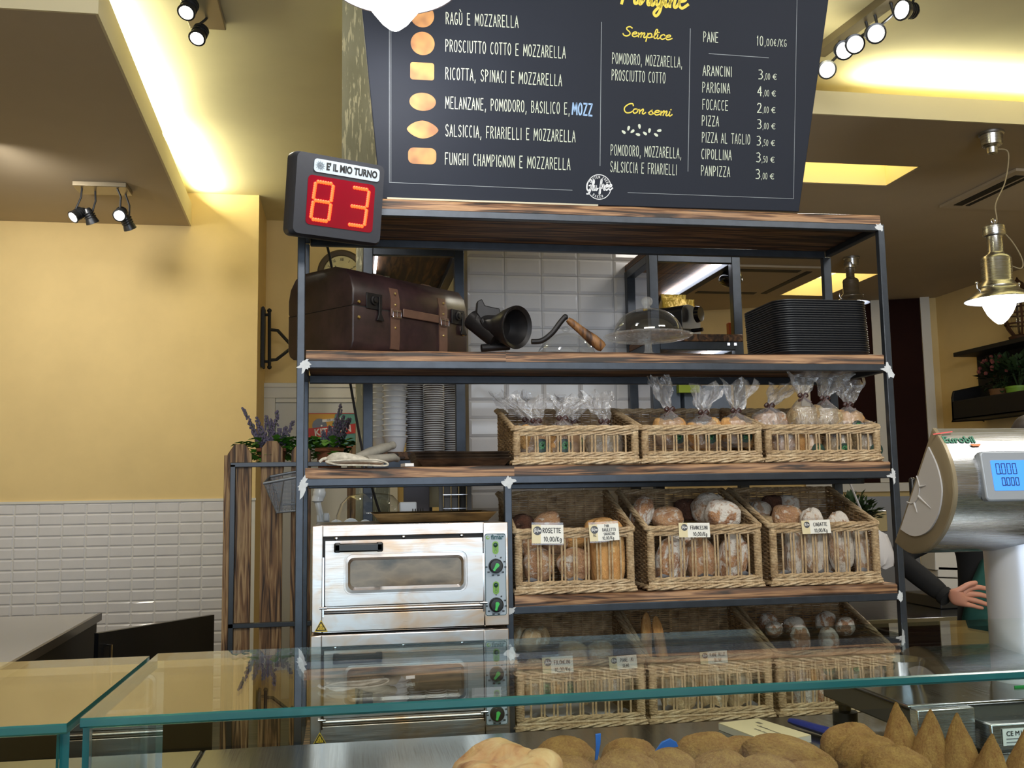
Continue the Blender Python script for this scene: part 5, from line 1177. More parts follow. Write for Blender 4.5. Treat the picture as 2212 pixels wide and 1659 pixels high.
# ------------------------------------------------------------------ cellophane bags of rolls with brown bows
ribbon_b = simple('brown_ribbon', (62, 36, 34), .35); sticker_g = simple('dark_green_sticker', (24, 50, 42), .4); sticker_p = simple('sticker_green_print', (60, 132, 74), .5)
def bread_bag(label, px, py, y, neck, top, r, lean, mat, kind, nb, seed, spread=1.0, sticker=False):
    """px,py = body centre; neck, top = heights above it; lean = sideways tilt of the tail"""
    rr = random.Random(seed); p = aty(px, py, y); o = thing('bread_bag', label, 'bread bag', (p.x, y, p.z), group='cellophane bags of rolls')
    for i in range(nb):
        a = (i-(nb-1)/2); loaf('roll', None, None, kind, (seed+i) % 4, (a*r*1.02/nb*1.7, rr.uniform(-.01, .01), -.012+rr.uniform(-.008, .012)), (r*.95/nb*1.15+.010, .032, .045*rr.uniform(.85, 1.05)), (0, rr.uniform(-.3, .3), rr.uniform(-.3, .3)), mat, parent=o)
    # film: sack, pinched neck, crumpled flared tail
    prof = [(-.056, .72), (-.045, 1.0), (-.01, 1.12), (.025, 1.0), (neck*.75, .55), (neck, .13)]; n = 30; rings = []
    ph = [rr.uniform(0, 6.28) for _ in range(6)]
    for z, k in prof:
        rings.append([((r*k*(1+.05*math.sin(5*a+ph[0]+z*40)))*math.cos(a), (.040*k*(1+.05*math.sin(4*a+ph[1]+z*50)))*math.sin(a), z) for a in [2*PI*j/n for j in range(n)]])
    H = top-neck
    for q in range(1, 8):
        s_ = q/7; z = neck+H*s_; rw = (.006+.040*spread*s_**.8); rings.append([((rw*(1+.16*math.sin(3*a+ph[2]+4*s_)+.15*math.sin(7*a+ph[3])*s_))*math.cos(a)+lean*H*s_+.004*math.sin(9*s_+ph[4]),
            (.004+.014*s_)*(1+.7*math.sin(5*a+ph[5]))*math.sin(a), z+.012*s_*math.sin(4*a+ph[0])) for a in [2*PI*j/n for j in range(n)]])
    for q, ring in enumerate(rings):
        j = .0012 if q < 6 else .0045
        for i in range(n): x_, y_, z_ = ring[i]; ring[i] = (x_+rr.uniform(-j, j), y_+rr.uniform(-j, j), z_+rr.uniform(-j, j)*(1 if q > 5 else .5))
    m_ = MB(); m_.loft(rings, True, True, False); m_.build('film', film, o, angle=12)
    b = MB()
    b.tube([(.0065*math.cos(a), .0065*math.sin(a), neck) for a in [2*PI*i/10 for i in range(10)]], .003, 5, closed=True)
    for s_ in (-1, 1):
        b.tube(smooth_path([(0, -.007, neck), (s_*.009, -.010, neck+.009), (s_*.016, -.008, neck+.002), (s_*.008, -.008, neck-.003), (0, -.007, neck)], 4), .0018, 5, flat=2.2)
        b.tube(smooth_path([(0, -.008, neck), (s_*.010, -.012, neck-.012), (s_*.021, -.016, neck-.020+rr.uniform(-.008, .008))], 4), .0018, 5, flat=2.4)
    b.build('bow', ribbon_b, o)
    if sticker:
        m_ = MB(); m_.lathe([(0, .0015), (.021, .001), (.021, 0)], 22, Tr(sticker if isinstance(sticker, float) else 0, -.0475, -.022) @ FACE); st = m_.build('sticker', sticker_g, o)
        script('Gf', .008, .3, M=Tr(sticker if isinstance(sticker, float) else 0, -.0492, -.026) @ FACE, mb=(mb := MB())); mb.build('sticker_print', sticker_p, st, smooth=False)
    return o
Bg = bread_bag
Bg('cellophane bag of rolls at the left of the first low basket', 1158, 949, .09, .052, .125, .052, -.4, M_gold, 'bun', 3, 1, 1.5, .008)
Bg('cellophane bag leaning over the left rear corner of the first low basket', 1140, 944, .21, .05, .135, .05, -.7, M_pale, 'bun', 2, 2, 1.4)
Bg('bag of golden rolls with brown bow in the middle of the first low basket', 1215, 949, .08, .060, .125, .050, .35, M_gold, 'bun', 3, 3, 1.3, -.004)
Bg('bag of rolls with crumpled top behind the middle bow of the first low basket', 1237, 945, .20, .045, .125, .055, .0, M_pale, 'bun', 3, 4, 1.4, .01)
Bg('bag of rolls with a tall clear tail at the right of the first low basket', 1305, 950, .085, .052, .140, .052, -.2, M_pale, 'bun', 3, 5, 1.1)
Bg('bag of sliced rolls with a straight tall tail in the middle low basket', 1447, 930, .10, .062, .160, .046, -.30, M_gold, 'bun', 3, 6, .75, .012)
Bg('bag of little loaves with two brown bows in the centre of the middle low basket', 1520, 930, .085, .052, .138, .050, .15, M_gold, 'bun', 4, 7, 1.1, .004)
Bg('bag of crusty rolls at the right of the middle low basket', 1590, 928, .085, .055, .150, .052, .25, M_gold, 'bun', 4, 8, 1.3, .012)
Bg('bag of rolls lying across the gap between the middle and right low baskets', 1662, 912, .14, .05, .118, .056, .9, M_ros, 'bun', 3, 9, 1.1)
Bg('bag of seeded ring rolls standing highest in the right low basket', 1735, 899, .09, .062, .140, .040, .1, M_seed, 'oval', 2, 10, 1.2)
Bg('bag of seeded rolls with a wide clear fan in the right low basket', 1782, 900, .10, .055, .150, .042, .35, M_seed, 'oval', 3, 11, 1.6)
Bg('bag of rolls at the right end of the right low basket', 1832, 910, .12, .05, .128, .044, .2, M_gold, 'bun', 2, 12, 1.2, .006)
for i, (px, mt, stk) in enumerate(((1692, M_ros, False), (1745, M_gold, .01), (1808, M_seed, -.002), (1868, M_seed, .012))):
    Bg(['small bag of rolls low in the left corner of the right low basket', 'small bag of rolls low behind the third spindle pair of the right low basket', 'small bag of rolls low in the middle right of the right low basket', 'small bag of seeded rolls in the right corner of the right low basket'][i], px, 958, .06, .036, .060, .036, .1, mt, 'bun', 2, 20+i, .7, stk)
# ------------------------------------------------------------------ third board, left: oven mitt and baking trays; tray on the oven
bake_m = NT('baking_tray_iron'); f = bake_m.noise(bake_m.coord((6, 6, 30)), 3, 4); bake_m.col(bake_m.ramp(f, [(.35, C(52, 42, 36)), (.7, C(96, 78, 62))])).set(Roughness=.4, Metallic=.6); bake_m = bake_m.m
def baking_tray(label, x0, x1, y0, y1, z, h, mat, group=None):
    o = thing('baking_tray', label, 'baking tray', ((x0+x1)/2, (y0+y1)/2, z), group=group); a, b = (x1-x0)/2, (y1-y0)/2; m_ = MB(); s = h*.9; k = .0022
    R = lambda i, zz: [(-a+i, -b+i, zz), (a-i, -b+i, zz), (a-i, b-i, zz), (-a+i, b-i, zz)]
    m_.loft([R(s, 0), R(0, h), R(-.001, h+.0025), R(k+.002, h+.0025), R(s+k, k), ], True, True, True); m_.build('tray_body', mat, o, angle=20); return o
for k in range(3):
    baking_tray(['bottom baking tray of the three stacked on the third shelf', 'middle baking tray of the three stacked on the third shelf', 'topmost baking tray of the three stacked on the third shelf'][k], .338-.004*k, .615-.003*k, .008, .30, Z3+.0085*k, .0215, bake_m, 'stacked baking trays')
bt = NT('oven_tray_aged'); f = bt.noise(bt.coord((4, 4, 30)), 3, 4); bt.col(bt.ramp(f, [(.35, C(84, 66, 40)), (.7, C(142, 116, 74))])).set(Roughness=.45, Metallic=.5)
baking_tray('aged brown baking tray lying on top of the upper oven', .215, .568, .02, .30, 1.4175, .024, bt.m)
o = MB().box(0, .026, 0, .05, 0, .009, Rz(.2)).build('paper_scrap', white_plain); o.location = (.322, -.0, Z3+.0265); o.location = (.305, .012, Z3); tag(o, 'small white paper scrap at the left corner of the stacked baking trays', 'paper')
# mitt: two cloth lobes, an open cuff in front
mitt_w = NT('mitt_cloth'); f = mitt_w.noise(mitt_w.coord((30, 30, 30)), 3, 5); mitt_w.col(mitt_w.ramp(f, [(.3, C(176, 170, 156)), (.7, C(216, 210, 196))])).set(Roughness=.85); mitt_w.bump(f, .3, .002); mitt_w = mitt_w.m
mitt_g = simple('mitt_grey_cloth', (142, 138, 128), .9, 0, .15, 40, .3)
mt = thing('oven_mitt', 'worn white and grey cloth oven mitt at the left of the third shelf', 'oven mitt', (.15, .07, Z3)); f = lambda px, py, y: aty(px, py, y)-mt.location
m_ = MB()
rings = []
for px, pyt, pyb, y, dw in ((702, 990, 1003, .03, .010), (715, 975, 1005, .03, .03), (740, 972, 1005, .035, .045), (775, 981, 1005, .035, .05), (805, 988, 1005, .035, .05), (832, 994, 1006, .03, .045)):
    T_, B_ = f(px, pyt, y), f(px, pyb, y); cz, hz = (T_.z+B_.z)/2, (T_.z-B_.z)/2
    rings.append([(T_.x+.004*math.sin(3*a), .0+dw*math.cos(a)+.02, max(.001, cz+hz*math.sin(a)*(1+.12*math.sin(4*a+px)))) for a in [2*PI*j/18 for j in range(18)]])
m_.loft(rings); m_.build('cuff', mitt_w, mt, sub=1)
m_ = MB(); a, b = f(706, 1002, .0), f(836, 1003, .0)
m_.tube(smooth_path([f(703, 997, .0), f(730, 995, -.005), (f(775, 993, -.008)), f(815, 994, -.006), f(836, 1000, .0), f(832, 1006, .0), f(780, 1005, -.005), f(730, 1004, -.003), f(703, 997, .0)], 5), .0028, 6); m_.build('cuff_hem', mitt_w, mt)
m_ = MB(); m_.prism([(p.x, p.z) for p in smooth_path([f(708, 998, -.003), f(770, 996, -.003), f(830, 998, -.003), f(770, 1003, -.003)], 5, True)], .001, .0018, FACE); m_.build('cuff_opening', simple('mitt_inside', (92, 82, 70), .9), mt)
for (path, rads, nm) in (([(770, 990, .09), (800, 978, .12), (828, 968, .15), (847, 962, .17)], [.016, .020, .019, .013], 'thumb'), ([(790, 996, .06), (820, 992, .09), (850, 988, .12), (858, 992, .14)], [.02, .018, .015, .009], 'finger')):
    m_ = MB(); m_.tube([f(*p) for p in path], rads, 14, flat=.8); m_.ball(tuple(f(*path[-1])), rads[-1]*1.0, 12, 8); m_.build(nm, mitt_g, mt)
m_ = MB(); m_.tube([f(690, 998, .03), f(697, 992, .03), f(706, 990, .03)], .0045, 8); m_.build('hanging_loop', mitt_w, mt)

# ------------------------------------------------------------------ slicer and clutter seen between the third board and the ovens
sl = thing('slicer', 'white-handled slicer with round clear guard behind the upper oven', 'slicer', (.1, .75, 1.40)); f = lambda px, py, y=.62: aty(px, py, y)-sl.location
white_gloss = simple('white_gloss', (214, 222, 232), .2)
m_ = MB(); m_.tube(smooth_path([f(690, 1050), f(690, 1066), f(686, 1082), f(690, 1104), f(694, 1124)], 5), [.019]*4+[.022]*3+[.020]*4+[.011]*5+[.012]*5, 14); m_.build('handle', white_gloss, sl)
m_ = MB(); a, b = f(684, 1112), f(712, 1128); m_.box(a.x, b.x, -.14, -.11, b.z, a.z).box(f(699, 1110).x, f(711, 1110).x, -.15, -.13, f(699, 1126).z, f(699, 1108).z); m_.build('handle_base', white_gloss, sl, bevel=.003)
m_ = MB(); P = [(r*1.06, z*1.12) for r, z in ((.115, 0), (.113, .03), (.10, .065), (.075, .09), (.03, .098), (0, .099))]; c = f(800, 1132, .75); m_.lathe(P, 36, Tr(c.x, .0, c.z)); m_.build('guard', glass_clear, sl)
m_ = MB(); c = f(770, 1136, .8)
for k, (dx, r) in enumerate(((-.07, .026), (-.02, .03), (.03, .024))): m_.lathe([(0, .018), (r, .016), (r, 0), (0, 0)], 18, Tr(c.x+dx, .0, c.z) @ FACE)
m_.box(c.x-.12, c.x+.13, -.02, .02, c.z-.065, c.z-.03); m_.build('mechanism', white_gloss, sl, bevel=.002)
o = MB().box(-.10, .10, -.08, .08, .0, .006).box(-.1, -.09, -.08, .08, 0, .08).build('acrylic_box', glass_clear); o.location = aty(870, 1128, .9); o.location.z = 1.36; tag(o, 'clear acrylic box behind the aged tray', 'box')
o = MB().box(-.03, .03, 0, .03, 0, .045).build('white_tub', white_gloss, bevel=.004); o.location = aty(882, 1112, .72); tag(o, 'small white tub behind the tray on the oven', 'tub')
fk = thing('fork_rest', 'dark pronged rest standing behind the tray on the oven', 'utensil', tuple(aty(903, 1112, .7)))
m_ = MB(); m_.box(-.022, .022, 0, .012, -.012, 0); m_.build('bar', black_matte, fk)
for k in range(5): MB().box(-.02+.009*k, -.0165+.009*k, 0, .004, 0, .022).build('prong', black_matte, fk)
o = MB().box(-.05, .05, 0, .01, 0, .16).build('cutting_board', simple('lilac_grey_board', (120, 118, 132), .5), bevel=.003); p = aty(900, 1112, 1.0); o.location = (p.x, 1.0, p.z-.01); tag(o, 'grey lilac board standing behind the white tub', 'board')
o = MB().box(-.045, .045, 0, .01, 0, .16).build('paper_sheet', simple('cream_sheet', (190, 186, 160), .6)); p = aty(945, 1090, 1.1); o.location = (p.x, 1.1, p.z-.01); tag(o, 'cream framed sheet behind the tray on the oven', 'sheet')
rk = thing('wire_rack', 'grey wire rack left of the first deep basket, behind the oven tray', 'rack', tuple(aty(985, 1110, .78)))
m_ = MB()
for k in range(4): m_.cyl((-.045+.028*k, 0, 0), (-.045+.028*k, 0, .16), .0022, n=6)
for k in range(3): m_.cyl((-.047, 0, .02+.05*k), (.043, 0, .02+.05*k), .0022, n=6)
m_.build('grid', steel_chrome, rk); MB().box(-.06, .06, .02, .03, -.02, .17).build('back_panel', simple('rack_grey', (92, 94, 98), .5), rk)

# ------------------------------------------------------------------ plank fence with lavender pots
fe = thing('plank_fence', 'charred plank fence on a black frame left of the shelf', 'fence', (0, 1.5, 0)); FY = 1.5
def fpx(px, py): p = aty(px, py, FY); return p.x, p.z
for (a, b, tp, pk) in ((493, 545, 982, 960), (565, 612, 970, 953), (630, 672, 975, 962), (750, 800, 985, 962)):
    x0, zt_ = fpx(a, tp); x1, _z = fpx(b, tp); _x, zp = fpx((a+b)/2, pk); m = (x1-x0)*.28
    m_ = MB(); m_.prism([(x0, 0), (x1, 0), (x1, zt_), (x1-m, zp), (x0+m, zp), (x0, zt_)], 0, .022, FACE); m_.build('plank', wood_fence, fe, bevel=.002)
m_ = MB(); x0, z0 = fpx(500, 1004); x1, _z = fpx(800, 1004); m_.box(x0, x1, -.045, -.022, z0-.012, z0+.008); _x, z1 = fpx(500, 1350); m_.box(x0, x1, -.045, -.022, z1-.010, z1+.010); m_.build('rail', steel_dark, fe, bevel=.002)
MB().box(x0, x0+.022, -.045, -.022, 0, z0).build('post', steel_dark, fe, bevel=.002); MB().box(x0-.028, x0-.003, -.02, .01, 0, z0+.04).build('side_plank', wood_fence, fe, bevel=.002)
lav = simple('lavender_bloom', (112, 104, 130), .8, 0, .25, 60); leafg = simple('bright_green_leaf', (88, 150, 52), .6, 0, .3, 30); leafd = simple('dark_green_leaf', (46, 70, 36), .65, 0, .3, 40); stemg = simple('grey_green_stem', (104, 112, 96), .8)
terra = simple('terracotta', (150, 92, 62), .75, 0, .1, 20)
def leaf(m_, c, d, L, w_):
    d = Vector(d).normalized(); s = d.cross(Vector((0, 0, 1))); s = s.normalized() if s.length > .01 else Vector((1, 0, 0)); u = s.cross(d); c = Vector(c)
    m_.add([c, c+d*L*.5+s*w_+u*.15*L, c+d*L, c+d*L*.5-s*w_+u*.15*L], [(0, 1, 2, 3)])
def lavender_pot(label, px, py, seed, spikes):
    rr = random.Random(seed); p = aty(px, py, FY+.06); o = thing('lavender_pot', label, 'potted plant', (p.x, FY+.075, p.z-.11), group='lavender pots on the fence'); top_z = .11
    m_ = MB(); m_.lathe([(0, 0), (.045, 0), (.058, .11), (.062, .11), (.062, .125), (.054, .125), (.048, .03), (0, .03)], 20); m_.build('pot', terra, o)
    m_ = MB(); m_.tube([(-.062, -.064, .115), (.062, -.064, .115)], .008, 8); m_.build('pot_edge', terra, o)
    m_ = MB()
    for k in range(240):
        a = rr.uniform(0, 2*PI); r_ = rr.uniform(.03, .15); z = top_z+rr.uniform(-.03, .055)-.25*max(0, r_-.09); leaf(m_, (r_*math.cos(a), r_*.5*math.sin(a), z), (math.cos(a), math.sin(a)*.6, rr.uniform(-.4, .5)), rr.uniform(.03, .05), .020)
    m_.build('leaves', leafg, o)
    m_ = MB(); st = MB()
    for (dx, h) in spikes:
        b = Vector((dx*.25, rr.uniform(-.02, .02), .10)); e = Vector((dx, rr.uniform(-.03, .03), .10+h)); st.tube([b, b.lerp(e, .5)+Vector((0, 0, .01)), e], .0022, 5)
        for k in range(54):
            s_ = .22+.78*k/54; q = b.lerp(e, s_); a = rr.uniform(0, 2*PI); r_ = .014*(1.15-s_)+.0025; m_.ball((q.x+r_*math.cos(a), q.y+r_*math.sin(a), q.z+rr.uniform(-.004, .004)), (.0045, .0045, .0062), 6, 4)
    st.build('stem', stemg, o); m_.build('bloom', lav, o)
lavender_pot('lavender pot on the fence in front of the yellow wall', 588, 975, 4, [(-.125, .20), (-.10, .14), (-.07, .16), (-.05, .12), (-.03, .17), (-.005, .15), (.02, .19), (.035, .11), (.06, .12), (.09, .14), (-.085, .10), (.0, .10)])
lavender_pot('lavender pot seen through the shelf in front of the KITCHEN sign', 712, 975, 9, [(-.03, .10), (.0, .12), (.03, .16), (.045, .14), (.05, .22), (.06, .17), (.075, .15), (.09, .16), (.02, .11)])
wb = thing('wire_basket', 'grey wire mesh basket hung on the plank fence', 'wire basket', (0, FY-.10, 0)); g2 = lambda px, py: aty(px, py, FY-.10)
mesh_m = NT('wire_mesh'); mesh_m.set(Base_Color=C(112, 114, 118), Metallic=.6, Roughness=.45); tr = mesh_m.n('ShaderNodeBsdfTransparent'); ck_ = mesh_m.n('ShaderNodeTexBrick'); ck_.offset = 0; ck_.inputs['Scale'].default_value = 90; ck_.inputs['Mortar Size'].default_value = .075; ck_.inputs['Brick Width'].default_value = .5; ck_.inputs['Row Height'].default_value = .5; mesh_m.l(mesh_m.coord((1, 1, 1), rot=(PI/2, 0, 0)), ck_.inputs['Vector'])
mxs = mesh_m.n('ShaderNodeMixShader'); mesh_m.l(ck_.outputs['Fac'], mxs.inputs[0]); mesh_m.l(tr.outputs[0], mxs.inputs[1]); mesh_m.l(mesh_m.b.outputs[0], mxs.inputs[2]); mesh_m.l(mxs.outputs[0], mesh_m.out.inputs['Surface']); mesh_m = mesh_m.m
a, b, c, d = g2(573, 1045), g2(650, 1030), g2(650, 1102), g2(600, 1107); y0 = -.05
fr = [a, b, c, d]; m_ = MB(); F_ = [(q.x, -.06, q.z) for q in fr]; B_ = [(q.x+.012, .075, q.z+.03) for q in fr]
m_.add(F_+B_, [(0, 1, 2, 3), (4, 5, 6, 7), (3, 2, 6, 7), (0, 3, 7, 4), (1, 2, 6, 5)]); m_.build('mesh', mesh_m, wb, smooth=False)
m_ = MB(); m_.tube([F_[0], F_[1], B_[1], B_[0]], .006, 8, closed=True); m_.tube([F_[3], F_[2], B_[2], B_[3]], .004, 8, closed=True); m_.tube([F_[0], F_[3]], .003, 6); m_.tube([B_[0], B_[3]], .003, 6); m_.tube([Vector(F_[3]).lerp(Vector(F_[2]), .1), Vector(F_[0]).lerp(Vector(F_[1]), .55)], .003, 6); m_.build('frame', simple('grey_wire', (128, 130, 134), .4, .5), wb)

# ------------------------------------------------------------------ low counters at the bottom left
cs = NT('pale_counter_top'); cs.set(Base_Color=C(186, 184, 182), Roughness=.12)
lc = thing('low_counter', 'low counter with pale glossy top and black side at the bottom left', 'counter', (0, 0, 0))
A_, B_, = atz(215, 1325, .9), atz(10, 1440, .9)
m_ = MB(); m_.prism([(-2.2, B_.y-.2), (B_.x+.01, B_.y-.2), (A_.x, A_.y), (-2.2, A_.y)], .88, .9); m_.build('top', cs.m, lc, smooth=False)
m_ = MB(); m_.prism([(-2.2, B_.y-.2), (B_.x-.0, B_.y-.2), (A_.x-.01, A_.y-.01), (-2.2, A_.y-.01)], 0, .88); m_.build('carcass', black_matte, lc, smooth=False)
m_ = MB(); m_.prism([(B_.x, B_.y-.2), (B_.x+.016, B_.y-.2), (A_.x+.012, A_.y), (A_.x-.004, A_.y)], .865, .903); m_.build('edge_trim', simple('brown_edge', (74, 68, 62), .3), lc, smooth=False)
A_, B_ = atz(213, 1368, .85), atz(463, 1328, .85); gt = thing('counter_gate', 'black swing gate leading from the low counter towards the fence', 'gate', (A_.x, A_.y, 0), (0, 0, math.atan2(B_.y-A_.y, B_.x-A_.x))); Lg = (B_-A_).length
MB().box(0, Lg, 0, .03, .02, .85).build('panel', black_plastic, gt, smooth=False)
m_ = MB(); m_.tube([(.05, -.005, .79), (.05, -.03, .79), (.05, -.03, .60), (.05, -.005, .60)], .007, 8); m_.build('handle', steel_chrome, gt)
# ------------------------------------------------------------------ glass display case in front
ZG, GF, GB, GX = 1.285, -1.752, -1.352, -.118; GT = .010
dc = thing('display_case', 'glass-topped display case with steel worktop along the bottom of the picture', 'display case', (0, 0, 0))
def pane(par, name, x0, x1, y0, y1, z0, z1, big):
    """clear faces, green polished edges; big = axis normal to the pane"""
    m_ = MB(); v = [(x, y, z) for z in (z0, z1) for y in (y0, y1) for x in (x0, x1)]
    F = {'z': [(0, 2, 3, 1), (4, 5, 7, 6)], 'y': [(0, 1, 5, 4), (2, 6, 7, 3)], 'x': [(0, 4, 6, 2), (1, 3, 7, 5)]}
    for k, fs in F.items():
        for q, fc in enumerate(fs):
            if k == 'y' and q == 0 and big == 'z': continue
            m_.cur = 0 if (k == big or (k == 'y' and q == 1 and big == 'z')) else 1
            m_.add(v, [fc])
    if big == 'z':                                      # polished front edge with two fine chamfers
        c_ = .0018; m_.cur = 1
        P = [(y0+c_, z1), (y0, z1-c_), (y0, z0+c_), (y0+c_, z0)]
        for (ya, za), (yb, zb__) in zip(P, P[1:]): m_.add([(x0, ya, za), (x1, ya, za), (x1, yb, zb__), (x0, yb, zb__)], [(0, 1, 2, 3)])
    return m_.build(name, [glass_pane, glass_edge], par, smooth=False)
pane(dc, 'glass_top', GX+.003, 1.75, GF, GB, ZG-GT, ZG, 'z'); pane(dc, 'glass_front', GX+.012, 1.75, GF+.001, GF+.011, .92, ZG-GT-.0005, 'y'); pane(dc, 'glass_side', GX+.003, GX+.012, GF+.012, GB, .92, ZG-GT-.0005, 'x')
ZWK = 1.04; YWE = -.885
m_ = MB(); m_.box(GX+.004, 1.75, -1.30, YWE, ZWK-.03, ZWK); m_.build('worktop', steel_counter, dc, bevel=.004)
m_ = MB(); m_.box(GX+.014, 1.75, GF+.02, -1.30, ZWK-.02, ZWK+.004); m_.build('display_deck', steel_counter, dc, bevel=.003)
m_ = MB(); m_.box(GX+.004, 1.75, GF+.001, YWE-.03, 0, .915); m_.build('base', black_plastic, dc, smooth=False)
dl = thing('display_case', 'second glass-topped display case continuing to the left edge', 'display case', (0, 0, 0))
pane(dl, 'glass_top', -1.9, GX-.004, GF-.02, GB-.02, ZG-GT, ZG, 'z'); pane(dl, 'glass_front', -1.9, GX-.013, GF-.019, GF-.009, .92, ZG-GT-.0005, 'y'); pane(dl, 'glass_side', GX-.013, GX-.004, GF-.008, GB-.02, .92, ZG-GT-.0005, 'x')
m_ = MB(); m_.box(-1.9, GX+.002, -1.30, YWE, ZWK-.03, ZWK); m_.build('worktop', steel_counter, dl, bevel=.004)
m_ = MB(); m_.box(-1.9, GX-.006, GF-.019, YWE-.05, 0, .915); m_.build('base', black_plastic, dl, smooth=False)

# ------------------------------------------------------------------ fried rice balls and pizza in the case
crumb = NT('breadcrumb_crust'); f = crumb.noise(crumb.coord((1, 1, 1)), 13, 8, .75); f2 = crumb.noise(crumb.coord((1, 1, 1)), 2.2, 4)
crumb.col(crumb.mix(.55, crumb.ramp(f, [(.35, C(182, 112, 56)), (.6, C(252, 196, 116))]), crumb.ramp(f2, [(.35, C(196, 124, 66)), (.65, C(244, 182, 104))]))).set(Roughness=.7); crumb.bump(f, .8, .03); crumb = crumb.m
def rough_ball(kind, v):
    rr = random.Random(v*13+len(kind)); ph = [rr.uniform(0, 6.28) for _ in range(6)]; m_ = MB(); nu, nv = 110, 76; rings = []
    for i in range(nv+1):
        a = -PI/2+PI*i/nv; ring = []
        for j in range(nu):
            b = 2*PI*j/nu; d = Vector((math.cos(a)*math.cos(b), math.cos(a)*math.sin(b), math.sin(a)))
            if kind == 'cone':
                s_ = (math.sin(a)+1)/2; r_ = (math.sin(min(1, s_*3.2)*PI/2)*(1-s_)**.85+.02)*1.15; p = Vector((math.cos(b)*r_, math.sin(b)*r_, -1+2*s_))
            else: p = d.copy()
            n = .03*math.sin(4*d.x+ph[0]+3*d.y)+.02*math.sin(7*d.z+ph[1]+5*d.y)+rr.uniform(-.020, .020)+.014*math.sin(19*d.x+ph[2])*math.sin(17*d.y+ph[3])*math.sin(18*d.z+ph[4])
            ring.append(tuple(p*(1+n)) if 0 < i < nv else tuple(p))
        rings.append(ring)
    m_.loft(rings, True, False, False); return m_
AM = {}
def arancino(label, px, py, y, r, kind='ball', v=0, rot=(0, 0, 0), name='arancino'):
    k = (kind, v)
    if k not in AM: o = rough_ball(kind, v).build(name, crumb, None, angle=180); AM[k] = o.data
    else: o = bpy.data.objects.new(name, AM[k]); COL.objects.link(o)
    p = aty(px, py, y); o.location = p; o.scale = r; o.rotation_euler = rot; return tag(o, label, 'rice ball', 'fried rice balls in the case')
arancino('round fried rice ball behind the pizza slice', 1222, 1662, -1.30, (.056, .05, .046), v=0)
arancino('front fried rice ball beside the pizza slice, cut by the lower edge', 1225, 1700, -1.42, (.05, .05, .042), v=1)
arancino('fried rice ball behind the upright blue clip', 1362, 1652, -1.28, (.047, .045, .04), v=2)
arancino('front fried rice ball under the blue clip', 1350, 1690, -1.44, (.052, .05, .042), v=3)
arancino('small fried rice ball in front of the curled blue clip', 1448, 1672, -1.42, (.036, .04, .034), v=0, rot=(0, 0, 1))
arancino('fried rice ball right of the curled blue clip', 1527, 1642, -1.29, (.054, .05, .042), v=1, rot=(0, 0, 2))
arancino('large front fried rice ball left of the notebook corner', 1560, 1690, -1.43, (.054, .05, .044), v=2, rot=(0, 0, 1))
arancino('long fried rice ball under the notebook', 1607, 1642, -1.30, (.055, .045, .036), v=3, rot=(0, .15, 2))
arancino('broken-topped long croquette below the notebook', 1708, 1645, -1.36, (.075, .048, .036), v=1, rot=(0, .28, 0))
arancino('front fried croquette under the broken-topped one', 1655, 1690, -1.46, (.06, .05, .036), v=0, rot=(0, .1, 1))
arancino('fried rice ball touching the blue pen', 1842, 1622, -1.27, (.050, .05, .043), v=2, rot=(0, 0, 2.2))
arancino('fried rice ball in front of the one touching the pen', 1880, 1645, -1.33, (.050, .05, .040), v=3, rot=(0, 0, .6))
arancino('fried rice ball at the lower right before the pointed ones', 1938, 1668, -1.42, (.048, .05, .036), v=0, rot=(0, 0, .3))
arancino('front croquette cut by the lower edge near the right', 1760, 1700, -1.46, (.05, .05, .036), v=2, rot=(0, 0, .3))
for i, (px, py, y, r, rot) in enumerate(((1944, 1598, -1.30, (.040, .040, .056), (0, -.05, 0)), (2012, 1612, -1.34, (.039, .04, .056), (0, .05, 0)), (2074, 1622, -1.37, (.037, .04, .056), (0, -.02, 0)), (2142, 1660, -1.42, (.033, .04, .048), (0, .1, 0)), (2222, 1640, -1.42, (.037, .04, .052), (0, .1, 0)))):
    arancino(['tallest pointed rice cone with curled tip, left of the others', 'pointed rice cone second from the left', 'sharp pointed rice cone in the middle of the cones', 'small low pointed rice cone beside the scale foot', 'pointed rice cone cut by the right edge'][i], px, py, y, r, 'cone', i % 3, rot, 'rice_cone')
o = MB().box(-.14, .92, -.16, .2, 0, .012).build('serving_tray', simple('tray_grey', (120, 120, 124), .3, .6), bevel=.003); o.location = (.33, -1.49, ZWK+.0055); tag(o, 'grey serving tray under the fried rice balls', 'tray')
dough = NT('pizza_dough'); f = dough.noise(dough.coord((1, 1, 1)), 24, 5, .6, .5); dough.col(dough.ramp(f, [(.32, C(170, 100, 62)), (.45, C(214, 150, 100)), (.7, C(232, 190, 140))])).set(Roughness=.5); dough.bump(f, .5, .006)
pz = thing('pizza_slice', 'folded golden slice of stuffed bread at the lower edge of the case', 'pizza', tuple(aty(1080, 1655, -1.45)))
rr = random.Random(3); rows = []
for i in range(11):
    x = -.062+.128*i/10; row = []
    for j in range(9):
        y = -.06+.13*j/8; row.append((x, y, .014+.010*math.sin(7*i/10+j*.6)+.006*math.sin(3*j+i)+rr.uniform(-.002, .002)-.016*(abs(i-5)/5)**3))
    rows.append(row)
m_ = MB(); low = [[(x, y, z-.045) for x, y, z in r] for r in rows]; m_.grid(rows); m_.grid(low)
edge = [r[0] for r in rows]; edl = [r[0] for r in low]; m_.grid([edge, edl]); m_.grid([rows[0], low[0]]); m_.grid([rows[-1], low[-1]]); m_.grid([[r[-1] for r in rows], [r[-1] for r in low]]); m_.build('crust', dough.m, pz, sub=1)
m_ = MB(); m_.ball((.055, -.01, .0), (.03, .03, .022), 16, 10); m_.ball((.035, -.04, -.004), (.03, .02, .016), 14, 8); m_.build('folded_corner', dough.m, pz)
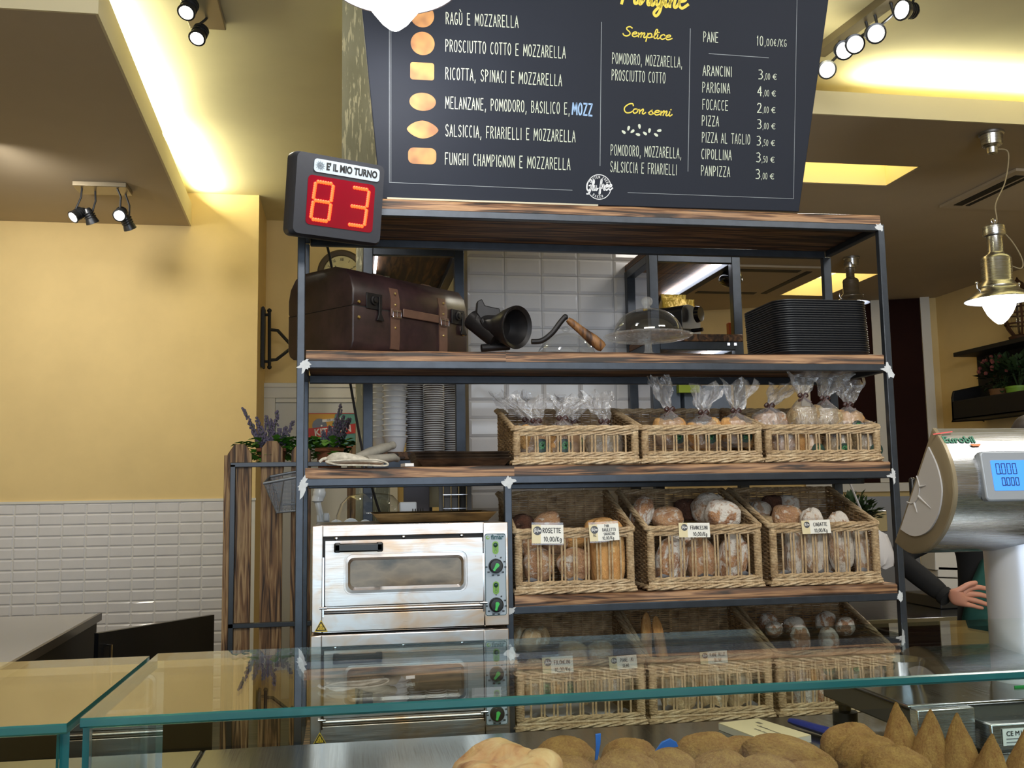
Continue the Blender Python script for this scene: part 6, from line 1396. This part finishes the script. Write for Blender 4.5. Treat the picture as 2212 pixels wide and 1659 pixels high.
blue_p = simple('bright_blue_plastic', (28, 102, 200), .3); navy_p = simple('navy_plastic', (26, 44, 130), .3)
for lb, pts, y in (('upright bright blue clip between two fried rice balls', [(1285, 1585), (1297, 1583), (1296, 1605), (1290, 1640), (1284, 1642), (1286, 1610)], -1.36), ('curled bright blue clip behind the small fried rice ball', [(1414, 1622), (1428, 1602), (1446, 1594), (1460, 1602), (1464, 1612), (1452, 1614), (1452, 1620), (1464, 1621), (1458, 1640), (1424, 1640)], -1.33)):
    P = [aty(a, b, y) for a, b in pts]; c = P[0]; o = MB().prism([(p.x-c.x, p.z-c.z) for p in P], 0, .004, FACE).build('blue_clip', blue_p, bevel=.0008); o.location = c; tag(o, lb, 'clip', 'blue tray clips')

# ------------------------------------------------------------------ notebook and pen on the worktop
qa, qb, qc, qd = [atz(a, b, ZWK+.012) for a, b in ((1552, 1563), (1637, 1553), (1752, 1589), (1665, 1606))]
nb = thing('notebook', 'closed cream notepad with grey printing on the steel worktop', 'notebook', tuple(qa)); P = [(q.x-qa.x, q.y-qa.y) for q in (qa, qb, qc, qd)]
MB().prism([(x, y) for x, y in P], -.0115, 0).build('pages', simple('page_white', (214, 208, 196), .7), nb, smooth=False); m_ = MB(); m_.prism(P, .0, .0014); cv = m_.build('cover', simple('cream_card', (226, 210, 172), .5), nb, smooth=False)
ex = (qd-qa); ey = (qb-qa); Mn = Matrix(((ex.x, ey.x, 0, 0), (ex.y, ey.y, 0, 0), (0, 0, 1, .0018), (0, 0, 0, 1))); m_ = MB(); rr = random.Random(5)
for k, (x0, x1) in enumerate(((.42, .92), (.30, .74))):
    for i in range(14): m_.add([(x0+(x1-x0)*i/14, .35+.22*k, 0), (x0+(x1-x0)*i/14+.022, .35+.22*k, 0), (x0+(x1-x0)*i/14+.022, .35+.22*k+rr.uniform(.03, .07), 0), (x0+(x1-x0)*i/14, .35+.22*k+rr.uniform(.03, .07), 0)], [(0, 1, 2, 3)], Mn)
m_.add([(.16, .72, 0), (.26, .72, 0), (.26, .8, 0), (.16, .8, 0)], [(0, 1, 2, 3)], Mn); m_.build('print', simple('print_grey', (120, 112, 98), .6), cv, smooth=False)
pa, pb_ = atz(1708, 1557, ZWK+.01), atz(1826, 1592, ZWK+.01)
pn = thing('tongs', 'navy blue plastic tongs lying on the worktop beside the notepad', 'tongs', tuple(pa)); d = pb_-pa
m_ = MB(); m_.tube([(0, 0, 0), d*.15, d*.5, d*.75, d], [.008, .011, .012, .013, .010], 12, flat=.65); m_.build('arms', navy_p, pn)

# ------------------------------------------------------------------ shop scale
sc_y = -1.16; SX0 = 1.205
scl = thing('shop_scale', 'brushed steel counter scale with blue display on a thick pole', 'scale', (0, 0, 0))
Sx = lambda px, py, y=sc_y: aty(px, py, y)
# head: D-shaped section (flat sloping back, round towards the customer) drawn out along x
sec = lambda pts: [(q.y, q.z) for q in (atx(a, b, SX0) for a, b in pts)]
prof = sec(((2018, 926), (2031, 945), (2046, 974), (2059, 1014), (2064.5, 1056), (2062, 1091), (2051, 1128), (2032, 1163), (2008, 1187), (1979, 1195), (1959, 1188), (1937, 1170)))
prof = [(p.x, p.y) for p in smooth_path([(a, b, 0) for a, b in prof], 4)]
zb_ = min(p[1] for p in prof); HL = .52
m_ = MB(); m_.loft([[(SX0+x, a, b) for a, b in prof] for x in (0, HL)], True, True, True); head = m_.build('head', steel_brushed, scl, angle=40)
cyp, czp = sum(p[0] for p in prof)/len(prof), sum(p[1] for p in prof)/len(prof)
sh_ = lambda k, x: [(SX0+x, cyp+(a-cyp)*k, czp+(b-czp)*k) for a, b in prof]
m_ = MB(); m_.loft([sh_(1.012, .004), sh_(1.012, -.003), sh_(.975, -.005)], True, False, True); m_.build('end_cap', simple('olive_end_cap', (136, 124, 100), .4, .3), head, angle=40)
pl = sec(((2013, 965), (2030, 1001), (2040, 1038), (2042, 1070), (2034, 1112), (2016, 1144), (1993, 1157), (1974, 1156), (1953, 1143)))
pl = [(p.x, p.y) for p in smooth_path([(a, b, 0) for a, b in pl], 4)]
m_ = MB(); m_.loft([[(SX0-.0045, a, b) for a, b in pl], [(SX0-.008, a, b) for a, b in pl]], True, True, True); cap = m_.build('end_plate', simple('pale_grey_plastic', (188, 186, 186), .5), head, smooth=False)
m_ = MB(); cr = lambda pts: [(SX0-.0085, a, b) for a, b in sec(pts)]
m_.tube(smooth_path(cr(((1989, 1028), (1994, 1045), (1995, 1062), (1989, 1080), (1978, 1087), (1968, 1084))), 4), .0013, 6)
for a, b in (((1996, 1051), (2009, 1048)), ((1993, 1072), (2020, 1098)), ((1984, 1086), (1990, 1107))):
    m_.tube(cr((a, b)), [.0026, .0006], 6)
m_.build('sun_relief', MATS['pale_grey_plastic'], cap)
def front_y(z):                                   # the round customer side of the section at height z
    P = [p for p in prof[:30]]
    for (y0, z0), (y1, z1) in zip(P, P[1:]):
        if (z0-z)*(z1-z) <= 0 and z0 != z1: return y0+(y1-y0)*(z-z0)/(z1-z0)
    return min(p[0] for p in prof)
zA, zB = aty(2115, 975, -1.22).z, aty(2130, 1083, -1.22).z
yA, yB = front_y(zA), front_y(zB); yM = min(front_y((zA+zB)/2), (yA+yB)/2); d_ = min(0, front_y((zA+zB)/2)-(yA+yB)/2)-.004
up_ = Vector((0, yA-yB, zA-zB)); hb_ = up_.length/2; up_.normalize(); nrm = Vector((1, 0, 0)).cross(up_); cen = Vector((0, (yA+yB)/2+d_, (zA+zB)/2))
xl = atp(2121, 1030, cen, nrm).x
SM = Matrix(((1, up_.x, nrm.x, xl), (0, up_.y, nrm.y, cen.y), (0, up_.z, nrm.z, cen.z), (0, 0, 0, 1)))
grey_b = simple('bezel_grey', (150, 156, 164), .4, .3)
m_ = MB(); m_.prism(rrect(0, .30, -hb_, hb_, .008, 4), -.012, .004, SM); bz = m_.build('bezel', grey_b, head, bevel=.003)
lcd = emit('lcd_blue', (62, 130, 238), .95); l0, lt, lbm = .018, hb_*.62, -hb_*.60
m_ = MB(); m_.prism(rrect(l0, .28, lbm, lt, .002, 2), .004, .0046, SM); lc_ = m_.build('lcd', lcd, bz, smooth=False)
ink_lcd = simple('lcd_ink', (18, 50, 96), .6); m_ = MB()
def seg7(x, z, w_, h_):
    for (a, b, c, d) in ((0, 1, 1, 1), (0, 0, 1, 0), (0, 0, 0, .46), (0, .54, 0, 1), (1, 0, 1, .46), (1, .54, 1, 1)):
        m_.ribbon([(x+w_*(a+.1*(c-a)), z+h_*b), (x+w_*(c-.1*(c-a)), z+h_*d)], .0016, SM, .0052)
for (z, h_, w_, xs0) in ((.003, .0185, .0068, l0+.009), (-.0175, .0135, .0056, l0+.017)):
    for k in range(4): seg7(xs0+k*(w_*1.6), z, w_, h_)
    m_.ribbon([(xs0+w_*1.25, z), (xs0+w_*1.28, z+.0016)], .0016, SM, .0052)
m_.build('digits', ink_lcd, lc_, smooth=False)
green_e = simple('logo_green', (26, 110, 84), .4); red_e = simple('logo_red', (200, 60, 60), .4); or_e = simple('logo_orange', (220, 120, 70), .4)
(yA, zA), (yB, zB) = sec(((2029, 942), (2040, 962))); up_ = Vector((0, yA-yB, zA-zB)).normalized(); nrm = Vector((1, 0, 0)).cross(up_); cen = Vector((0, (yA+yB)/2, (zA+zB)/2))+nrm*.002; xl = atp(2070, 948, cen, nrm).x
LM = Matrix(((1, up_.x, nrm.x, xl), (0, up_.y, nrm.y, cen.y), (0, up_.z, nrm.z, cen.z), (0, 0, 0, 1)))
txt('logo_lettering', 'Eurobil', .021, green_e, head, M=LM, xs=1.05, bold=.0005)
m_ = MB(); m_.ribbon([(-.045, .013), (-.005, .019)], .0025, LM, .001); m_.build('logo_stripe', red_e, head, smooth=False)
m_ = MB(); m_.prism([(.016, -.011), (.038, -.011), (.034, -.016), (.020, -.016)], .0005, .001, LM); m_.build('logo_flag', or_e, head, smooth=False)
# pole, column foot, platform
PYP = -1.085; Rp = .058; pc = aty(2136, 1300, PYP); pc.x += Rp*1.13
m_ = MB(); m_.lathe([(Rp*1.0, ZWK+.10), (Rp*.98, ZWK+.18), (Rp, zb_-.0), (Rp, zb_+.03)], 40, Tr(pc.x, PYP, 0)); m_.build('pole', simple('satin_white_steel', (206, 212, 224), .32, .35), scl)
m_ = MB(); m_.lathe([(Rp*.98, ZWK+.055), (Rp*1.0, ZWK+.102), (0, ZWK+.102)], 32, Tr(pc.x, PYP, 0)); m_.build('column_foot', white_gloss, scl)
gr = aty(2192, 1545, sc_y-.02); MB().box(0, .10, -.002, 0, 0, .05).build('green_label', simple('label_green', (22, 140, 68), .4), scl, smooth=False); g_ = bpy.data.objects['green_label']; g_.location = (aty(2194, 1545, PYP-Rp).x, PYP-Rp*1.0-.001, aty(2192, 1542, PYP-Rp).z); 
dk = simple('scale_grey', (86, 84, 80), .4, .4)
m_ = MB(); m_.prism([(1.085, -.915), (1.085, -1.225), (1.42, -1.225), (1.42, -.915)], ZWK+.042, ZWK+.082); m_.build('platform_body', dk, scl, bevel=.004)
m_ = MB(); m_.prism([(1.080, -.910), (1.080, -1.23), (1.43, -1.23), (1.43, -.910)], ZWK+.083, ZWK+.090); m_.build('weighing_plate', steel_counter, scl, bevel=.003)
for fx_, fy_ in ((1.115, -.945), (1.13, -1.19), (1.39, -.945)):
    m_ = MB(); m_.lathe([(.024, 0), (.024, .018), (.012, .02), (.012, .030), (.018, .032), (.018, .0425), (0, .0425)], 18, Tr(fx_, fy_, ZWK)); m_.build('foot', black_plastic, scl)
bx0, bx1 = aty(1985, 1600, -1.25).x, aty(2110, 1600, -1.25).x
m_ = MB(); m_.box(bx0, bx1, -1.25, -1.226, ZWK+.012, ZWK+.085); m_.build('front_plate', steel_brushed, scl, bevel=.002)
m_ = MB(); m_.box(bx1+.01, 1.55, -1.275, -1.10, ZWK+.012, ZWK+.062); bs = m_.build('base_box', steel_brushed, scl, bevel=.003)
pl0, pl1 = aty(2165, 1575, -1.277), aty(2235, 1607, -1.277)
m_ = MB(); m_.box(pl0.x, pl0.x+.10, -1.2775, -1.276, pl1.z, pl0.z); lb_ = m_.build('rating_plate', white_plain, bs, smooth=False)
txt('lettering', 'CE M16', .011, print_black, lb_, (pl0.x+.024, -1.2782, pl0.z-.008), xs=1.0)
for k in range(3):
    m_ = MB(); m_.box(pl0.x+.006, pl0.x+.055+.02*(k % 2), -1.2783, -1.2778, pl0.z-.017-.0055*k, pl0.z-.0155-.0055*k); m_.build('print_line', simple('print_line_grey', (120, 122, 128), .6), lb_, smooth=False)
m_ = MB(); q = aty(2150, 1587, -1.2); m_.box(q.x-.001+.012, q.x+.012, -1.262, -1.236, ZWK+.02, ZWK+.052); m_.build('socket', grey_b, bs, smooth=False)
q = aty(1990, 1508, -1.05); o = MB().lathe([(0, 0), (.035, 0), (.045, .04), (.042, .04), (.03, .004), (0, .004)], 24).build('steel_bowl', steel_chrome); o.location = (1.19, -1.03, ZWK+.0905); tag(o, 'small steel bowl standing on the scale plate behind the glass edge', 'bowl')
# ------------------------------------------------------------------ right background: wall shelf with pots, lantern
RX = 6.04
a, b = atx(2140, 860, RX), atx(2140, 908, RX); e = atx(2230, 860, RX)
ws = thing('wall_shelf', 'black wall shelf carrying two potted plants at the right edge', 'wall shelf', (RX, (a.y+e.y)/2, b.z)); hy = abs(a.y-e.y)/2+.1
SHX = -.34
m_ = MB(); m_.box(SHX, -.02, -hy-.5, hy, 0, .03).box(SHX, SHX+.03, -hy-.5, hy, 0, (a.z-b.z)*.9).box(-.05, -.02, -hy-.5, hy, 0, .62); m_.build('board', black_matte, ws, bevel=.01)
m_ = MB(); m_.prism([(SHX, 0), (-.02, 0), (-.02, .32), (-.06, .33), (SHX+.02, .28), (SHX, .22)], -.0, .03, Tr(0, hy, 0) @ FACE); m_.build('side', black_matte, ws, bevel=.006)
m_ = MB(); m_.box(-.30, -.02, -hy-.5, hy-.02, .60, .64); m_.build('top_board', black_matte, ws, bevel=.004)
zpot = b.z+.035
def small_pot(label, px, py0, col, seed, X, flower=None):
    rr = random.Random(seed); p = atx(px, py0, X); o = thing('potted_plant', label, 'potted plant', (X, p.y, zpot), group='small pots on the wall shelf')
    m_ = MB(); m_.lathe([(0, 0), (.075, 0), (.105, .19), (.110, .19), (.110, .21), (.098, .21), (.07, .03), (0, .03)], 22); m_.build('pot', col, o)
    m_ = MB(); fl = MB()
    for k in range(220):
        d = Vector((rr.gauss(0, 1), rr.gauss(0, 1), rr.gauss(.2, .8))).normalized(); c = Vector((0, 0, .33))+d*rr.uniform(.05, .17); leaf(m_, c, d+Vector((0, 0, .3)), rr.uniform(.05, .08), .022)
        if flower and rr.random() < .18 and d.z > 0: fl.ball(tuple(Vector((0, 0, .34))+d*.185), .018, 6, 4)
    for k in range(8): m_.tube([(0, 0, .18), (rr.uniform(-.08, .08), rr.uniform(-.08, .08), .36)], .005, 5)
    m_.build('leaves', leafd, o)
    if flower: stuff(fl.build('flowers', flower, o))
small_pot('brown pot of small pink flowers on the black wall shelf', 2167, 865, simple('brown_pot', (120, 84, 50), .7), 3, RX-.19, simple('dusty_pink', (120, 62, 58), .8))
small_pot('lime green pot with leafy plant on the black wall shelf', 2203, 863, simple('lime_pot', (126, 168, 56), .5), 5, RX-.19)
p = atx(2208, 772, RX-.15); ln = thing('lantern', 'rusty caged lantern on top of the wall shelf at the right edge', 'lantern', (RX-.16, p.y-.02, b.z+.642))
rust = simple('rusty_iron', (84, 56, 36), .6, .4, .2, 30, .2); m_ = MB()
for k in range(6):
    a_ = 2*PI*k/6; m_.tube(smooth_path([(.05*math.cos(a_), .05*math.sin(a_), .03), (.12*math.cos(a_), .12*math.sin(a_), .14), (.12*math.cos(a_), .12*math.sin(a_), .32), (.05*math.cos(a_), .05*math.sin(a_), .46)], 5), .010, 6)
for z, r_ in ((.14, .12), (.23, .125), (.32, .12)): m_.tube([(r_*math.cos(2*PI*i/20), r_*math.sin(2*PI*i/20), z) for i in range(20)], .008, 6, closed=True)
m_.build('cage', rust, ln); m_ = MB(); m_.lathe([(0, 0), (.09, 0), (.10, .03), (.05, .05), (0, .05)], 20); m_.build('base', rust, ln); m_ = MB(); m_.lathe([(0, .45), (.06, .45), (.05, .50), (.015, .53), (.0, .56)], 20); m_.build('cap', rust, ln)
m_ = MB(); m_.lathe([(0, .06), (.06, .06), (.075, .2), (.06, .38), (0, .40)], 20); m_.build('glass', glass_clear, ln)

# ------------------------------------------------------------------ kitchen counter behind, on the right
kc = thing('kitchen_counter', 'grey steel kitchen counter with dark doors behind the shelf on the right', 'counter', (0, 0, 0))
KZ = .93; m_ = MB(); m_.box(1.9, 3.6, 1.15, 1.95, KZ-.035, KZ); m_.build('worktop', steel_counter, kc, bevel=.003)
m_ = MB(); m_.box(1.92, 3.6, 1.18, 1.95, 0, KZ-.035); m_.build('carcass', black_matte, kc, smooth=False)
for k in range(3):
    m_ = MB(); m_.box(1.93+.55*k, 2.46+.55*k, 1.165, 1.18, .1, KZ-.06); dr = m_.build('door', black_plastic, kc, bevel=.002)
    m_ = MB(); m_.cyl((1.96+.55*k, 1.15, KZ-.11), (2.40+.55*k, 1.15, KZ-.11), .006, n=8); m_.build('handle', steel_dark, dr)
for k, (px, py, w_, h_, lb) in enumerate(((2052, 1212, .15, .09, 'upper white carton stacked on the kitchen counter behind the person'), (2058, 1236, .15, .05, 'lower white carton under the top one on the kitchen counter'), (2065, 1262, .17, .05, 'bottom white carton of the pile on the kitchen counter'))):
    p = aty(px, py, 1.45); o = MB().box(-w_/2, w_/2, 0, .12, -h_/2, h_/2, Ry(.06)).build('carton', [simple('carton_white', (212, 208, 200), .6)] if k == 0 else MATS['carton_white'], bevel=.004); o.location = p; tag(o, lb, 'carton', 'cartons on the kitchen counter')
m_ = MB(); p0 = aty(2100, 1270, 1.45)
o = MB().box(p0.x-.2, p0.x+.12, 1.40, 1.7, KZ+.001, aty(2065, 1274, 1.45).z-.026).build('counter_riser', steel_dark, bevel=.004); tag(o, 'dark low riser under the white cartons', 'riser')
# hanging clear bag with printed dots, by the right post
pb2 = aty(1950, 1186, .30); bgm = NT('frosted_bag'); bgm.set(Base_Color=C(226, 222, 222), Roughness=.35); bgm.b.inputs['Alpha'].default_value = .72; bgm = bgm.m
hb = thing('plastic_bag', 'milky plastic bag with pink patch and red dots hanging by the right post', 'plastic bag', (1.90, .30, pb2.z)); rings = []
for z, k in ((-.062, .35), (-.05, .8), (-.02, 1.0), (.02, .98), (.05, .75), (.068, .30)): rings.append([(.066*k*math.cos(a)+.004*math.sin(5*a+z*50)+(.012 if z < 0 else 0), .03*k*math.sin(a)+.004*math.sin(7*a+z*80), z+.004*math.sin(4*a)) for a in [2*PI*i/28 for i in range(28)]])
m_ = MB(); m_.loft(rings); m_.build('bag', bgm, hb)
m_ = MB(); m_.prism(rrect(-.045, -.010, -.05, .055, .012, 4), .034, .035, FACE); m_.build('pink_print', simple('pale_pink', (206, 170, 166), .6), hb, smooth=False)
m_ = MB()
for k in range(3): m_.prism(arc(-.048+.022*k, .005, .004, .005, 0, 330, 10), .0352, .036, FACE)
m_.build('dot_print', simple('dark_red_print', (130, 60, 64), .6), hb, smooth=False)
m_ = MB(); m_.tube(smooth_path([(.01, 0, .06), (-.03, 0, .12), (-.082, 0, LV[3]-pb2.z+.012)], 5), .004, 6); m_.build('handle', bgm, hb)
o = MB().box(-.012, .012, 0, .02, -.06, .06).build('door_pull', black_plastic, bevel=.008); o.location = aty(1976, 1068, .42); tag(o, 'black upright handle showing between the right post and the scale head', 'handle')
for k, (px, py, s_, lb) in enumerate(((1838, 1096, 1.0, 'dark leafy plant on the back counter right of the Ciabatte basket'), (1868, 1112, .75, 'small plant in a terracotta pot on the back counter'))):
    p = aty(px, py, 1.5); o = thing('potted_plant', lb, 'potted plant', (p.x, 1.5, p.z-.10*s_), group='plants on the back counter'); rr = random.Random(k+30)
    m_ = MB(); m_.lathe([(0, -.06), (.04*s_, -.06), (.055*s_, .03), (.06*s_, .03), (.06*s_, .045), (0, .04)], 18); m_.build('pot', terra, o); m_ = MB()
    for q in range(120):
        d = Vector((rr.gauss(0, 1), rr.gauss(0, 1), abs(rr.gauss(0, 1)))).normalized(); leaf(m_, Vector((0, 0, .06))+d*rr.uniform(.02, .10)*s_, d, .05*s_, .010)
    m_.build('leaves', leafd, o)
ck = MB().box(-.07, .07, 0, .05, 0, .10).box(-.06, -.05, -.01, 0, .0, .16).build('chrome_machine', steel_chrome, bevel=.004); p = aty(1888, 1140, 1.5); ck.location = (p.x, 1.5, p.z-.02); tag(ck, 'chrome machine on the back counter behind the right post', 'machine')
bk = thing('back_counter', 'narrow back counter of grey tile carrying plants and a chrome machine', 'counter', (0, 0, 0)); zt2 = aty(1868, 1130, 1.5).z-.045*.75-.03
MB().box(1.72, 2.35, 1.38, 1.66, KZ+.001, KZ+.03).build('foot', steel_dark, bk, smooth=False); MB().box(1.72, 2.35, 1.42, 1.66, KZ+.03, aty(1868, 1122, 1.5).z-.135).build('body', simple('grey_tile_front', (128, 124, 116), .35), bk, smooth=False)
# beige wall strip under the shutter, grey tile below
sA, _z = fx(2010, 1050); m_ = MB(); zt3 = fx(1860, 1073)[1]
mb = MB(); mb.box(.3, LFW, min(0, sgn*.02), max(0, sgn*.02), 0, zt3, ML); struct(mb.build('wall_far_tile', simple('grey_wall_tile', (120, 116, 110), .3), smooth=False))

# ------------------------------------------------------------------ person behind the counter, forearm across the apron
pe = thing('person', 'person in black long-sleeved top and dark green apron, hand at the waist, behind the scale', 'person', (0, 0, 0))
skin = NT('skin'); skin.set(Base_Color=C(180, 126, 104), Roughness=.5); skin.b.inputs['Subsurface Weight'].default_value = .08; skin = skin.m
PY_ = .34; h0 = aty(2236, 985, PY_)
def skinned(name, verts, edges, radii, mat, parent, sub=2, root=0):
    me = bpy.data.meshes.new(name); me.from_pydata([tuple(v) for v in verts], edges, []); me.update(); o = bpy.data.objects.new(name, me); COL.objects.link(o)
    sk = o.modifiers.new('skin', 'SKIN'); sk.use_smooth_shade = True
    if not me.skin_vertices: me.skin_vertices.new()
    for i, r_ in enumerate(radii):
        rx, ry = r_ if isinstance(r_, tuple) else (r_, r_); me.skin_vertices[0].data[i].radius = (rx, ry); me.skin_vertices[0].data[i].use_root = i == root
    s_ = o.modifiers.new('sub', 'SUBSURF'); s_.levels = sub; s_.render_levels = sub; me.materials.append(mat)
    if parent is not None: o.parent = parent
    return o
cx = h0.x-.16; hcx = h0.x+.01; f = lambda px, py, y: aty(px, py, y)
el, wr = f(1936, 1205, .36), f(2047, 1292, .19)
V = [(cx, PY_, .98), (cx, PY_+.01, 1.12), (cx, PY_+.01, 1.28), (cx, PY_+.01, 1.40), (cx, PY_, 1.47), (hcx-.01, PY_-.01, 1.53), (cx-.17, PY_+.01, 1.395), tuple(el), tuple(wr), (cx+.17, PY_, 1.395), (cx+.24, PY_, 1.16), (cx+.12, PY_-.12, 1.08),
     (cx-.09, PY_, .90), (cx-.10, PY_, .5), (cx-.10, PY_+.01, .08), (cx-.10, PY_-.10, .045), (cx+.09, PY_, .90), (cx+.10, PY_, .5), (cx+.10, PY_+.01, .08), (cx+.10, PY_-.10, .045)]
E_ = [(0, 1), (1, 2), (2, 3), (3, 4), (4, 5), (3, 6), (6, 7), (7, 8), (3, 9), (9, 10), (10, 11), (0, 12), (12, 13), (13, 14), (14, 15), (0, 16), (16, 17), (17, 18), (18, 19)]
R_ = [(.17, .11), (.17, .105), (.165, .11), (.13, .10), (.06, .06), (.055, .055), (.068, .068), (.046, .046), (.031, .031), (.068, .068), (.046, .046), (.033, .033), (.085, .085), (.06, .06), (.045, .045), (.04, .035), (.085, .085), (.06, .06), (.045, .045), (.04, .035)]
black_cloth = simple('black_cloth', (9, 9, 11), .95, 0, .15, 40, .2); apron_m = simple('dark_green_apron', (24, 74, 66), .85, 0, .12, 20, .2)
skinned('clothed_body', V, E_, R_, black_cloth, pe)
# head with face, ears and hair
m_ = MB()
def headfn(d):
    k = 1.0
    if d.y < 0: k += .10*math.exp(-((d.x/.16)**2+((d.z+.08)/.16)**2))-.05*math.exp(-(((abs(d.x)-.36)/.16)**2+((d.z-.10)/.12)**2))+.02*math.exp(-((d.x/.3)**2+((d.z+.45)/.12)**2))
    if d.z < -.2: k -= .10*(-d.z-.2)
    return k
m_.ball((0, 0, 0), (.075, .095, .118), 32, 24, headfn)
for s_ in (-1, 1): m_.ball((s_*.076, .008, -.005), (.010, .02, .030), 10, 8)
hdz = 1.615; hm = m_.build('head', skin, pe); hm.location = (hcx, PY_-.015, hdz)
m_ = MB()
for s_ in (-1, 1): m_.ball((s_*.030, -.082, .012), (.012, .008, .008), 12, 8)
ey_ = m_.build('eyes', white_plain, hm); m_ = MB()
for s_ in (-1, 1): m_.ball((s_*.030, -.0885, .012), (.005, .003, .005), 10, 6)
m_.build('iris', simple('dark_brown_iris', (50, 32, 24), .3), ey_); m_ = MB(); m_.tube([(-.026, -.083, -.052), (0, -.091, -.050), (.026, -.083, -.052)], [.003, .006, .003], 8, flat=.6); m_.build('mouth', simple('lip', (160, 92, 84), .5), hm)
m_ = MB(); m_.ball((0, .018, .018), (.090, .105, .122), 28, 18, lambda d: (1.0+.02*math.sin(9*d.x+7*d.z)) if (d.y > -.45 or d.z > .50) else .72); m_.build('hair', simple('dark_hair', (34, 26, 24), .5, 0, .2, 80, .3), hm)
# apron
m_ = MB(); rows = []
for z, hw, dy in ((1.33, .10, -.120), (1.25, .12, -.128), (1.14, .185, -.130), (1.05, .215, -.130), (.9, .225, -.128), (.7, .225, -.13), (.5, .225, -.135)):
    rows.append([(cx+hw*math.sin(a)*1.0, PY_+dy*math.cos(a)-.012, z) for a in [-1.25+2.5*j/14 for j in range(15)]])
m_.grid(rows); ap = m_.build('apron', apron_m, pe); so = ap.modifiers.new('thick', 'SOLIDIFY'); so.thickness = .004
m_ = MB(); m_.tube([(cx-.095, PY_-.10, 1.33), (cx-.06, PY_-.06, 1.44), (cx-.05, PY_+.05, 1.48)], .008, 8); m_.tube([(cx+.095, PY_-.10, 1.33), (cx+.06, PY_-.06, 1.44), (cx+.05, PY_+.05, 1.48)], .008, 8); m_.build('strap', apron_m, pe)
# hand: back of the hand towards us, fingers pointing right
k1, k2, k3, k4 = [f(px, py, .165) for px, py in ((2088, 1272), (2090, 1283), (2087, 1294), (2082, 1304))]
HV = [tuple(wr), tuple(f(2062, 1290, .175))]; HE = [(0, 1)]; HR = [(.022, .026), (.020, .034)]
fing = ((k1, [(2112, 1268, .160), (2134, 1272, .158), (2150, 1278, .163)], .0088), (k2, [(2116, 1284, .158), (2138, 1290, .156), (2154, 1296, .162)], .0092), (k3, [(2110, 1298, .158), (2130, 1305, .156), (2144, 1310, .162)], .0088), (k4, [(2100, 1308, .160), (2114, 1312, .160), (2124, 1314, .165)], .0078))
for kk, pts, r_ in fing:
    i0 = len(HV); HV.append(tuple(kk)); HE.append((1, i0)); HR.append((.0115, .0115)); pv = i0
    for n_, (a, b, y_) in enumerate(pts): HV.append(tuple(f(a, b, y_))); HE.append((pv, len(HV)-1)); pv = len(HV)-1; HR.append((r_*(1-.1*n_),)*2)
i0 = len(HV); HV.append(tuple(f(2070, 1276, .16))); HE.append((1, i0)); HR.append((.011, .011)); HV.append(tuple(f(2092, 1262, .15))); HE.append((i0, i0+1)); HR.append((.0095, .0095)); HV.append(tuple(f(2112, 1258, .15))); HE.append((i0+1, i0+2)); HR.append((.008, .008))
hand = skinned('hand', HV, HE, HR, skin, pe, 2, 1)
m_ = MB(); d = (Vector(el)-Vector(wr)).normalized(); m_.tube([Vector(wr)+d*.0, Vector(wr)+d*.02], .031, 16); m_.build('cuff', black_cloth, pe)
